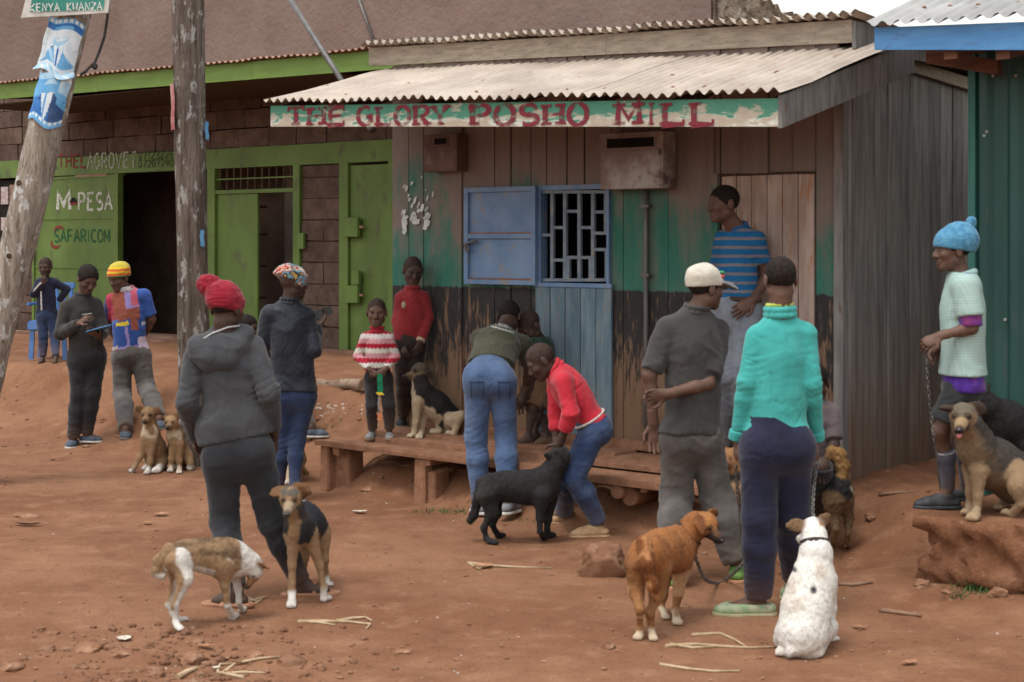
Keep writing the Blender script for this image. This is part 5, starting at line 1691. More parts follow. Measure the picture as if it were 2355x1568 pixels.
p.collar(M_LEATH, .064, .03, th=.013)
p.trousers(M_DENIM, .006, 2.0, wide=.0, amp=.004, waist=.1)
wr = dome(p, 'head_wrap', ATTR, .020, -.005, .55, .006, (18, 18, 18), [Cap(p.hp(-.03, -.09, .03), p.hp(-.06, -.165, .0), .06, .035, .03), Cap(p.hp(-.06, -.165, .0), p.hp(-.06, -.195, -.02), .028, .034, .02), Ell(p.hp(0, -.06, .07), np.array([.075, .07, .06]), p.HR, .03)])
pal = np.array([(.50, .48, .44), (.30, .10, .05), (.12, .28, .36), (.05, .035, .03), (.42, .26, .08), (.50, .22, .12), (.30, .03, .03)])
def wrapcol(v):
    k = ((fbm(v, 26, 2, 5) * 2.9 + fbm(v, 11, 1, 8) * 2.3 + 30).astype(int)) % 7
    return pal[k]
paint(wr, wrapcol)
M_SHOE = surf('dark_canvas', (.03, .03, .035), (.055, .055, .06), 14, .8, .2)
M_RUB = surf('white_rubber', (.42, .40, .38), (.58, .56, .53), 14, .7, .1)
for q in 'AB': p.shoe(q, M_SHOE, sole=M_RUB)
ph = V3(W(744, 719, 12.02))
M_PHONE = surf('black_plastic', (.012, .012, .013), (.02, .02, .021), 20, .35, 0, spec=.5)
def plate(name, c, ex, ey, ez, mat, label, cat):
    """small flat article: half extents along three axes, rounded edges, as a top-level thing"""
    c = Vector(c)
    vs = [Vector(ex) * a + Vector(ey) * b + Vector(ez) * e for a in (-1, 1) for b in (-1, 1) for e in (-1, 1)]
    o = mesh(name, vs, BOXF, mat, None, loc=c)
    bm = bmesh.new(); bm.from_mesh(o.data); bmesh.ops.recalc_face_normals(bm, faces=bm.faces)
    bmesh.ops.bevel(bm, geom=bm.edges[:], offset=min(Vector(ez).length * .6, .004), segments=2, affect='EDGES'); bm.to_mesh(o.data); bm.free()
    return tag(o, label, cat)
plate('mobile_phone', ph, (.055, .03, .025), (-.012, .0, .03), (.002, -.005, .002), M_PHONE, 'black mobile phone in the hand of the person with the head wrap', 'phone')

# ---- P: sitting figure half hidden behind them
M_BLK = cloth('black_jersey', (.012, .012, .014), (.022, .021, .024), 6)
p = person('dark-clothed person sitting low on the bank, mostly hidden between charcoal hoodie and navy jacket', 15.0, 1.62,
    dict(hd=(569, 752), nk=(574, 792), shA=(556, 806, .14), shB=(590, 808, -.14), elA=(588, 850, .2), wrA=(640, 872, .1), elB=(612, 856, -.14), wrB=(672, 872, -.05),
         pv=(588, 862), hiA=(592, 866, .08), hiB=(592, 866, -.08), knA=(668, 868, .1), knB=(680, 872, -.05), anA=(690, 978, .0), toA=(716, 1000), anB=(716, 982, .0), toB=(750, 1004)),
    (1, -.15, 0), (.9, -.3, -.2), vox=.011)
p.body(hands={'B': dict(n=(0, 0, 1), curl=.4)}, eyes=False); p.hair()
p.top(M_BLK, .018, (2, 2), -.02); p.trousers(M_BLK, .014, 2.0)
M_SLATE = surf('slate_canvas', (.05, .065, .085), (.10, .12, .15), 14, .8, .2)
for q in 'AB': p.shoe(q, M_SLATE, sole=M_RUB)

# ---- P: striped jumper child on the deck
p = person('small child in a red, white and pink striped jumper at the deck end', 12.3, 1.04,
    dict(hd=(866, 718), nk=(867, 762), shA=(840, 776), shB=(894, 776), elA=(822, 820, .02), wrA=(850, 850, -.11), elB=(910, 820, .02), wrB=(886, 848, -.11),
         pv=(870, 868), knA=(855, 932, -.03), knB=(894, 932, -.03), anA=(856, 988, .08), toA=(847, 1010), anB=(895, 988, .08), toB=(897, 1011)),
    (0, -1, 0), (.02, -1, -.08), 'deck', .92, SKIN_M, .0075)
p.body(hands={'A': dict(d=(.75, -.2, -.6), n=(-.2, -1, .2), curl=.6), 'B': dict(d=(-.75, -.2, -.55), n=(.2, -1, .2), curl=.6, thumb=-1)})
p.hair(M_STUB, th=.002, front=.055)
def stripes(v):
    z = v[:, 2] + .004 * np.sin((v[:, 0] + v[:, 2]) * 210)
    t = ((p.J['nk'][2] + .02 - z) / .036)
    k = np.floor(t).astype(int)
    tab = np.array([(.36, .012, .03), (.36, .012, .03), (.62, .50, .50), (.55, .22, .27), (.36, .012, .03), (.62, .60, .54), (.52, .22, .26), (.36, .012, .03), (.62, .60, .54), (.36, .012, .03), (.62, .6, .54), (.36, .012, .03)])
    tab = np.array([(.36, .012, .03), (.62, .55, .53), (.56, .28, .31), (.36, .012, .03), (.62, .60, .54), (.56, .26, .29), (.36, .012, .03), (.62, .60, .54), (.36, .012, .03), (.36, .012, .03), (.36, .012, .03)])
    return tab[np.clip(k, 0, 10)]
o = p.top(KNIT, .018, (1.92, 1.92), -.06, .002, -.012, .002, 'jumper', freq=(20, 20, 26)); paint(o, stripes)
o = p.collar(KNIT, .078, .05, 'roll_collar', .020); paint(o, lambda v: np.tile((.33, .012, .03), (len(v), 1)))
M_CHAR = cloth('charcoal_child_trousers', (.020, .019, .021), (.038, .036, .037), 8, c3=(.055, .05, .045))
p.trousers(M_CHAR, .013, 1.97, wide=.010, amp=.005)
M_BOOTL = surf('dusty_trainers', (.14, .15, .17), (.28, .26, .24), 18, .85, .2, c3=(.06, .09, .16))
for q in 'AB': p.shoe(q, M_BOOTL, sole=surf('earthy_sole', (.16, .09, .06), (.22, .14, .1), 10), fat=1.25)
sb_ = thing('lanyard', W(874, 905, 12.12), 'green strap with yellow and orange ends held by the striped jumper child', 'strap')
bo = sb_.location
def flat_strip(name, pts, w, mat, parent, th=.003):
    vs, fs = [], []
    for q_ in pts:
        for a, b in ((-1, -1), (1, -1), (1, 1), (-1, 1)): vs.append(Vector(q_) - bo + Vector((w * a, th * b, 0)))
    for i in range(len(pts) - 1):
        for k in range(4): fs.append((4 * i + k, 4 * i + (k + 1) % 4, 4 * i + 4 + (k + 1) % 4, 4 * i + 4 + k))
    fs += [(3, 2, 1, 0), tuple(range(4 * len(pts) - 4, 4 * len(pts)))]
    return mesh(name, vs, fs, mat, parent)
flat_strip('strap', [W(873 + i * .3, 860 + 11 * i, 12.12) for i in range(5)] , .020, surf('green_webbing', (.01, .13, .06), (.02, .2, .1), 20), sb_)
flat_strip('bead', [W(871, 902, 12.115), W(876, 908, 12.115)], .024, surf('yellow_bead', (.6, .42, .02), (.7, .5, .05), 20), sb_, .008)
flat_strip('cord', [W(872, 905, 12.12), W(870, 930, 12.13), W(872, 950, 12.14)], .007, surf('grey_cord', (.2, .18, .17), (.3, .27, .25), 20), sb_)
flat_strip('tassel', [W(871, 948, 12.14), W(874, 957, 12.14), W(872, 966, 12.14)], .018, surf('orange_bead', (.5, .17, .08), (.6, .25, .12), 20), sb_)

# ---- P: red school jumper child leaning on the wall
M_REDJ = cloth('worn_red_jersey', (.20, .018, .022), (.29, .032, .036), 7, .3, 150, .9, (.15, .014, .018))
p = person('child in a worn red collared jumper leaning on the wall by the steel door', 12.66, 1.32,
    dict(hd=(949, 622), nk=(948, 664), shA=(922, 686, .0), shB=(974, 684, .0), elA=(913, 738, .03), wrA=(925, 790, -.06), elB=(984, 732, .02), wrB=(967, 784, -.08),
         pv=(940, 785), knA=(928, 875, -.02), knB=(954, 873, -.02), anA=(925, 955, .08), toA=(920, 980), anB=(953, 950, .08), toB=(953, 976)),
    (.1, -1, 0), (.28, -.93, -.28), 'deck', .95, SKIN_D, .0085)
p.body(hands={'A': dict(n=(-.5, -.8, 0)), 'B': dict(n=(.6, -.7, 0), thumb=-1)}); p.hair(M_STUB, th=.002, front=.055)
p.trousers(cloth('brown_school_trousers', (.026, .017, .016), (.042, .03, .028), 6), .014, 1.97, wide=.008)
p.top(M_REDJ, .020, (2.0, 2.0), .015, .006, .012, .004, 'jumper')
M_CREAM = cloth('cream_trim', (.35, .27, .18), (.46, .36, .25), 14)
p.collar(M_REDJ, .072, .02, 'collar', .014)
p.band('B', 'el', 'wr', .97, .036, M_CREAM, 'cuff', .028)
ch = (p.J['nk'] * .5 + p.J['pv'] * .5) + p.TR[0] * -.045 + np.array([0, -.13, .085])
p.part('badge', [Ell(ch, (.016, .010, .026), None, .01)], M_CREAM, .005, amp=.004, freq=(60, 60, 60))
for q in 'AB': p.shoe(q, M_SHOE, sole=SOLE)

# ---- P: olive T-shirt bending away
M_OLIVE = cloth('olive_jersey', (.042, .043, .027), (.062, .061, .041), 5)
M_JEAN = cloth('mid_blue_denim', (.050, .085, .170), (.085, .130, .235), 5, .35, 200, .9, (.12, .17, .27))
p = person('person in olive T-shirt with white back print and blue jeans bending over the deck', 11.12, 1.76,
    dict(hd=(1170, 728, .55), nk=(1152, 762, .42), shA=(1102, 778, .36), shB=(1204, 792, .40), elA=(1120, 855, .52), wrA=(1160, 905, .66), elB=(1219, 850, .50), wrB=(1205, 905, .64),
         pv=(1127, 868, .0), knA=(1095, 1005, .02), knB=(1163, 1005, .02), anA=(1104, 1150, -.12), toA=(1096, 1172), anB=(1168, 1148, -.12), toB=(1186, 1172)),
    (.2, .97, 0), (.15, .75, -.6))
p.body(hands={'A': dict(n=(0, .3, 1)), 'B': dict(n=(0, .3, 1))}, eyes=False); p.hair()
p.trousers(M_JEAN, .020, 2.03, wide=.012, amp=.006, waist=.14)
o = p.top(M_OLIVE, .020, (.75, .75), .11, .005, .006, .006, 'shirt')
# white print: rows of short lettering-like dashes on the upper back, wrapped on the cloth
M_PRINT = surf('white_shirt_print', (.40, .40, .37), (.5, .5, .47), 40, .9, 0)
def surface_pt(ob, px, py, off=.002):
    """where a sighted ray meets a mesh thing"""
    me = ob.data
    from mathutils.bvhtree import BVHTree
    k = '_bvh' + ob.name
    if k not in globals():
        mw = Matrix.Translation(Vector(p.o))
        globals()[k] = BVHTree.FromPolygons([mw @ v.co for v in me.vertices], [tuple(q.vertices) for q in me.polygons])
    d = Vector(((px - CX) / F, 1, -(py - HY) / F)).normalized()
    h_ = globals()[k].ray_cast(Vector((0, 0, CAM_H)), d)
    return None if h_[0] is None else h_[0] + h_[1] * off - Vector(p.o)
vs, fs = [], []
def print_quad(ob, x0, y0, x1, y1, sl=0.0):
    q_ = [surface_pt(ob, *c) for c in ((x0, y1 + sl), (x1, y1), (x1, y0), (x0, y0 + sl))]
    if any(c is None for c in q_): return
    i = len(vs); vs.extend(q_); fs.append((i, i + 1, i + 2, i + 3))
for row, (xa, xb, ya, yb_) in enumerate(((1113, 1186, 738, 757), (1113, 1182, 746, 766))):
    x = xa
    while x < xb:
        w_ = random.uniform(3, 6); u = (x - xa) / (xb - xa); y = ya + (yb_ - ya) * u
        hh = random.uniform(5, 7) * (1 - .35 * row)
        print_quad(o, x, y - hh / 2, x + w_ * .45, y + hh / 2); print_quad(o, x + w_ * .4, y - hh / 2, x + w_, y - hh / 2 + 2); print_quad(o, x + w_ * .4, y + hh / 2 - 2, x + w_, y + hh / 2)
        x += w_ + 1.2
if fs:
    pq = mesh('back_print', vs, fs, M_PRINT, o); pq['kind'] = 'stuff'
vs, fs = [], []
for q in 'AB': p.shoe(q, surf('grey_trainer_canvas', (.13, .13, .14), (.2, .2, .21), 14, .8, .2), sole=M_RUB)
# back pockets and belt loops
tr = [c for c in p.root.children if c.name.startswith('trousers')][0]
for x0, x1 in ((1080, 1114), (1144, 1176)):
    for a, b, c_, d_ in ((x0, 878, x1, 878), (x0 + 2, 878, x0 + 4, 915), (x1 - 3, 878, x1 - 5, 915)):
        q_ = [surface_pt(tr, a + (c_ - a) * k / 4, b + (d_ - b) * k / 4, .003) for k in range(5)]
        if all(z is not None for z in q_): tube('pocket_seam', q_, .0025, M_DENIM, tr, 5)

# ---- P: two children behind, holding a dog
M_BRN = cloth('brown_wool', (.045, .028, .020), (.075, .047, .034), 7, .5, 90)
M_GRN = cloth('dark_green_cloth', (.012, .040, .024), (.022, .06, .036), 7)
M_KHA = cloth('tan_cotton', (.16, .085, .045), (.23, .13, .075), 7)
p = person('child in a green top and tan shorts bending over beside the olive T-shirt', 11.8, 1.3,
    dict(hd=(1217, 750, -.02), nk=(1238, 778, .05), shA=(1222, 792, -.08), shB=(1256, 790, .16), elA=(1234, 852, -.12), wrA=(1206, 902, -.10), elB=(1256, 850, .12), wrB=(1210, 906, .0),
         pv=(1250, 872, .16), knA=(1222, 938, .02), knB=(1238, 940, .15), anA=(1213, 1004, .0), toA=(1192, 1022), anB=(1228, 998, .0), toB=(1212, 1014)),
    (-.8, -.5, 0), (-.55, -.45, -.7), 'deck', .98)
p.body(hands={'A': dict(n=(0, -.5, .8)), 'B': dict(n=(0, -.5, .8))}, eyes=True); p.hair(M_STUB, th=.002)
p.top(M_GRN, .018, (1.0, 1.0), .0); p.trousers(M_KHA, .016, .92, name='shorts', ease=.01)
p = person('child in a brown jumper and green shorts half hidden behind the stooping child', 12.0, 1.34,
    dict(hd=(1240, 742, .15), nk=(1256, 762, .12), shA=(1240, 778, .02), shB=(1276, 782, .22), elA=(1256, 842, .0), wrA=(1236, 892, -.1), elB=(1284, 842, .18), wrB=(1262, 895, .05),
         pv=(1262, 872, .16), knA=(1252, 945, .08), knB=(1268, 945, .16), anA=(1252, 1000, .0), toA=(1236, 1024), anB=(1270, 998, .0), toB=(1256, 1018)),
    (-.7, -.6, 0), (-.6, -.5, -.6), 'deck', .95)
p.body(hands={'A': dict(n=(0, -.5, .8)), 'B': dict(n=(0, -.5, .8))}, eyes=False); p.hair(M_STUB, th=.002)
p.top(M_BRN, .022, (2.0, 2.0), .03, name='jumper'); p.trousers(M_GRN, .02, .95, name='shorts', ease=.016)
for q in 'AB': p.shoe(q, M_BRN, sole=SOLE)

# ---- P: bright red jumper stooping with the black dog
M_RED2 = cloth('bright_red_jersey', (.42, .020, .035), (.54, .035, .052), 5, .3, 150)
M_JEAN2 = cloth('creased_navy_denim', (.024, .042, .100), (.050, .080, .165), 6, .35, 200, .9, (.09, .13, .22))
p = person('child in a bright red jumper and jeans stooping to hold the black dog neck', 10.4, 1.5,
    dict(hd=(1243, 830, -.02), nk=(1280, 850, .0), shA=(1296, 876, -.16), shB=(1280, 868, .15), elA=(1313, 950, -.21), wrA=(1287, 1018, -.14), elB=(1276, 955, .08), wrB=(1280, 1030, .02),
         pv=(1366, 980, .0), hiA=(1368, 990, -.085), hiB=(1362, 990, .085), knA=(1318, 1098, -.10), knB=(1302, 1108, .08), anA=(1376, 1200, .02), toA=(1318, 1234), anB=(1297, 1186, .02), toB=(1258, 1202)),
    (-.9, -.1, -.4), (-.80, -.12, -.58), skin=SKIN_D, head=.97)
p.body(hands={'A': dict(d=(-.45, .1, -.8), n=(.2, -.9, .1), curl=.75), 'B': dict(d=(-.2, 0, -1), n=(0, .9, 0), curl=.75)}); p.hair(M_STUB, th=.002, front=.055)
p.trousers(M_JEAN2, .016, 2.0, wide=.020, amp=.010, waist=.17, freq=(8, 8, 18))
o = p.top(M_RED2, .026, (1.45, 1.45), .035, .008, .008, .002, 'jumper', hemw=.135)
M_WHT = cloth('white_knit_trim', (.45, .42, .40), (.56, .53, .5), 20)
p.band('A', 'el', 'wr', .46, .048, M_RED2, 'cuff', .04); p.band('A', 'el', 'wr', .40, .0495, M_WHT, 'cuff_stripe', .010)
p.part('hem_stripe', [Cap(p.J['pv'] + p.TR[2] * .063 - p.TR[0] * .02, p.J['pv'] + p.TR[2] * .063 + p.TR[0] * .02, .139, .139, .03, (p.TR[1], .80))], M_WHT, .006, [(p.J['pv'] + p.TR[2] * .066, p.TR[2]), (p.J['pv'] + p.TR[2] * .054, -p.TR[2])], .001)
p.collar(M_RED2, .070, .035, th=.014)
M_BUFF = surf('buff_suede', (.40, .24, .13), (.52, .34, .2), 12, .9, .2)
for q in 'AB': p.shoe(q, M_BUFF, sole=M_BUFF, fat=1.2)

# ---- P: blue striped polo leaning on the door
def polo_mat():
    t = NT('blue_striped_jersey')
    v = t.pos('Object'); z = t.sep(v)[2]
    w = t.math('ADD', z, t.math('MULTIPLY', t.noise(v, 8, 2), .012))
    s_ = t.math('FRACT', t.math('MULTIPLY', w, 17.5))
    n = t.noise(v, 12, 3)
    c = t.mix(t.step(s_, .66, .70), t.mix(n, (.010, .085, .210), (.018, .125, .29)), t.mix(n, (.13, .12, .14), (.2, .18, .2)))
    t.bump(t.noise(v, 140, 2), .25, .003)
    return t.fin(c, .9, .15)
M_POLO = polo_mat()
M_PJEAN = cloth('pale_ripped_denim', (.13, .155, .19), (.215, .235, .265), 6, .35, 180, .9, (.30, .31, .32))
p = person('person in a blue striped polo shirt and pale ripped jeans leaning on the plank door', 10.72, 1.78,
    dict(hd=(1663, 468, -.03), nk=(1696, 528, .02), shA=(1664, 552, .10), shB=(1738, 552, -.08), elA=(1646, 640, .20), wrA=(1660, 712, .16), elB=(1763, 634, -.02), wrB=(1732, 690, -.14),
         pv=(1692, 716, .0), knA=(1668, 862, -.04), knB=(1706, 860, -.12), anA=(1664, 1020, .06), toA=(1652, 1058), anB=(1712, 1022, .06), toB=(1704, 1060)),
    (-.55, -.83, 0), (-.93, -.36, -.05), 'deck', 1.04, SKIN_M)
p.body(hands={'B': dict(d=(-.75, -.3, -.45), n=(.3, -.8, .4), curl=.5, thumb=-1)})
p.hair(th=.006, front=.04)
p.trousers(M_PJEAN, .018, 2.0, wide=.01, amp=.009, waist=.10)
p.top(M_POLO, .016, (.62, .62), .075, .005, .008, .008, 'polo_shirt')
p.collar(cloth('blue_collar_knit', (.012, .07, .19), (.02, .10, .26), 9), .066, .028)
bl = p.part('belt', [Cap(p.J['pv'] + p.TR[2] * .075 - p.TR[0] * .03, p.J['pv'] + p.TR[2] * .075 + p.TR[0] * .03, .150, .150, .03, (p.TR[1], .76))], surf('brown_belt_leather', (.035, .02, .015), (.06, .035, .025), 14, .6), .007, [(p.J['pv'] + p.TR[2] * .098, p.TR[2]), (p.J['pv'] + p.TR[2] * .062, -p.TR[2])], 0)
for q in 'AB': p.shoe(q, M_SHOE, sole=M_RUB)

# ---- P: white cap and dark polo
M_DKT = cloth('faded_black_jersey', (.036, .034, .034), (.056, .052, .051), 5)
M_GRYT = cloth('grey_brown_twill', (.070, .062, .058), (.112, .100, .094), 6, .35, 160, .9, (.135, .12, .11))
p = person('person in a white cap and faded black shirt, one arm folded behind the back', 9.05, 1.74,
    dict(hd=(1622, 662, .0), nk=(1598, 716), shA=(1534, 758, -.02), shB=(1652, 762, .10), elA=(1493, 862, -.07), wrA=(1502, 972, -.05), elB=(1626, 882, -.08), wrB=(1534, 906, -.19),
         pv=(1590, 1000), knA=(1556, 1140, .06), knB=(1648, 1146, .06), anA=(1550, 1300, -.1), toA=(1545, 1340), anB=(1696, 1290, -.12), toB=(1706, 1324)),
    (.4, .9, 0), (.86, .50, -.06), skin=SKIN_M)
p.body(hands={'A': dict(d=(.12, .0, -1), n=(.1, 1, 0), curl=.35, thumb=-1), 'B': dict(d=(-.85, -.1, -.1), n=(-.1, 1, .2), curl=.8)}, eyes=True); p.hair(th=.006, low=-.04)
p.trousers(M_GRYT, .020, 2.0, wide=.044, amp=.010, waist=.12, freq=(8, 8, 14))
p.top(M_DKT, .026, (.92, .85), .01, .007, .014, .012, 'shirt', freq=(8, 8, 5))
p.collar(M_DKT, .066, .03)
M_CAP = cloth('white_cap_cotton', (.46, .41, .34), (.60, .55, .47), 6, .3, 120)
cp_ = dome(p, 'cap', M_CAP, .016, .012, -.10, .003, (18, 18, 22), [Ell(p.hp(0, -.03, .07), np.array([.08, .09, .06]), p.HR, .03)])
br = [Cap(p.hp(q_, .07, .052 - abs(q_) * .35), p.hp(q_ * .95, .160, .032 - abs(q_) * .5), .030, .026, .02, (p.HR[2], .28)) for q_ in (-.055, -.03, 0, .03, .055)]
p.part('brim', br, surf('grey_brim_cloth', (.15, .15, .16), (.22, .22, .23), 14, .85, .2), .005, amp=0, parent=cp_)
M_EMB = surf('red_embroidery', (.40, .05, .07), (.5, .1, .12), 40, .9, .2)
p.part('emblem', [Ell(p.hp(.052, .062, .068), np.array([.02, .022, .014]), p.HR, .01)], M_EMB, .004, amp=.002, freq=(80, 80, 80), parent=cp_)
p.part('emblem', [Ell(p.hp(.052, .066, .088), np.array([.018, .02, .010]), p.HR, .01)], surf('green_embroidery', (.04, .2, .1), (.06, .26, .13), 40, .9, .2), .004, amp=.002, freq=(80, 80, 80), parent=cp_)
M_ORS = surf('orange_trainer', (.42, .18, .09), (.52, .27, .16), 16, .8, .2)
M_LIME = surf('lime_sole', (.10, .20, .05), (.15, .26, .07), 16, .7, .1)
for q in 'AB': p.shoe(q, M_LIME, sole=M_ORS, fat=1.15)

# ---- P: turquoise sweatshirt
M_TURQ = cloth('turquoise_fleece', (.035, .285, .265), (.060, .365, .340), 3.2, .3, 150, .9, (.03, .235, .205))
M_NAVY = cloth('navy_twill', (.014, .015, .034), (.024, .026, .054), 6, .3, 160, .9)
p = person('person in a turquoise sweatshirt, navy trousers and green clogs with back turned', 8.12, 1.77,
    dict(hd=(1793, 642), nk=(1793, 724), shA=(1740, 774, .0), shB=(1852, 768, .02), elA=(1717, 880, -.03), wrA=(1694, 1004, .03), elB=(1868, 884, -.02), wrB=(1876, 1004, .10),
         pv=(1784, 1020), knA=(1746, 1190, .02), knB=(1822, 1186, .10), anA=(1744, 1396, .0), toA=(1652, 1412), anB=(1826, 1330, -.08), toB=(1818, 1372)),
    (-.1, 1, 0), (-.12, 1, -.08), skin=SKIN_M, head=.98)
p.body(hands={'A': dict(d=(.02, .1, -1), n=(-1, 0, 0), curl=.6), 'B': dict(d=(0, .1, -1), n=(1, 0, 0), curl=.6, thumb=-1)}, eyes=False); p.hair(th=.006, low=-.05)
p.trousers(M_NAVY, .024, 1.97, wide=.022, amp=.006, waist=.15, freq=(7, 7, 10))
p.slim = .84
p.top(M_TURQ, .014, (2.0, 2.0), .045, .0035, .004, .002, 'sweatshirt', tilt=.12, hemw=.150, blouse=.0, freq=(8, 8, 5))
p.collar(M_TURQ, .068, .03, th=.014)
p.collar(cloth('yellow_green_collar', (.30, .38, .06), (.42, .5, .12), 12), .060, .05, 'inner_collar', .009)
p.band('A', 'el', 'wr', .97, .042, M_TURQ, 'cuff', .05); p.band('B', 'el', 'wr', .97, .042, M_TURQ, 'cuff', .05)
M_CLOG = surf('green_foam_clog', (.20, .30, .15), (.38, .39, .27), 16, .7, .15, c3=(.22, .16, .10))
for q in 'AB': p.shoe(q, M_CLOG, sole=surf('muddy_foam_sole', (.3, .28, .16), (.4, .34, .22), 9, .8, .2), fat=1.3)

# ---- P: sitting figure in mauve behind
M_MAUV = cloth('mauve_jersey', (.105, .080, .085), (.155, .120, .125), 6)
p = person('person in mauve T-shirt sitting by the mill corner, mostly hidden behind turquoise sweatshirt', 9.75, 1.6,
    dict(hd=(1873, 880), nk=(1875, 925), shA=(1841, 950, .0), shB=(1908, 950, .02), elA=(1837, 1030, -.1), wrA=(1867, 1066, -.25), elB=(1917, 1026, -.06), wrB=(1897, 1062, -.2),
         pv=(1873, 1082, .08), hiA=(1857, 1085, .06), hiB=(1889, 1085, .06), knA=(1851, 1070, -.34), knB=(1887, 1072, -.34), anA=(1853, 1190, .05), toA=(1849, 1215), anB=(1883, 1190, .05), toB=(1881, 1215)),
    (-.1, -1, 0), (-.2, -.9, -.3))
p.body(hands={'A': dict(n=(0, -.3, 1)), 'B': dict(n=(0, -.3, 1))}, eyes=False); p.hair()
p.top(M_MAUV, .022, (.8, .8), .0, ease=.01); p.trousers(M_BLK, .014)
for q in 'AB': p.shoe(q, M_SHOE)

# ---- P: blue woolly hat on the ledge
def check_mat():
    t = NT('mint_checked_cotton')
    v = t.pos('Object'); s_ = t.sep(v)
    h_ = t.step(t.math('SINE', t.math('MULTIPLY', s_[2], 420)), -.2, .3)
    w_ = t.step(t.math('SINE', t.math('MULTIPLY', t.math('ADD', s_[0], s_[1]), 420)), -.2, .3)
    k = t.math('MULTIPLY', t.math('ADD', h_, w_), .5)
    c = t.mix(k, (.29, .405, .375), (.36, .47, .44))
    t.bump(t.noise(v, 140, 2), .2, .003)
    return t.fin(c, .9, .15)
M_CHK = check_mat()
M_BLUK = cloth('sky_blue_chunky_wool', (.050, .175, .30), (.095, .26, .39), 30, .9, 60)
M_SHORT = cloth('charcoal_school_shorts', (.026, .026, .028), (.04, .04, .042), 6)
M_SOCK = cloth('slate_knee_socks', (.075, .080, .110), (.105, .112, .145), 20, .5, 120)
p = person('child in sky blue woolly hat, mint checked shirt and knee socks on the earth ledge', 8.88, 1.5,
    dict(hd=(2189, 574), nk=(2213, 634), shA=(2222, 660, -.13), shB=(2212, 656, .13), elA=(2234, 754, -.17), wrA=(2162, 772, -.17), elB=(2215, 750, .14), wrB=(2162, 792, .02),
         pv=(2212, 880), hiA=(2210, 892, -.075), hiB=(2210, 892, .075), knA=(2162, 990, -.06), knB=(2208, 992, .09), anA=(2180, 1120, .0), toA=(2108, 1166), anB=(2222, 1118, .0), toB=(2168, 1148)),
    (-1, -.05, 0), (-1, -.08, -.04), 'ledge', .98, SKIN_M)
p.body(hands={'A': dict(d=(-.9, -.05, -.42), n=(.1, -.75, .7), curl=.85, thumb=-1), 'B': dict(d=(-.65, -.1, -.6), n=(.0, .6, .8), curl=.85)})
p.hair(th=.005)
p.trousers(M_SHORT, .020, .80, name='shorts', ease=.018, waist=.12)
o = p.top(cloth('violet_printed_jersey', (.05, .015, .16), (.08, .03, .26), 30, .2, 120, .9, (.30, .05, .10)), .036, (.98, .98), -.05, .005, .022, .004, 'under_shirt')
p.top(M_CHK, .046, (.72, .72), .05, .006, .040, .012, 'shirt', tilt=0, freq=(8, 8, 5))
M_CHKC = cloth('mint_collar', (.24, .38, .36), (.32, .46, .43), 20)
p.collar(M_CHKC, .080, .012, th=.016)
hat = dome(p, 'woolly_hat', M_BLUK, .020, .0, -.18, .002, (34, 34, 34), [Ell(p.hp(0, -.06, .055), np.array([.088, .09, .082]), p.HR, .04), Ell(p.hp(0, -.05, .10), np.array([.06, .07, .05]), p.HR, .03)])
p.part('bobble', [Ell(p.hp(0, -.115, .145), (.024, .027, .032), p.HR, .02)], M_BLUK, .005, amp=.005, freq=(60, 60, 60), parent=hat)
for q in 'AB':
    kn, an = p.J['kn' + q], p.J['an' + q]
    t0 = kn + (an - kn) * .30
    back = -p.bf * .014
    sk = p.part('sock', [Cap(t0 + back, kn + (an - kn) * .45 + back, .046, .048, .02, cut=[(t0 + back, kn - an)]), Cap(kn + (an - kn) * .45 + back, an, .048, .036, .02)], M_SOCK, amp=.002, freq=(12, 12, 20))
    t1 = kn + (an - kn) * .36
    d_ = unit(an - kn)
    p.part('sock_band', [Cap(t1 + back - d_ * .008, t1 + back + d_ * .008, 0.0500, .0500, .01, cut=[(t1 + back + d_ * .008, d_), (t1 + back - d_ * .008, -d_)])], M_WHT, .006, amp=0, parent=sk)
M_BLKS = surf('scuffed_black_leather', (.022, .023, .026), (.06, .062, .068), 9, .6, .15, spec=.4)
for q in 'AB': p.shoe(q, M_BLKS, sole=M_BLKS, fat=1.15)

# ---- P: the two by the shop row
M_JKT = cloth('dark_field_jacket', (.026, .025, .023), (.043, .040, .037), 5)
p = person('person in a dark field jacket and black trousers writing on a blue clipboard', 14.85, 1.66,
    dict(hd=(202, 641, -.05), nk=(190, 682), shA=(154, 706, -.06), shB=(220, 704, .07), elA=(138, 768, -.08), wrA=(180, 744, -.26), elB=(236, 764, .0), wrB=(226, 772, -.22),
         pv=(200, 822), knA=(181, 908, -.03), knB=(212, 906, -.02), anA=(168, 1006, .08), toA=(160, 1030), anB=(200, 998, .02), toB=(228, 1016)),
    (.35, -.93, 0), (.52, -.68, -.52), head=1.05, skin=SKIN_M, vox=.0095)
p.body(hands={'A': dict(d=(.8, -.25, .55), n=(-.2, -.6, .7), curl=.8), 'B': dict(d=(-.2, -.6, .2), n=(.2, .2, -1), curl=.5)}); p.hair(th=.012)
p.trousers(M_BLACKT, .020, 2.0, wide=.012, amp=.008, waist=.10)
p.top(M_JKT, .032, (2.0, 2.0), -.0, .007, .008, .004, 'jacket')
p.collar(M_JKT, .068, .03, th=.015)
for q in 'AB': p.shoe(q, M_SLATE, sole=M_RUB)
plate('clipboard', V3(W(226, 758, 14.6)), (.105, .03, .030), (-.03, .105, -.02), (.0, .0015, .004), surf('blue_clipboard', (.06, .20, .42), (.10, .28, .52), 9, .5, 0), 'blue clipboard held out by the writing person', 'clipboard')
plate('pen', V3(W(200, 722, 14.58)), (.045, .0, .006), (0, .005, 0), (0, 0, .004), surf('pale_pen', (.35, .35, .3), (.45, .45, .4), 9, .5, 0), 'short pale pen in the hand above the blue clipboard', 'pen')

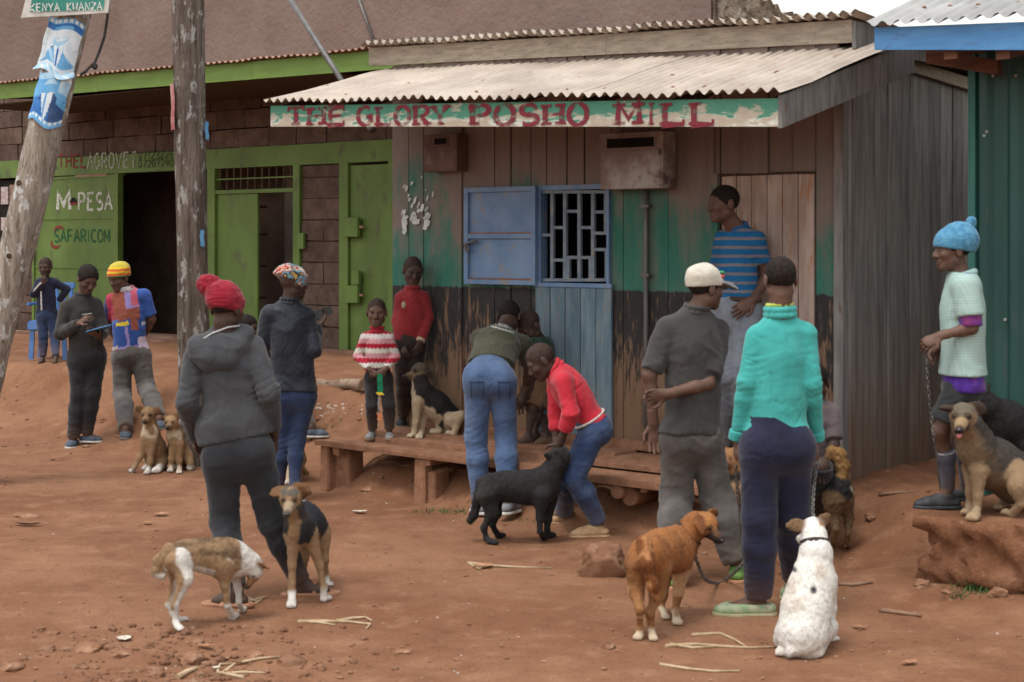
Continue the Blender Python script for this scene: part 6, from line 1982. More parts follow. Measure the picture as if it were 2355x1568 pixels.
p = person('person in a rasta striped cap, bright patchwork shirt and grey trousers by the writer', 15.55, 1.7,
    dict(hd=(273, 638, -.04), nk=(291, 666), shA=(258, 690, -.02), shB=(332, 680, .02), elA=(245, 738, .05), wrA=(272, 792, .2), elB=(349, 734, .05), wrB=(322, 790, .2),
         pv=(300, 815), knA=(281, 904, -.03), knB=(337, 892, -.02), anA=(289, 986, .06), toA=(290, 1009), anB=(366, 962, .06), toB=(374, 986)),
    (-.15, -1, 0), (-.46, -.8, -.32), head=1.05, skin=SKIN_M, vox=.0095)
p.body(hands={'A': dict(n=(0, 1, 0)), 'B': dict(n=(0, 1, 0))}); p.hair()
p.trousers(M_GRYT, .026, 2.0, wide=.022, amp=.008, waist=.10)
def patch(v):
    q = v - p.J['pv']; x = q @ p.TR[0]; z = q @ p.TR[2]
    x = x + .012 * vnoise(v, 14, 3); z = z + .014 * vnoise(v, 12, 4)
    blue, red, rust, mauve, wht, yel, navy = (np.array(c) for c in ((.03, .07, .25), (.36, .03, .07), (.26, .075, .05), (.26, .20, .42), (.50, .48, .50), (.62, .48, .04), (.02, .03, .10)))
    c = np.tile(blue, (len(v), 1))
    c[z > .33] = rust; c[(z > .33) & (x < -.10)] = red; c[(z > .44) & (x > .02)] = mauve; c[(z > .46) & (x > .08)] = red * 1.1 + .06
    c[(z > .22) & (x > .145)] = blue * 1.2; c[(z > .22) & (x < -.155)] = navy; c[(z > .27) & (z < .30) & (abs(x) > .155)] = wht
    c[(z > .275) & (z < .315) & (x > -.09) & (x < .03)] = yel; c[(z > .23) & (z < .33) & (x > .05) & (x < .12)] = rust
    c[(z > .31) & (z < .345) & (x < -.07) & (x > -.14)] = (.06, .15, .42)
    c[(z < .075)] = mauve; c[(z < .05)] = rust; c[(z < .08) & (x < -.11)] = red; c[(z > .03) & (z < .15) & (x > .09)] = wht * .9 + np.array([.05, -.02, .05]); c[(z < .05) & (abs(x - .01) < .02)] = red
    c[(z > .05) & (z < .26) & (abs(x - .005) < .013)] = mauve; c[(z > .07) & (z < .10) & (x < -.10)] = wht * .8
    return np.clip(c, 0, 1)
o = p.top(ATTR, .022, (.85, .85), -.015, .006, .016, .012, 'patchwork_shirt', tilt=-.08); paint(o, patch)
o = p.collar(ATTR, .072, .022, th=.014); paint(o, lambda v: np.where((vnoise(v, 25, 3) > 0)[:, None], (.5, .46, .46), (.36, .1, .12)))
cap = dome(p, 'rasta_cap', KNIT, .022, .005, -.28, .002, (30, 30, 30), [Ell(p.hp(0, -.035, .075), np.array([.088, .095, .06]), p.HR, .03)])
def rasta(v):
    q = v - p.hp(0, 0, 0); z = q @ p.HR[2] * 1.0 - q @ p.HR[1] * .28
    tab = np.array([(.03, .2, .06), (.55, .10, .03), (.62, .40, .03), (.55, .10, .03), (.62, .42, .03), (.45, .36, .05)])
    return tab[np.clip(((z - .0) / .022).astype(int), 0, 5)]
paint(cap, rasta)
for q in 'AB': p.shoe(q, M_SLATE, sole=SOLE)

# ---- P: small child on the shop platform
p = person('small barefoot child in a navy track jacket with hand to mouth on the shop platform', 18.0, 1.15,
    dict(hd=(104, 613, -.02), nk=(105, 641), shA=(90, 650, .0), shB=(126, 650, .0), elA=(77, 676, -.04), wrA=(97, 652, -.14), elB=(154, 664, .06), wrB=(136, 692, .06),
         pv=(107, 724), knA=(99, 774, -.02), knB=(125, 772, -.02), anA=(98, 822, .08), toA=(90, 836), anB=(128, 822, .08), toB=(124, 836)),
    (.0, -1, 0), (.0, -1, -.2), 'ground', .9, vox=.0095)
p.body(hands={'A': dict(d=(.3, -.2, .9), n=(0, -1, 0), curl=.8)}); p.hair(M_STUB, th=.002)
p.trousers(M_DENIM, .014, 1.95, wide=.01)
o = p.top(cloth('navy_track_jersey', (.012, .014, .032), (.02, .022, .045), 6), .024, (2.0, 2.0), .02, .005, .006, .004, 'track_jacket')
p.part('sleeve_stripe', [Cap(p.J['elA'] * .85 + p.J['wrA'] * .15 + np.array([0, -.035, .012]), p.J['wrA'] * .9 + p.J['elA'] * .1 + np.array([0, -.032, .012]), .014, .012, .01)], M_WHT, .006, amp=0, parent=o)
zp = [p.J['nk'] + (p.J['pv'] - p.J['nk']) * u + np.array([-.02, -.115, 0]) for u in (.35, .6, .85)]
p.part('zip', [Cap(zp[0], zp[1], .009, .009, .01), Cap(zp[1], zp[2], .009, .009, .01)], M_WHT, .006, amp=0, parent=o)
# ------------------------------------------------------------------ dogs
def coat_mat():
    t = NT('short_dog_coat')
    a = t.new('ShaderNodeVertexColor', layer_name='Col').outputs['Color']
    v = t.pos('Object')
    n = t.noise(v, 24, 4, .65); f = t.noise(t.pos('Object', (1, 1, .35)), 170, 3, .7)
    k = t.math('ADD', t.math('MULTIPLY_ADD', n, .40, .66), t.math('MULTIPLY', f, .28)); cc = t.new('ShaderNodeCombineColor')
    for i in range(3): t.l.new(k, cc.inputs[i])
    c = t.mix(1.0, a, cc.outputs[0], 'MULTIPLY')
    t.bump(t.math('ADD', f, n), .55, .006)
    m = t.fin(c, .82, .14); t.b.inputs['Sheen Weight'].default_value = .03
    return m
COAT = coat_mat()
NOSE = surf('wet_black_nose', (.008, .007, .007), (.014, .012, .012), 30, .25, .1, spec=.6)
DEYE = surf('dog_eye', (.008, .004, .003), (.014, .008, .005), 30, .35, 0, spec=.3)
PAW = 'paw'
def dog(label, base, Y, torso, neck, hd, nose, rs, ears, legs, tail, pal, rule=None, on='ground', lat=1.0, vox=.0055, fur=.0022, eyes=True, mz=.35, extra=(), fl_len=.013):
    """chains of (x, y, depth offset, radius) sighted at depth Y; a leg ends in a (PAW, x, y, radius) on the ground"""
    rt = stand(base[0], base[1], on)
    root = thing('dog', rt, label, 'dog', 'dogs gathered outside the mill')
    o = V3(rt)
    pt = lambda q: V3(W(q[0], q[1], Y + q[2])) - o
    mr = lambda q: q[3] / F * (Y + q[2])
    A = []
    axis_ = pt(torso[-1]) - pt(torso[0]); side = unit(np.cross(axis_, [0, 0, 1]))
    for a, b in zip(torso, torso[1:]): A.append(Cap(pt(a), pt(b), mr(a), mr(b), .05, (side, lat) if lat < 1 else None, tag=0))
    for a, b in zip(neck, neck[1:]): A.append(Cap(pt(a), pt(b), mr(a), mr(b), .045, tag=1))
    H = pt(hd); N = pt(nose); r = rs / F * Y
    m = N - H; md = unit(m); sd = unit(np.cross(md, [0, 0, 1.0])); up = np.cross(sd, md)
    A.append(Ell(H + up * r * .12, np.array([.92, 1.08, .88]) * r, np.stack([sd, md, up]), .02, 2))
    A.append(Cap(pt(neck[-1]), H, mr(neck[-1]), r * .78, .03, tag=1))
    A.append(Cap(H + md * r * .5 - up * r * .18, N - md * r * .12, r * .52, r * mz, .02, tag=3))
    A.append(Cap(H + md * r * .3 - up * r * .50, N - md * r * .4 - up * r * .32, r * .38, r * .22, .012, tag=3))
    for q in (-1, 1): A.append(Ell(H + sd * q * r * .48 + md * r * .62 + up * r * .42, np.array([.2, .2, .14]) * r, None, .012, 2))
    for b, t, rr in ears:
        B, T = pt(b), pt(t); rm = 1.3 * rr / F * Y
        A.append(Cap(B, B + (T - B) * .5, rm, rm * 1.05, .01, (unit(np.cross(T - B, sd) if abs(unit(T - B).dot(sd)) < .8 else md), .38), tag=4))
        A.append(Cap(B + (T - B) * .5, T, rm * 1.05, rm * .45, .012, (unit(np.cross(T - B, sd) if abs(unit(T - B).dot(sd)) < .8 else md), .38), tag=4))
    for L in legs:
        pw = L[-1]
        st = V3(stand(pw[1], pw[2], on)) - o
        pr = (pw[3] if len(pw) > 3 else L[-2][3] * 1.25) / F * (Y)
        tip = st + np.array([0, 0, pr * .62])
        C = [(pt(q), mr(q) * (1 if i_ == 0 else .86)) for i_, q in enumerate(L[:-1])]
        for (a, ra), (b, rb) in zip(C, C[1:]): A.append(Cap(a, b, ra, rb, .022 if ra < .03 else .04, tag=5))
        a, ra = C[-1]
        hz = (tip - a) * [1, 1, 0]; hl = np.linalg.norm(hz)
        heel = tip - unit(hz) * min(pr * 1.5, max(hl, .02))
        A.append(Cap(a, heel, ra, pr * .78, .012, tag=6))
        A.append(Cap(heel, tip, pr * .82, pr, .01, (np.array([0, 0, 1.0]), .68), tag=6))
        w = unit(np.cross(hz, [0, 0, 1]))
        for q in (-.66, -.22, .22, .66): A.append(Ell(tip + unit(hz) * pr * .65 + w * q * pr * .95 - [0, 0, pr * .12], np.array([.32, .32, .34]) * pr, None, .005, 6))
    for a, b in zip(tail, tail[1:]): A.append(Cap(pt(a), pt(b), mr(a), mr(b), .02, tag=7))
    for a, b, tg in extra: A.append(Cap(pt(a), pt(b), mr(a), mr(b), .04, tag=tg))
    v, f = solid(A, vox)
    n = vnormals(v, f)
    v = v + n * (fur * fbm(v, (70, 70, 45), 2, 3) + .004 * fbm(v, 9, 2, 8))[:, None]
    ob = mesh_np('body', v, f, COAT, root)
    tg = nearest_tag(A, v)
    pal_ = np.array(pal, float)
    w = relax_col(pal_[tg], f, 5)
    nz = n[:, 2]
    if rule: w = rule(v, n, tg, w, o)
    if eyes:
        for q in (-1, 1):
            c = H + sd * q * r * .44 + md * r * .83 + up * r * .32
            w = lerp(w, np.array(pal_[2]) * .22, .85 * ss(.42 * r, .24 * r, np.linalg.norm(v - c, axis=1)))
    w = lerp(w, (.02, .016, .014), .8 * ss(.62 * r, .30 * r, np.linalg.norm(v - N, axis=1)) * (tg == 3))
    w = relax_col(w, f, 2)
    paint(ob, lambda vv: np.clip(w, 0, 1))
    add_fur(root, v, f, n, w, md, A, fl_len)
    nb = mesh_np('nose', *solid([Ell(N + md * r * .15 + up * r * .10, np.array([.23, .19, .17]) * r, np.stack([sd, md, up]), .003)], .004), NOSE, root)
    if eyes:
        for q in (-1, 1):
            c = H + sd * q * r * .44 + md * r * .83 + up * r * .32
            mesh_np('eye', *solid([Ell(c, np.array([.19, .17, .16]) * r, np.stack([sd, md, up]), .003)], .0035), DEYE, root)
    return root, pt, mr
M_FUR = None
def add_fur(root, v, f, n, w, md, A, ln):
    """short guard hairs: one thin blade each, combed from the head to the tail and down the legs"""
    rg = np.random.default_rng(len(v))
    q = v[f]; ar = np.linalg.norm(np.cross(q[:, 2] - q[:, 0], q[:, 3] - q[:, 1]), axis=1)
    m = int(min(max(ar.sum() * .5 * 14000, 1500), 9000))
    k = rg.choice(len(f), m, p=ar / ar.sum())
    uv = rg.random((m, 2, 1))
    qq = v[f[k]]
    p = (qq[:, 0] * (1 - uv[:, 0]) + qq[:, 1] * uv[:, 0]) * (1 - uv[:, 1]) + (qq[:, 3] * (1 - uv[:, 0]) + qq[:, 2] * uv[:, 0]) * uv[:, 1]
    nn = n[f[k, 0]]; c = w[f[k, 0]] * rg.uniform(.6, 1.35, (m, 1))
    tg = nearest_tag(A, p)
    ax_ = unit(A[0].a - A[0].b) if True else md
    back = unit(A[0].b - A[0].a)
    if back.dot(md) > 0 and abs(back.dot(md)) > .3: back = -back
    fl = np.where(((tg == 5) | (tg == 6) | (tg == 7))[:, None], np.array([0, 0, -1.0]), back * .8 + np.array([0, 0, -.6]))
    fl = np.where(((tg == 2) | (tg == 3) | (tg == 4))[:, None], -md + np.array([0, 0, -.2]), fl)
    fl = fl + rg.normal(0, .30, (m, 3)) + .5 * np.stack([vnoise(p, 14, 31 + i) for i in range(3)], -1)
    fl -= nn * np.sum(fl * nn, 1)[:, None]; fl /= np.linalg.norm(fl, axis=1)[:, None] + 1e-9
    L = ln * rg.uniform(.5, 1.3, (m, 1)) * np.where(((tg == 3) | (tg == 6))[:, None], .35, np.where((tg == 7)[:, None], 1.5, np.where((tg == 2)[:, None] | (tg == 5)[:, None], .7, 1.0)))
    d = fl * .93 + nn * .30
    s_ = np.cross(fl, nn) * (.0016 + .0008 * rg.random((m, 1)))
    p0 = p - nn * .001
    V = np.stack([p0 - s_, p0 + s_, p0 + d * L * .55 + s_ * .7, p0 + d * L - nn * L * .06], 1).reshape(-1, 3)
    o = mesh_np('fur', V, np.arange(4 * m).reshape(m, 4), COAT, root, True, np.repeat(np.clip(c, 0, .8), 4, axis=0))
    o['kind'] = 'stuff'
    # blades shade like the coat below them
    o.data.normals_split_custom_set_from_vertices([tuple(x) for x in np.repeat(nn, 4, axis=0)])
def relax_col(c, f, it):
    for _ in range(it):
        s = np.zeros_like(c); k = np.zeros(len(c))
        for i in range(4):
            q = (i + 1) % 4
            for d in range(3):
                s[:, d] += np.bincount(f[:, i], c[f[:, q], d], len(c)) + np.bincount(f[:, q], c[f[:, i], d], len(c))
            k += np.bincount(f[:, i], minlength=len(c)) + np.bincount(f[:, q], minlength=len(c))
        c = .4 * c + .6 * s / np.maximum(k, 1)[:, None]
    return c
def lerp(a, b, t): return a + (np.asarray(b) - a) * np.asarray(t)[:, None]
WHT = (.56, .52, .47); TAN = (.235, .140, .072); FAWN = (.27, .168, .092); GING = (.27, .105, .035); BLK = (.021, .020, .020); BRN = (.13, .07, .038); GREYB = (.11, .09, .07); CREAM = (.46, .36, .25)

# lean tan and white dog sniffing the ground
def r1(v, n, tg, w, o):
    z = v[:, 2]; k = fbm(v, 8, 3, 2)
    body = (tg == 0)
    w = np.where((body & (n[:, 2] + .35 * k > .05))[:, None], lerp(np.array([FAWN] * len(v)), (.115, .070, .040), ss(-.45, .35, fbm(v, (9, 9, 16), 3, 5) + n[:, 2] * .55)), w)
    w = np.where((body & (n[:, 2] < -.45))[:, None], WHT, w)
    ribs = ss(.35, .9, np.sin(v[:, 0] * 95 + z * 40)) * ss(.0, .1, v[:, 0] + .02) * ss(.18, .08, v[:, 0]) * body * ss(.35, -.1, n[:, 2])
    w = lerp(w, (.07, .045, .028), .55 * ribs)
    leg = (tg == 5) | (tg == 6)
    w = np.where((leg & ((z < .10) | ((n[:, 0] > .1) & (v[:, 0] < -.02))))[:, None], WHT, w)
    w = np.where((leg & (v[:, 0] > .0) & (k > -.35))[:, None], WHT, w)
    w = np.where(((tg == 7) & (v[:, 2] < .27))[:, None], WHT, w)
    w = np.where(((tg == 3) | (tg == 2) & (k > .35))[:, None], (.21, .10, .05), w)
    return w
dog('lean tan and white dog with lowered head sniffing by the sandals of the hooded person', (470, 1434), 7.97,
    [(402, 1280, -.07, 33), (440, 1275, -.04, 30), (480, 1279, .0, 35), (520, 1284, .05, 41), (543, 1290, .08, 33)], [(540, 1280, .08, 33), (578, 1298, .10, 23)], (589, 1312, .10), (567, 1350, .06), 19,
    [((600, 1298, .07), (614, 1306, .06), 8), ((592, 1296, .16), (606, 1300, .19), 8)],
    [[(512, 1300, .0, 21), (517, 1345, .0, 11.5), (523, 1392, .0, 8.5), (PAW, 540, 1421)], [(536, 1304, .14, 17), (547, 1350, .14, 9.5), (549, 1384, .12, 7.5), (PAW, 559, 1405)],
     [(408, 1290, -.10, 28), (426, 1330, -.12, 17), (402, 1392, -.13, 8.5), (404, 1432, -.12, 7.5), (PAW, 416, 1452)], [(402, 1298, .02, 22), (402, 1345, .03, 12), (388, 1390, .03, 8), (398, 1412, .03, 7), (PAW, 425, 1428)]],
    [(388, 1260, -.10, 11), (366, 1288, -.10, 12), (359, 1313, -.10, 11), (373, 1323, -.10, 10)],
    [FAWN, WHT, WHT, BRN, (.20, .10, .05), FAWN, WHT, FAWN], r1, lat=.82)

# black and tan dog facing the viewer
def r2(v, n, tg, w, o):
    k = fbm(v, 10, 3, 4)
    body = (tg == 0)
    sad = body & ((v[:, 1] > .06 + .05 * k) | (n[:, 0] > .25))
    sad &= n[:, 2] > -.6
    w = np.where(sad[:, None], (.022, .023, .028), w)
    w = np.where((body & (v[:, 1] < .02) & (np.abs(n[:, 0]) > .55) & (v[:, 2] > .33))[:, None], BLK, w)
    w = np.where(((tg == 1) & (np.abs(n[:, 0]) > .5))[:, None], (.05, .04, .035), w)
    w = np.where(((tg == 2) & (n[:, 2] > .45) & (k > -.3))[:, None], (.10, .085, .07), w)
    w = np.where(((tg == 3) & (v[:, 1] < -.13))[:, None], (.30, .22, .145), w)
    w = np.where((((tg == 5) | (tg == 6)) & (v[:, 2] < .035 + .03 * k))[:, None], WHT, w)
    return w
dog('black-saddled tan dog standing square to the viewer in front of the hooded person', (708, 1386), 8.43,
    [(688, 1218, .0, 35), (704, 1198, .2, 37), (718, 1206, .42, 36)], [(684, 1202, .0, 28), (673, 1166, -.06, 22)], (667, 1146, -.08), (659, 1183, -.22), 25,
    [((649, 1127, -.06), (629, 1137, -.10), 12), ((686, 1124, -.06), (709, 1131, -.09), 12)],
    [[(676, 1232, -.02, 20), (672, 1300, -.02, 11.5), (671, 1360, -.03, 9), (PAW, 670, 1397)], [(712, 1232, .02, 20), (735, 1300, .04, 11), (744, 1350, .04, 9), (PAW, 751, 1381)],
     [(738, 1230, .42, 23), (747, 1285, .40, 11), (751, 1322, .44, 8), (PAW, 757, 1348)], [(704, 1236, .42, 20), (700, 1285, .42, 10), (699, 1315, .46, 8), (PAW, 697, 1348)]],
    [(722, 1200, .52, 10), (728, 1240, .60, 8), (730, 1270, .60, 6)],
    [TAN, (.26, .16, .085), FAWN, FAWN, (.15, .075, .035), FAWN, WHT, BLK], r2, lat=.9)

# two sitting pups
def r3(v, n, tg, w, o):
    k = fbm(v, 9, 3, 6)
    w = np.where((((tg == 0) | (tg == 1)) & (n[:, 1] < -.45) & (k > -.1) & (v[:, 2] > .18) & (v[:, 2] < .42))[:, None], CREAM, w)
    w = np.where((((tg == 5) | (tg == 6)) & (v[:, 2] < .03 + .025 * k))[:, None], WHT, w)
    return lerp(w, (.17, .09, .045), .5 * ss(.1, .7, k))
dog('light brown dog with a pale chest sitting, nearer the clipboard pair than its twin', (340, 1088), 13.28,
    [(346, 1000, .0, 21), (354, 1030, .08, 25), (360, 1058, .18, 27)], [(346, 990, .0, 18), (342, 965, .0, 15)], (341, 953, -.02), (331, 970, -.14), 17,
    [((327, 943, -.02), (314, 937, -.03), 6), ((356, 943, -.02), (367, 948, -.03), 6.5)],
    [[(335, 1014, -.05, 12), (322, 1050, -.08, 7.5), (310, 1074, -.1, 6), (PAW, 302, 1086)], [(350, 1018, -.05, 12), (345, 1060, -.06, 7), (342, 1078, -.06, 6), (PAW, 338, 1091)], [(374, 1056, .12, 17), (368, 1074, .02, 9), (PAW, 360, 1088)], [(345, 1062, .2, 14), (342, 1076, .15, 8), (PAW, 336, 1082)]],
    [(372, 1070, .3, 8), (384, 1082, .3, 6)], [TAN, TAN, TAN, (.26, .15, .08), (.16, .085, .045), FAWN, WHT, TAN], r3, vox=.007)
dog('light brown dog sitting pressed against its twin beside the hooded person', (405, 1086), 13.32,
    [(404, 1010, .05, 19), (410, 1040, .14, 23), (415, 1062, .22, 24)], [(403, 996, .05, 17), (395, 978, .02, 14)], (393, 972, .0), (384, 984, -.12), 16,
    [((404, 957, .0), (414, 952, .0), 6), ((382, 960, .0), (378, 956, .02), 4)],
    [[(398, 1020, -.02, 11), (394, 1055, -.04, 7), (393, 1074, -.04, 6), (PAW, 391, 1086)], [(414, 1024, .0, 11), (413, 1060, -.02, 7), (413, 1076, -.02, 6), (PAW, 412, 1090)], [(430, 1048, .1, 15), (438, 1066, .04, 8), (PAW, 437, 1080)], [(408, 1064, .24, 14), (404, 1074, .2, 8), (PAW, 400, 1080)]],
    [(424, 1070, .3, 7), (434, 1078, .32, 5)], [TAN, TAN, (.34, .21, .11), FAWN, (.18, .1, .05), TAN, CREAM, TAN], r3, vox=.007)

# black dog
def r5(v, n, tg, w, o):
    return lerp(w, (.045, .036, .030), .5 * ss(.2, .8, fbm(v, 7, 3, 5)))
dog('sleek black dog standing side-on with its neck held by the red jumper child', (1195, 1243), 10.2,
    [(1130, 1120, .0, 33), (1165, 1118, .0, 31), (1210, 1121, .0, 36), (1250, 1118, .02, 39)], [(1256, 1102, .02, 31), (1280, 1066, .03, 23)], (1286, 1048, .03), (1255, 1046, -.02), 19,
    [((1298, 1038, -.03), (1306, 1062, -.05), 9), ((1296, 1034, .1), (1304, 1056, .12), 9)],
    [[(1122, 1140, -.05, 27), (1131, 1178, -.06, 15), (1112, 1214, -.06, 8), (1118, 1238, -.06, 7), (PAW, 1137, 1252)], [(1136, 1144, .1, 22), (1142, 1180, .1, 12), (1132, 1208, .1, 7.5), (PAW, 1153, 1235)],
     [(1246, 1140, -.06, 21), (1242, 1190, -.06, 10.5), (1241, 1222, -.06, 8), (PAW, 1253, 1239)], [(1266, 1145, .1, 17), (1259, 1195, .1, 9.5), (1257, 1218, .1, 8), (PAW, 1269, 1235)]],
    [(1106, 1112, .0, 13), (1097, 1155, .0, 10), (1089, 1184, .0, 10), (1081, 1196, .0, 9)], [BLK] * 8, r5, lat=.85)

# black and tan dog sitting on the deck
def r6(v, n, tg, w, o):
    k = fbm(v, 9, 3, 7)
    w = np.where(((tg == 0) & (n[:, 2] > -.45 + .3 * k) & (n[:, 0] > -.55))[:, None], BLK, w)
    w = np.where(((tg == 1) & (n[:, 0] > -.75))[:, None], (.03, .025, .022), w)
    w = np.where(((tg == 2) & (n[:, 2] > .2))[:, None], (.09, .07, .05), w)
    return w
dog('black-backed cream dog sitting on the deck beside the wall, muzzle raised', (985, 1004), 12.4,
    [(972, 905, .0, 24), (1000, 930, .04, 30), (1034, 964, .08, 31)], [(968, 896, .0, 20), (964, 868, .0, 17)], (966, 852, .0), (932, 866, -.05), 18,
    [((980, 848, -.04), (990, 868, -.06), 7), ((976, 842, .06), (986, 858, .1), 7)],
    [[(960, 925, -.06, 14), (956, 970, -.07, 8.5), (952, 992, -.08, 7), (PAW, 944, 1007)], [(974, 930, .04, 14), (971, 975, .0, 8.5), (969, 994, -.02, 7), (PAW, 964, 1010)], [(1040, 966, -.08, 20), (1060, 956, -.12, 11), (1050, 984, -.13, 8), (PAW, 1034, 1001)], [(1016, 984, .08, 13), (1008, 990, .02, 8), (PAW, 996, 998)]],
    [(1058, 985, .1, 9), (1075, 996, .12, 7)], [CREAM, CREAM, (.10, .07, .045), (.15, .10, .06), (.04, .03, .025), (.36, .27, .18), CREAM, BLK], r6, 'deck', vox=.0065)

# ginger dog, rear view
def r7(v, n, tg, w, o):
    k = fbm(v, (10, 10, 7), 3, 9)
    w = lerp(w, (.15, .052, .018), .6 * ss(.0, .7, k))
    w = np.where(((tg == 7) & (np.abs(k) < .25))[:, None], (.33, .15, .06), w)
    w = np.where(((tg == 5) & (v[:, 2] > .10) & (v[:, 2] < .24) & (n[:, 1] < -.2) & (k > -.1))[:, None], (.40, .24, .13), w)
    w = np.where((((tg == 6)) & (v[:, 2] < .035))[:, None], CREAM, w)
    w = np.where(((tg == 3) & (n[:, 2] < .4))[:, None], (.03, .018, .014), w)
    return w
g7, pt7, mr7 = dog('ginger dog standing with hind end towards the viewer and head turned, on a chain', (1512, 1452), 7.75,
    [(1490, 1276, .0, 47), (1518, 1266, .15, 46), (1546, 1264, .32, 48), (1564, 1262, .42, 41)], [(1562, 1244, .42, 36), (1602, 1208, .41, 29)], (1622, 1206, .39), (1657, 1242, .31), 29,
    [((1606, 1192, .33), (1614, 1224, .30), 11), ((1634, 1178, .44), (1646, 1186, .46), 9)],
    [[(1466, 1300, -.03, 31), (1463, 1358, -.02, 19), (1471, 1402, -.10, 10.5), (1470, 1442, -.06, 8.5), (PAW, 1466, 1471)], [(1510, 1310, .04, 33), (1511, 1368, .06, 18), (1494, 1408, -.02, 10.5), (1497, 1446, .0, 8.5), (PAW, 1502, 1474)],
     [(1566, 1306, .38, 24), (1559, 1362, .38, 13), (1551, 1404, .38, 10), (PAW, 1558, 1437)], [(1532, 1306, .46, 22), (1525, 1366, .46, 12), (1521, 1398, .46, 9), (PAW, 1530, 1424)]],
    [(1478, 1246, -.06, 15), (1486, 1296, -.11, 17), (1500, 1342, -.11, 14), (1511, 1378, -.09, 7)],
    [GING, (.31, .125, .042), (.31, .13, .045), (.10, .05, .025), (.20, .075, .03), (.25, .115, .046), (.30, .17, .09), (.17, .060, .021)], r7, lat=.92)
# white sitting dog, seen from behind
def r8(v, n, tg, w, o):
    k = fbm(v, 7, 3, 11)
    w = lerp(w, (.40, .30, .22), .55 * ss(.25, .8, k) * (tg == 0))
    for x, y, s in ((.035, .30, .017), (-.035, .375, .014)):
        d = np.sqrt((v[:, 0] - x) ** 2 + (v[:, 2] - y) ** 2) * (1 + .5 * k)
        w = np.where(((d < s) & (n[:, 1] < .2))[:, None], (.03, .03, .035), w)
    w = np.where(((tg == 2) & (np.abs(v[:, 0] - .045) > .050))[:, None], (.30, .16, .08), w)
    return w
dog('white dog with brown ears sitting with its back to the viewer near the green clogs', (1848, 1505), 7.42,
    [(1876, 1284, .12, 39), (1869, 1340, .09, 48), (1853, 1400, .04, 53), (1845, 1450, .0, 53)], [(1875, 1262, .12, 31), (1872, 1232, .16, 27)], (1869, 1216, .19), (1838, 1240, .36), 27,
    [((1850, 1208, .17), (1811, 1207, .16), 10.5), ((1886, 1200, .17), (1905, 1186, .17), 10.5)],
    [[(1906, 1330, .2, 19), (1914, 1398, .23, 10.5), (1913, 1440, .23, 9), (PAW, 1918, 1474)], [(1862, 1345, .32, 18), (1858, 1400, .36, 10), (1858, 1430, .36, 9), (PAW, 1852, 1455)],
     [(1882, 1452, .06, 33), (1902, 1442, .16, 25), (1888, 1488, .12, 14), (PAW, 1876, 1510)], [(1816, 1462, .04, 33), (1800, 1468, .14, 22), (1806, 1494, .1, 13), (PAW, 1798, 1508)]],
    [(1838, 1492, -.06, 13), (1815, 1500, -.08, 10)],
    [(.66, .63, .58), (.68, .65, .60), (.68, .65, .60), WHT, (.17, .10, .055), (.62, .58, .53), WHT, WHT], r8, extra=(((1845, 1460, .0, 54), (1845, 1478, .02, 44), 0),))
# dark dog with the bushy raised tail
def r9(v, n, tg, w, o):
    k = fbm(v, 9, 3, 13)
    w = np.where(((tg == 0) & (n[:, 1] < -.35) & (v[:, 0] > .0) & (k > -.2))[:, None], CREAM, w)
    w = np.where(((tg == 0) & (n[:, 2] < -.3))[:, None], (.14, .10, .07), w)
    return w
dog('dark dog seen from behind with a bushy raised ginger tail beside the mauve sitter', (1930, 1254), 9.55,
    [(1925, 1124, .0, 35), (1904, 1106, .18, 37), (1884, 1100, .36, 36)], [(1878, 1092, .4, 28), (1858, 1066, .48, 20)], (1850, 1056, .5), (1822, 1068, .48), 18,
    [((1856, 1042, .48), (1862, 1030, .48), 7), ((1846, 1042, .56), (1846, 1030, .58), 7)],
    [[(1940, 1150, .0, 24), (1951, 1190, .02, 11), (1950, 1226, -.02, 7.5), (PAW, 1945, 1256)], [(1914, 1152, -.05, 26), (1918, 1192, -.04, 13), (1922, 1216, -.09, 8.5), (PAW, 1908, 1257)], [(1886, 1142, .34, 18), (1884, 1200, .34, 9), (PAW, 1880, 1236)], [(1872, 1142, .42, 17), (1868, 1200, .42, 9), (PAW, 1862, 1234)]],
    [(1934, 1104, -.03, 11), (1938, 1072, -.01, 15), (1929, 1046, .0, 15), (1914, 1040, .0, 11), (1905, 1052, .0, 7)],
    [BLK, BLK, (.12, .07, .035), (.12, .07, .035), BLK, (.14, .085, .045), (.20, .12, .06), (.25, .135, .052)], r9, fur=.006, eyes=False, fl_len=.017)
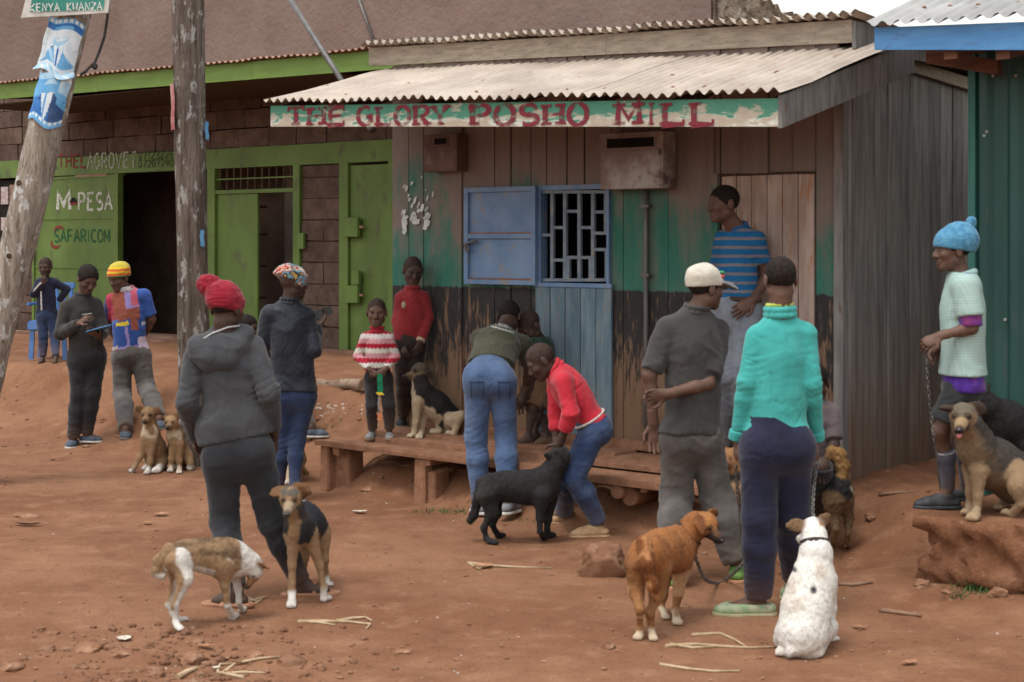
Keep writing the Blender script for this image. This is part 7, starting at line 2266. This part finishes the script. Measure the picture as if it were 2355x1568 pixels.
# shepherd-coloured dog on the ledge
def r10(v, n, tg, w, o):
    k = fbm(v, 9, 3, 15)
    t_ = ss(-.25, .35, n[:, 2] * .7 + n[:, 0] * .6 + .4 * k) * ((tg == 0) | (tg == 1))
    w = lerp(w, (.045, .040, .037), t_ * .92)
    w = np.where(((tg == 2) & (n[:, 2] > .35))[:, None], (.13, .105, .075), w)
    w = np.where(((tg == 3) & (n[:, 2] < -.1))[:, None], (.06, .045, .04), w)
    return w
dog('large grey and tan shepherd-like dog sitting on the earth ledge, mouth open', (2236, 1192), 8.62,
    [(2246, 1036, .06, 44), (2285, 1066, .14, 56), (2335, 1098, .2, 60)], [(2240, 1010, .05, 42), (2222, 976, .0, 33)], (2213, 958, -.04), (2205, 990, -.22), 31,
    [((2188, 938, -.02), (2166, 938, -.05), 12), ((2238, 938, -.02), (2259, 942, -.04), 12)],
    [[(2250, 1085, .0, 22), (2249, 1140, -.02, 13), (2246, 1172, -.03, 11), (PAW, 2236, 1198, 15)], [(2234, 1080, .14, 22), (2232, 1130, .1, 13), (2230, 1160, .1, 11), (PAW, 2222, 1184, 13)], [(2346, 1098, .02, 38), (2340, 1120, -.08, 22), (2348, 1160, -.1, 13), (PAW, 2314, 1186, 13)], [(2320, 1130, .3, 26), (2312, 1150, .3, 16), (PAW, 2296, 1172, 12)]],
    [(2380, 1140, .2, 16), (2410, 1165, .2, 12)],
    [(.17, .115, .07), (.19, .13, .08), (.22, .145, .085), (.29, .19, .105), (.05, .035, .028), (.25, .165, .095), (.33, .23, .14), GREYB], r10, 'ledge', fur=.002, fl_len=.014)
root10 = COL.objects[-1] if False else None
mesh_np('tongue', *solid([Cap(V3(W(2206, 994, 8.41)), V3(W(2205, 1003, 8.40)), .014, .013, .006, ((0, 1, 0), .5))], .004), surf('dog_tongue', (.38, .10, .10), (.48, .16, .16), 30, .4, .1, spec=.5), None)
_t = COL.objects['tongue']; _d = [q for q in COL.objects if q.name.startswith('dog') and 'shepherd' in q.get('label', '')][0]
_t.parent = _d; _t.location = -_d.location
dog('black dog with pricked ears lying behind the shepherd-like dog against the green wall', (2300, 1128), 9.45,
    [(2272, 940, .0, 29), (2312, 968, .05, 46), (2370, 1010, .1, 58)], [(2268, 930, .0, 26), (2256, 914, .0, 22)], (2254, 910, .0), (2232, 922, -.08), 21,
    [((2262, 896, .0), (2272, 886, .0), 7), ((2246, 896, .06), (2248, 884, .08), 7)],
    [[(2292, 985, .0, 22), (2290, 1050, .0, 12), (PAW, 2284, 1128)], [(2300, 990, .16, 20), (2300, 1050, .16, 12), (PAW, 2296, 1120)], [(2372, 1040, .0, 40), (2366, 1085, -.06, 18), (PAW, 2350, 1128)], [(2380, 1040, .22, 36), (2376, 1085, .2, 18), (PAW, 2366, 1118)]],
    [(2420, 1050, .1, 14), (2440, 1090, .1, 10)], [BLK] * 8, r5, 'ledge', vox=.008)
# dogs that others mostly hide
dog('black and tan dog standing mostly hidden behind the turquoise sweatshirt', (1745, 1246), 9.75,
    [(1702, 1100, .0, 34), (1745, 1108, .0, 34), (1796, 1122, .0, 36)], [(1700, 1090, .0, 28), (1684, 1062, -.02, 20)], (1678, 1050, -.02), (1662, 1074, -.1), 18,
    [((1668, 1036, .0), (1660, 1046, .0), 7), ((1690, 1036, .0), (1697, 1046, .0), 7)],
    [[(1694, 1128, -.08, 18), (1690, 1190, -.08, 10), (PAW, 1684, 1246)], [(1712, 1128, .08, 18), (1710, 1190, .08, 10), (PAW, 1704, 1238)], [(1800, 1140, -.08, 28), (1806, 1180, -.08, 15), (1812, 1205, -.06, 9), (PAW, 1788, 1244)], [(1806, 1140, .1, 24), (1812, 1185, .1, 12), (PAW, 1806, 1232)]],
    [(1826, 1120, .0, 12), (1836, 1150, .0, 9)], [BLK, (.26, .13, .06), (.30, .15, .07), (.2, .1, .05), BRN, TAN, CREAM, BLK], None, vox=.008)
dog('tan dog sitting mostly hidden behind the legs of the phone holder', (650, 1114), 12.7,
    [(664, 985, .0, 24), (668, 1020, .08, 28), (672, 1052, .16, 29)], [(668, 975, .0, 20), (688, 960, .0, 15)], (694, 958, .0), (710, 968, -.06), 14,
    [((690, 948, -.03), (684, 958, -.05), 5), ((694, 947, .05), (690, 954, .09), 5)],
    [[(652, 1005, -.05, 13), (648, 1060, -.06, 8.5), (647, 1090, -.06, 7), (PAW, 645, 1112)], [(668, 1010, -.05, 13), (666, 1060, -.06, 8), (PAW, 664, 1114)], [(688, 1058, .1, 17), (684, 1090, .0, 9), (PAW, 680, 1108)], [(660, 1070, .2, 15), (660, 1090, .15, 9), (PAW, 656, 1102)]],
    [(690, 1070, .3, 8), (704, 1088, .3, 6)], [TAN, TAN, TAN, TAN, BRN, FAWN, CREAM, TAN], r3, vox=.0085, eyes=False)
dog('tan dog held on the deck between the stooping children, showing one pale leg', (1208, 1006), 12.2,
    [(1188, 920, .06, 20), (1208, 924, .08, 20), (1226, 926, .10, 19)], [(1188, 912, .06, 16), (1176, 898, .04, 12)], (1172, 894, .04), (1158, 902, .0), 12,
    [((1176, 884, .02), (1182, 892, .0), 4.5), ((1172, 884, .08), (1178, 890, .12), 4.5)],
    [[(1222, 935, .02, 11), (1227, 962, .02, 7), (1224, 985, .02, 5.5), (PAW, 1212, 1008)], [(1230, 935, .14, 10), (1232, 965, .14, 6), (PAW, 1224, 1000)], [(1186, 934, .02, 10), (1186, 970, .02, 6), (PAW, 1182, 1004)], [(1192, 934, .12, 10), (1193, 970, .12, 6), (PAW, 1190, 998)]],
    [(1238, 924, .1, 6), (1244, 940, .1, 5)], [TAN, TAN, TAN, TAN, BRN, FAWN, FAWN, TAN], r3, 'deck', vox=.007, eyes=False)

# ------------------------------------------------------------------ collars and chains
M_CHAIN = surf('worn_chain_steel', (.10, .09, .085), (.20, .185, .175), 30, .45, .1, 60, metal=.4)
M_COLL = surf('dark_collar_strap', (.03, .022, .018), (.055, .04, .032), 20, .8, .2)
def ring_collar(name, c, ax_, r, mat, label, w=.012):
    o = thing(name, c, label, 'collar')
    ax_ = Vector(ax_).normalized(); u = ax_.orthogonal().normalized(); v = ax_.cross(u)
    n, vs, fs = 28, [], []
    for i in range(n):
        an = 2 * math.pi * i / n; d_ = u * math.cos(an) + v * math.sin(an)
        for a, b in ((-w, 0), (w, 0), (w, .004), (-w, .004)): vs.append(d_ * (r + b) + ax_ * a)
    for i in range(n):
        for k in range(4): fs.append((4 * i + k, 4 * i + (k + 1) % 4, 4 * ((i + 1) % n) + (k + 1) % 4, 4 * ((i + 1) % n) + k))
    mesh('strap', vs, fs, mat, o)
    p_ = u * (r + .008)
    tube('buckle', [p_ + ax_ * .012, p_ + ax_ * -.012], .007, M_CHAIN, o, 6)
def chain(label, pts, link=.026, rad=.0035):
    P_ = [Vector(q) for q in pts]
    # smooth path, then one small oval ring per link
    path = []
    for i in range(len(P_) - 1):
        a, b, c, d = P_[max(i - 1, 0)], P_[i], P_[i + 1], P_[min(i + 2, len(P_) - 1)]
        for k in range(12):
            t = k / 12
            path.append(.5 * ((2 * b) + (c - a) * t + (2 * a - 5 * b + 4 * c - d) * t * t + (3 * b - a - 3 * c + d) * t ** 3))
    path.append(P_[-1])
    pos, acc, last = [path[0]], 0, path[0]
    for q in path[1:]:
        while (q - last).length >= link:
            last = last + (q - last).normalized() * link; pos.append(last.copy())
    root = thing('dog_chain', pos[0], label, 'chain')
    vs, fs = [], []
    for i in range(len(pos) - 1):
        a, b = pos[i] - pos[0], pos[i + 1] - pos[0]; t = (b - a).normalized(); m = (a + b) / 2
        u = t.orthogonal().normalized()
        if i % 2: u = t.cross(u)
        w = t.cross(u); n, k0 = 8, len(vs)
        for j in range(n):
            an = 2 * math.pi * j / n; c = m + t * math.cos(an) * link * .72 + u * math.sin(an) * link * .36
            dr = (t * math.cos(an) + u * math.sin(an)).normalized()
            for k in range(4):
                bb = 2 * math.pi * k / 4; vs.append(c + (dr * math.cos(bb) + w * math.sin(bb)) * rad)
        for j in range(n):
            for k in range(4): fs.append((k0 + 4 * j + k, k0 + 4 * j + (k + 1) % 4, k0 + 4 * ((j + 1) % n) + (k + 1) % 4, k0 + 4 * ((j + 1) % n) + k))
    mesh('link', vs, fs, M_CHAIN, root, True)['kind'] = 'stuff'
c7 = W(1583, 1226, 8.165)
ring_collar('dog_collar', c7, W(1604, 1206, 8.16) - W(1562, 1244, 8.17), .076, M_COLL, 'dark collar around the neck of the ginger dog')
ring_collar('dog_collar', W(1874, 1250, 7.56), W(1872, 1226, 7.58) - W(1876, 1270, 7.54), .066, M_COLL, 'dark collar around the neck of the white dog')
g = lambda x, y, e=.012: (lambda s_: Vector((s_.x, s_.y, s_.z + e)))(stand(x, y))
chain('rusty chain looping from the ginger dog collar to the ground by the white-capped person', [W(1588, 1250, 8.12), W(1602, 1290, 8.2), W(1620, 1330, 8.45), g(1648, 1346), g(1668, 1338), W(1700, 1305, 8.75), W(1712, 1290, 8.8)])
chain('thin steel chain hanging beside the navy trousers down to the white dog collar', [W(1880, 1060, 8.20), W(1872, 1110, 8.1), W(1869, 1180, 7.85), W(1878, 1240, 7.60)], .024)
chain('thin chain hanging from the hand of the woolly hat child to the earth ledge', [W(2132, 806, 8.72), W(2132, 860, 8.72), W(2140, 950, 8.74), W(2152, 1040, 8.75), (lambda s_: Vector((s_.x, s_.y, s_.z + .012)))(stand(2166, 1140, 'ledge')), (lambda s_: Vector((s_.x, s_.y, s_.z + .012)))(stand(2200, 1152, 'ledge'))], .024, .0022)
chain('dark chain dangling from the fist of the turquoise sweatshirt person', [W(1692, 1072, 8.17), W(1695, 1120, 8.3), W(1702, 1190, 8.6), W(1706, 1240, 9.0), W(1700, 1268, 9.3)], .026)
# ------------------------------------------------------------------ blue plastic chair on the platform
M_BLUC = surf('blue_plastic', (.07, .17, .42), (.10, .22, .5), 5, .45, .05, spec=.4)
cb_ = stand(112, 826)
cb_.y += .12
ch = thing('plastic_chair', cb_, 'blue plastic chair standing behind the small barefoot child', 'chair')
def cbox(name, x0, x1, y0, y1, z0, z1, mat=M_BLUC, parent=None):
    o = mesh(name, [(x, y, z) for x in (x0, x1) for y in (y0, y1) for z in (z0, z1)], [tuple(reversed(f)) for f in BOXF], mat, parent or ch)
    bm = bmesh.new(); bm.from_mesh(o.data); bmesh.ops.recalc_face_normals(bm, faces=bm.faces)
    bmesh.ops.bevel(bm, geom=bm.edges[:], offset=.008, segments=2, affect='EDGES'); bm.to_mesh(o.data); bm.free()
    return o
cbox('seat', -.21, .21, -.20, .20, .40, .43)
cbox('seat_apron', -.215, .215, -.205, -.185, .33, .42)
for x, y in ((-.19, -.18), (.15, -.18), (-.19, .17), (.15, .17)):
    s_ = .02 if x > 0 else -.02
    vs = [(x + a + (s_ if z == 0 else 0), y + b, z) for z in (0, .40) for a, b in ((0, 0), (.05, 0), (.05, .035), (0, .035))]
    fix_normals(mesh('leg', vs, [(3, 2, 1, 0), (4, 5, 6, 7), (0, 1, 5, 4), (1, 2, 6, 5), (2, 3, 7, 6), (3, 0, 4, 7)], M_BLUC, ch))
for i in range(5):
    x = -.18 + .08 * i
    cbox('back_slat', x, x + .05, .185, .205, .43, .80)
cbox('back_rail', -.21, .21, .18, .212, .78, .85)
for x in (-.235, .195): cbox('armrest', x, x + .04, -.18, .2, .60, .63)

# ------------------------------------------------------------------ log, stones, rocks
M_LOG = surf('dusty_log', (.19, .12, .085), (.33, .24, .175), 5, .9, .5, 30, (1, 1, 1), 5, .15, .35, .65, 'Object', 0, .01, (.12, .07, .05))
a_, b_ = stand(718, 908), stand(838, 905)
lg = thing('log', (a_ + b_) / 2, 'pale dusty log lying on the edge of the shop platform', 'log')
up_ = Vector((0, 0, .085))
pts = [a_ + (b_ - a_) * u + up_ + Vector((0, .02 * math.sin(u * 7), .008 * math.sin(u * 11))) - lg.location for u in np.linspace(0, 1, 12)]
tube('trunk', pts, [.050 + .006 * math.sin(i * 1.3) for i in range(12)], M_LOG, lg, 12)
tube('branch_stub', [pts[4], pts[4] + Vector((-.03, -.05, .045))], [.02, .014], M_LOG, lg, 8)
M_ROCK = surf('red_dusty_rock', (.175, .084, .048), (.28, .150, .092), 6, .95, .7, 30, (1, 1, 1), 6, .1, .35, .65, 'Object', .18, .012, (.31, .19, .125))
M_ROCKG = surf('grey_pebble', (.24, .18, .145), (.40, .32, .27), 9, .9, .5, 40, (1, 1, 1), 5, .15, .35, .65, 'Object', .25, .006)
def rock_mesh(r, seed, sub=3, flat=.6, rough=.28):
    bm = bmesh.new(); bmesh.ops.create_icosphere(bm, subdivisions=sub, radius=1)
    v = np.array([x.co[:] for x in bm.verts])
    d = 1 + rough * fbm(v, 1.3, 3, seed) + .16 * fbm(v, 3.5, 3, seed + 3)
    # flatten a few sides so it reads as broken stone
    rg = np.random.default_rng(seed)
    w = v * d[:, None]
    for _ in range(5):
        n_ = unit(rg.normal(size=3)); lim = rg.uniform(.62, .85)
        k = w @ n_; w = w - np.maximum(k - lim, 0)[:, None] * n_ * .85
    w *= np.array(r) * np.array([1, 1, flat]) if np.ndim(r) == 0 else np.array(r)
    for x, c in zip(bm.verts, w): x.co = c
    me = bpy.data.meshes.new('rock'); bm.to_mesh(me); bm.free()
    return me
def rock(px, py, wpx, hpx, label, seed, mat=M_ROCK, name='rock', sub=3, group=None):
    s_ = stand(px, py); k = s_.y / F
    me = rock_mesh((wpx * k * .55, wpx * k * .42, hpx * k * .62), seed, sub)
    me.materials.append(mat)
    me.polygons.foreach_set('use_smooth', [sub > 3] * len(me.polygons))
    o = bpy.data.objects.new(name, me); o.location = s_ + Vector((0, wpx * k * .2, hpx * k * (.14 if sub < 4 else .22))); o.rotation_euler = (0, 0, random.uniform(-.4, .4))
    link(o); tag(o, label, 'rock', group)
    return o
rock(1392, 1326, 112, 84, 'large flat-topped reddish rock lying beside the ginger dog', 5, sub=4)
for px, py, w_, h_, lab, sd in ((200, 1502, 62, 34, 'largest reddish clod in the rubble at the near edge, below the sniffing dog', 11), (440, 1524, 70, 34, 'dark-sided clod with a pale top in the near rubble', 12), (668, 1528, 64, 36, 'rounded clod with a shaded hollow beside it, in the near rubble', 13),
                             (275, 1512, 52, 26, 'pinkish flat clod by the white scrap in the near rubble', 14), (18, 1540, 66, 28, 'long flat clod cut by the picture corner in the near rubble', 15), (1400, 1492, 34, 22, 'small lone brown stone in front of the ginger dog', 16),
                             (2002, 1192, 26, 18, 'small stone on bare earth before the grey board wall', 17), (590, 1510, 34, 20, 'small angular clod between two larger ones in the near rubble', 18), (100, 1496, 40, 18, 'thin slab-like clod at the top of the near rubble', 19),
                             (350, 1546, 44, 22, 'low brown clod right at the near picture edge', 20), (930, 1502, 40, 12, 'thin dark flake of earth on the open ground below the straw', 21), (845, 1128, 30, 12, 'pale flake of stone on the slope under the deck', 22), (60, 1188, 60, 8, 'flat patch of crusted earth far from the dogs, below the poster pole', 23)):
    rock(px, py, w_, h_, lab, sd, M_ROCK, sub=3)
for px, py, w_, h_, lab, sd in ((2120, 1352, 40, 26, 'crumbled clod at the outer corner of the ledge foot', 61), (2176, 1366, 24, 16, 'smallest clod lying before the ledge foot', 62), (2300, 1372, 46, 28, 'broad clod below the ledge face near the picture edge', 63)):
    rock(px, py, w_, h_, lab, sd, M_ROCK, 'clod', 3)
# pebbles and crumbs nobody could count
def scatter(name, n, fn, mat, r0, r1, seed, flat=.6):
    rg = np.random.default_rng(seed)
    base = rock_mesh(1.0, seed, 1, 1.0, .3)
    bv = np.array([x.co[:] for x in base.vertices]); bf_ = np.array([p_.vertices[:] for p_ in base.polygons])
    V_, F_ = [], []
    for i in range(n):
        x, y = fn(rg)
        r = r0 * (r1 / r0) ** (rg.random() ** 2.2)
        an = rg.uniform(0, 6.28); c, s_ = math.cos(an), math.sin(an)
        w = bv * r * rg.uniform(.6, 1.3, 3) * [1, 1, flat]
        w = np.stack([w[:, 0] * c - w[:, 1] * s_, w[:, 0] * s_ + w[:, 1] * c, w[:, 2]], -1) + [x, y, gz(x, y) + r * .2]
        F_.append(bf_ + len(V_) * len(bv)); V_.append(w)
    bpy.data.meshes.remove(base)
    o = mesh_np(name, np.concatenate(V_), np.concatenate(F_), mat, None, False)
    o['kind'] = 'stuff'; o['label'] = {'earth_crumbs': 'scatter of small red earth crumbs and pebbles over the yard', 'rubble': 'loose rubble of clods and grit at the near edge of the yard', 'pale_grit': 'pale bits of grit and litter sprinkled over the yard'}[name]
    return o
def near_left(rg):
    px = abs(rg.normal(0, 1)) * 300 + rg.uniform(0, 420); py = rg.uniform(1440, 1600)
    s_ = W(px, py, CAM_H * F / (py - HY)); return s_.x, s_.y
def anyw(rg):
    py = 1090 + 500 * rg.random() ** 1.3; px = rg.uniform(-60, 2420)
    s_ = W(px, py, CAM_H * F / (py - HY)); return s_.x, s_.y
def bank(rg):
    t = rg.uniform(-16, -5); d = rg.uniform(8.1, 10.0); q = TD(t, d); return q.x, q.y
scatter('rubble', 420, near_left, M_ROCK, .008, .035, 31)
scatter('earth_crumbs', 1300, anyw, M_ROCK, .003, .016, 32)
scatter('pale_grit', 130, anyw, M_ROCKG, .004, .011, 33)
bk = scatter('earth_crumbs', 260, bank, M_ROCK, .008, .04, 34)

# ------------------------------------------------------------------ straw, twigs, leaves, litter
M_STRAW = surf('dry_straw', (.33, .225, .13), (.48, .36, .235), 12, .85, .3)
M_STICK = surf('dry_stick', (.16, .085, .055), (.27, .165, .11), 12, .9, .4)
M_LEAF = surf('dry_leaf', (.28, .13, .07), (.42, .25, .15), 14, .85, .3)
M_SCRAP = surf('dirty_white_scrap', (.50, .44, .36), (.62, .56, .48), 12, .8, .2)
def stalk(name, label, lines, rad, mat, cat):
    """lines: lists of sighted ground points"""
    b = stand(*lines[0][0][:2]); o = thing(name, b, label, cat)
    for i, ln in enumerate(lines):
        pts = []
        for q in ln:
            s_ = stand(q[0], q[1]); pts.append(s_ + Vector((0, 0, rad * .7 + (q[2] if len(q) > 2 else 0))) - b)
        tube('stem' if i == 0 else 'side_stem', pts, [rad * (1 - .5 * k / max(len(pts) - 1, 1)) for k in range(len(pts))], mat, o, 7)
    return o
stalk('straw_stalk', 'long pale straw stalk with a bent end lying in front of the black-saddled dog', [[(684, 1432), (740, 1431), (800, 1432), (852, 1438), (842, 1448)], [(770, 1432), (810, 1424), (840, 1422), (856, 1430)], [(690, 1431), (738, 1434), (770, 1440)]], .009, M_STRAW, 'straw')
stalk('straw_stalk', 'long straight straw lying between the ginger dog and the white dog', [[(1530, 1488), (1600, 1484), (1660, 1489), (1720, 1492), (1786, 1490)], [(1590, 1463), (1656, 1459), (1690, 1474), (1716, 1490)], [(1540, 1484), (1590, 1492), (1640, 1490)]], .009, M_STRAW, 'straw')
stalk('straw_stalk', 'thin straw at the near picture edge below the ginger dog', [[(1516, 1530), (1580, 1540), (1640, 1546), (1700, 1545)]], .008, M_STRAW, 'straw')
stalk('straw_stalk', 'tangled straw and roots in the near rubble', [[(500, 1560), (540, 1528), (600, 1516), (650, 1512)], [(520, 1552), (560, 1548), (610, 1550)], [(560, 1560), (500, 1548), (505, 1530), (540, 1528)]], .008, M_STRAW, 'straw')
stalk('straw_stalk', 'short frayed straw beside the head of the sniffing dog', [[(560, 1388), (585, 1382), (600, 1376), (616, 1374)], [(566, 1384), (580, 1392), (600, 1384)], [(570, 1378), (590, 1386), (606, 1378)]], .008, M_STRAW, 'straw')
stalk('straw_stalk', 'pale stalk on the bare ground below the stooping red jumper child', [[(1076, 1296), (1120, 1302), (1180, 1306), (1268, 1308)], [(1076, 1296), (1100, 1310), (1130, 1302)]], .009, M_STRAW, 'straw')
stalk('stick', 'dark stick lying on the open ground to one side of the white dog', [[(2022, 1407), (2060, 1412), (2118, 1420)]], .015, M_STICK, 'stick')
stalk('stick', 'thin dark stick on the ground beyond the white dog, near the mill corner', [[(1925, 1346), (1960, 1348), (2006, 1342)]], .013, M_STICK, 'stick')
stalk('stick', 'short pale stick end in the near rubble', [[(408, 1562), (432, 1548), (454, 1540)]], .014, M_STRAW, 'stick')
stalk('stick', 'short reddish stick on the ground at the foot of the grey wall', [[(2020, 1140), (2060, 1136), (2110, 1132)]], .012, M_STICK, 'stick')
def leaf(px, py, wpx, hpx, label, mat=M_LEAF, name='dry_leaf', cat='leaf', curl=.4):
    s_ = stand(px, py); k = s_.y / F; w_, h_ = wpx * k / 2, hpx * k * 2.2
    vs, fs = [], []
    n, m = 8, 4
    for i in range(n + 1):
        u = i / n * 2 - 1
        for j in range(m + 1):
            v = (j / m * 2 - 1) * (1 - u * u * .9) ** .5
            vs.append((u * w_, v * h_ * .5, .006 + curl * w_ * (u * u * .5 + v * v * .4) + .003 * random.random()))
    for i in range(n):
        for j in range(m):
            p_ = i * (m + 1) + j; fs.append((p_, p_ + m + 1, p_ + m + 2, p_ + 1))
    o = mesh(name, vs, fs, mat, None, True, loc=s_ + Vector((0, 0, .002))); o.rotation_euler = (0, 0, random.uniform(-.5, .5))
    return tag(o, label, cat)
leaf(370, 1186, 34, 12, 'curled brown leaf on the ground left of the black trousers')
leaf(338, 1205, 20, 8, 'small yellowish leaf on open ground near the curled brown leaf')
leaf(472, 1490, 40, 10, 'flat reddish leaf below the paws of the sniffing dog')
leaf(285, 1474, 32, 18, 'crumpled white paper scrap in the near rubble', M_SCRAP, 'paper_scrap', 'paper scrap', .6)
leaf(826, 1181, 34, 9, 'pale curled husk on the ground before the deck', M_SCRAP, 'husk', 'husk', .5)
leaf(2090, 1528, 40, 10, 'pale leaf at the near edge beyond the white dog')
leaf(1975, 1446, 34, 8, 'thin tan leaf to one side of the white dog paws')
leaf(2012, 1062, 20, 14, 'small yellow and white wrapper at the foot of the grey wall', surf('yellow_wrapper', (.45, .4, .18), (.55, .55, .5), 60, .5, 0), 'wrapper', 'wrapper', .5)
leaf(498, 1540, 0.01 + 18, 9, 'bright white scrap on the tangled straw', M_SCRAP, 'paper_scrap', 'paper scrap', .5)
leaf(1110, 1306, 44, 16, 'broad tan leaf at the end of the pale stalk')
leaf(1800, 1320, 20, 8, 'tiny pale leaf between the trouser legs and the white dog')
leaf(66, 1210, 70, 8, 'flat reddish leaf scrap at the foot of the bank, far from the people', M_STICK)
# litter on the bank below the log
lv, lf = [], []
lt = thing('litter', stand(780, 945), 'scatter of pale shells and paper bits on the bank below the log', 'litter')
for k in range(34):
    s_ = stand(random.uniform(722, 835), random.uniform(930, 962)); i = len(lv)
    w_ = random.uniform(.008, .022)
    for a in range(5):
        an = 6.283 * a / 5; lv.append(s_ + Vector((w_ * math.cos(an), w_ * math.sin(an), .008 + random.uniform(0, .02))) - lt.location)
    lf.append(tuple(range(i, i + 5)))
mesh('litter_bits', lv, lf, surf('litter_bits', (.34, .24, .20), (.55, .48, .44), 30, .8, 0), lt)['kind'] = 'stuff'
# green tufts
M_GRASS = surf('green_blade', (.035, .075, .018), (.075, .12, .035), 20, .7, 0)
def tuft(px, py, n, h_, spread, label, on='ground', flat=False):
    b = stand(px, py, on); o = thing('grass_tuft', b, label, 'grass tuft')
    vs, fs = [], []
    for i in range(n):
        an = random.uniform(0, 6.28); r = spread * random.random(); x, y = r * math.cos(an) * 1.6, r * math.sin(an) * .7
        z0 = gz(b.x + x, b.y + y) - b.z - .004 if on == 'ground' else 0
        l = h_ * random.uniform(.4, 1.1); bx, by = random.uniform(-.8, .8) * l, random.uniform(-.8, .8) * l; w_ = .004
        k = len(vs); a2 = random.uniform(0, 3.14); cx_, cy_ = w_ * math.cos(a2), w_ * math.sin(a2)
        for t in (0, .5, 1):
            ww = 1 - .8 * t
            vs += [(x + bx * t * t - cx_ * ww, y + by * t * t - cy_ * ww, z0 + l * (t - .25 * t * t)), (x + bx * t * t + cx_ * ww, y + by * t * t + cy_ * ww, z0 + l * (t - .25 * t * t))]
        fs += [(k, k + 1, k + 3, k + 2), (k + 2, k + 3, k + 5, k + 4)]
    mesh('blades', vs, fs, M_GRASS, o)['kind'] = 'stuff'
tuft(2240, 1358, 90, .07, .10, 'small green weed tuft at the foot of the earth ledge')
tuft(1050, 1178, 120, .045, .20, 'low green grass fringe beside the grey trainers')
tuft(745, 930, 60, .05, .10, 'few green blades among the litter on the bank')
tuft(1240, 1198, 60, .035, .16, 'sparse dry green blades behind the black dog')
tuft(2206, 1372, 40, .04, .08, 'faint green sprig just in front of the earth ledge')
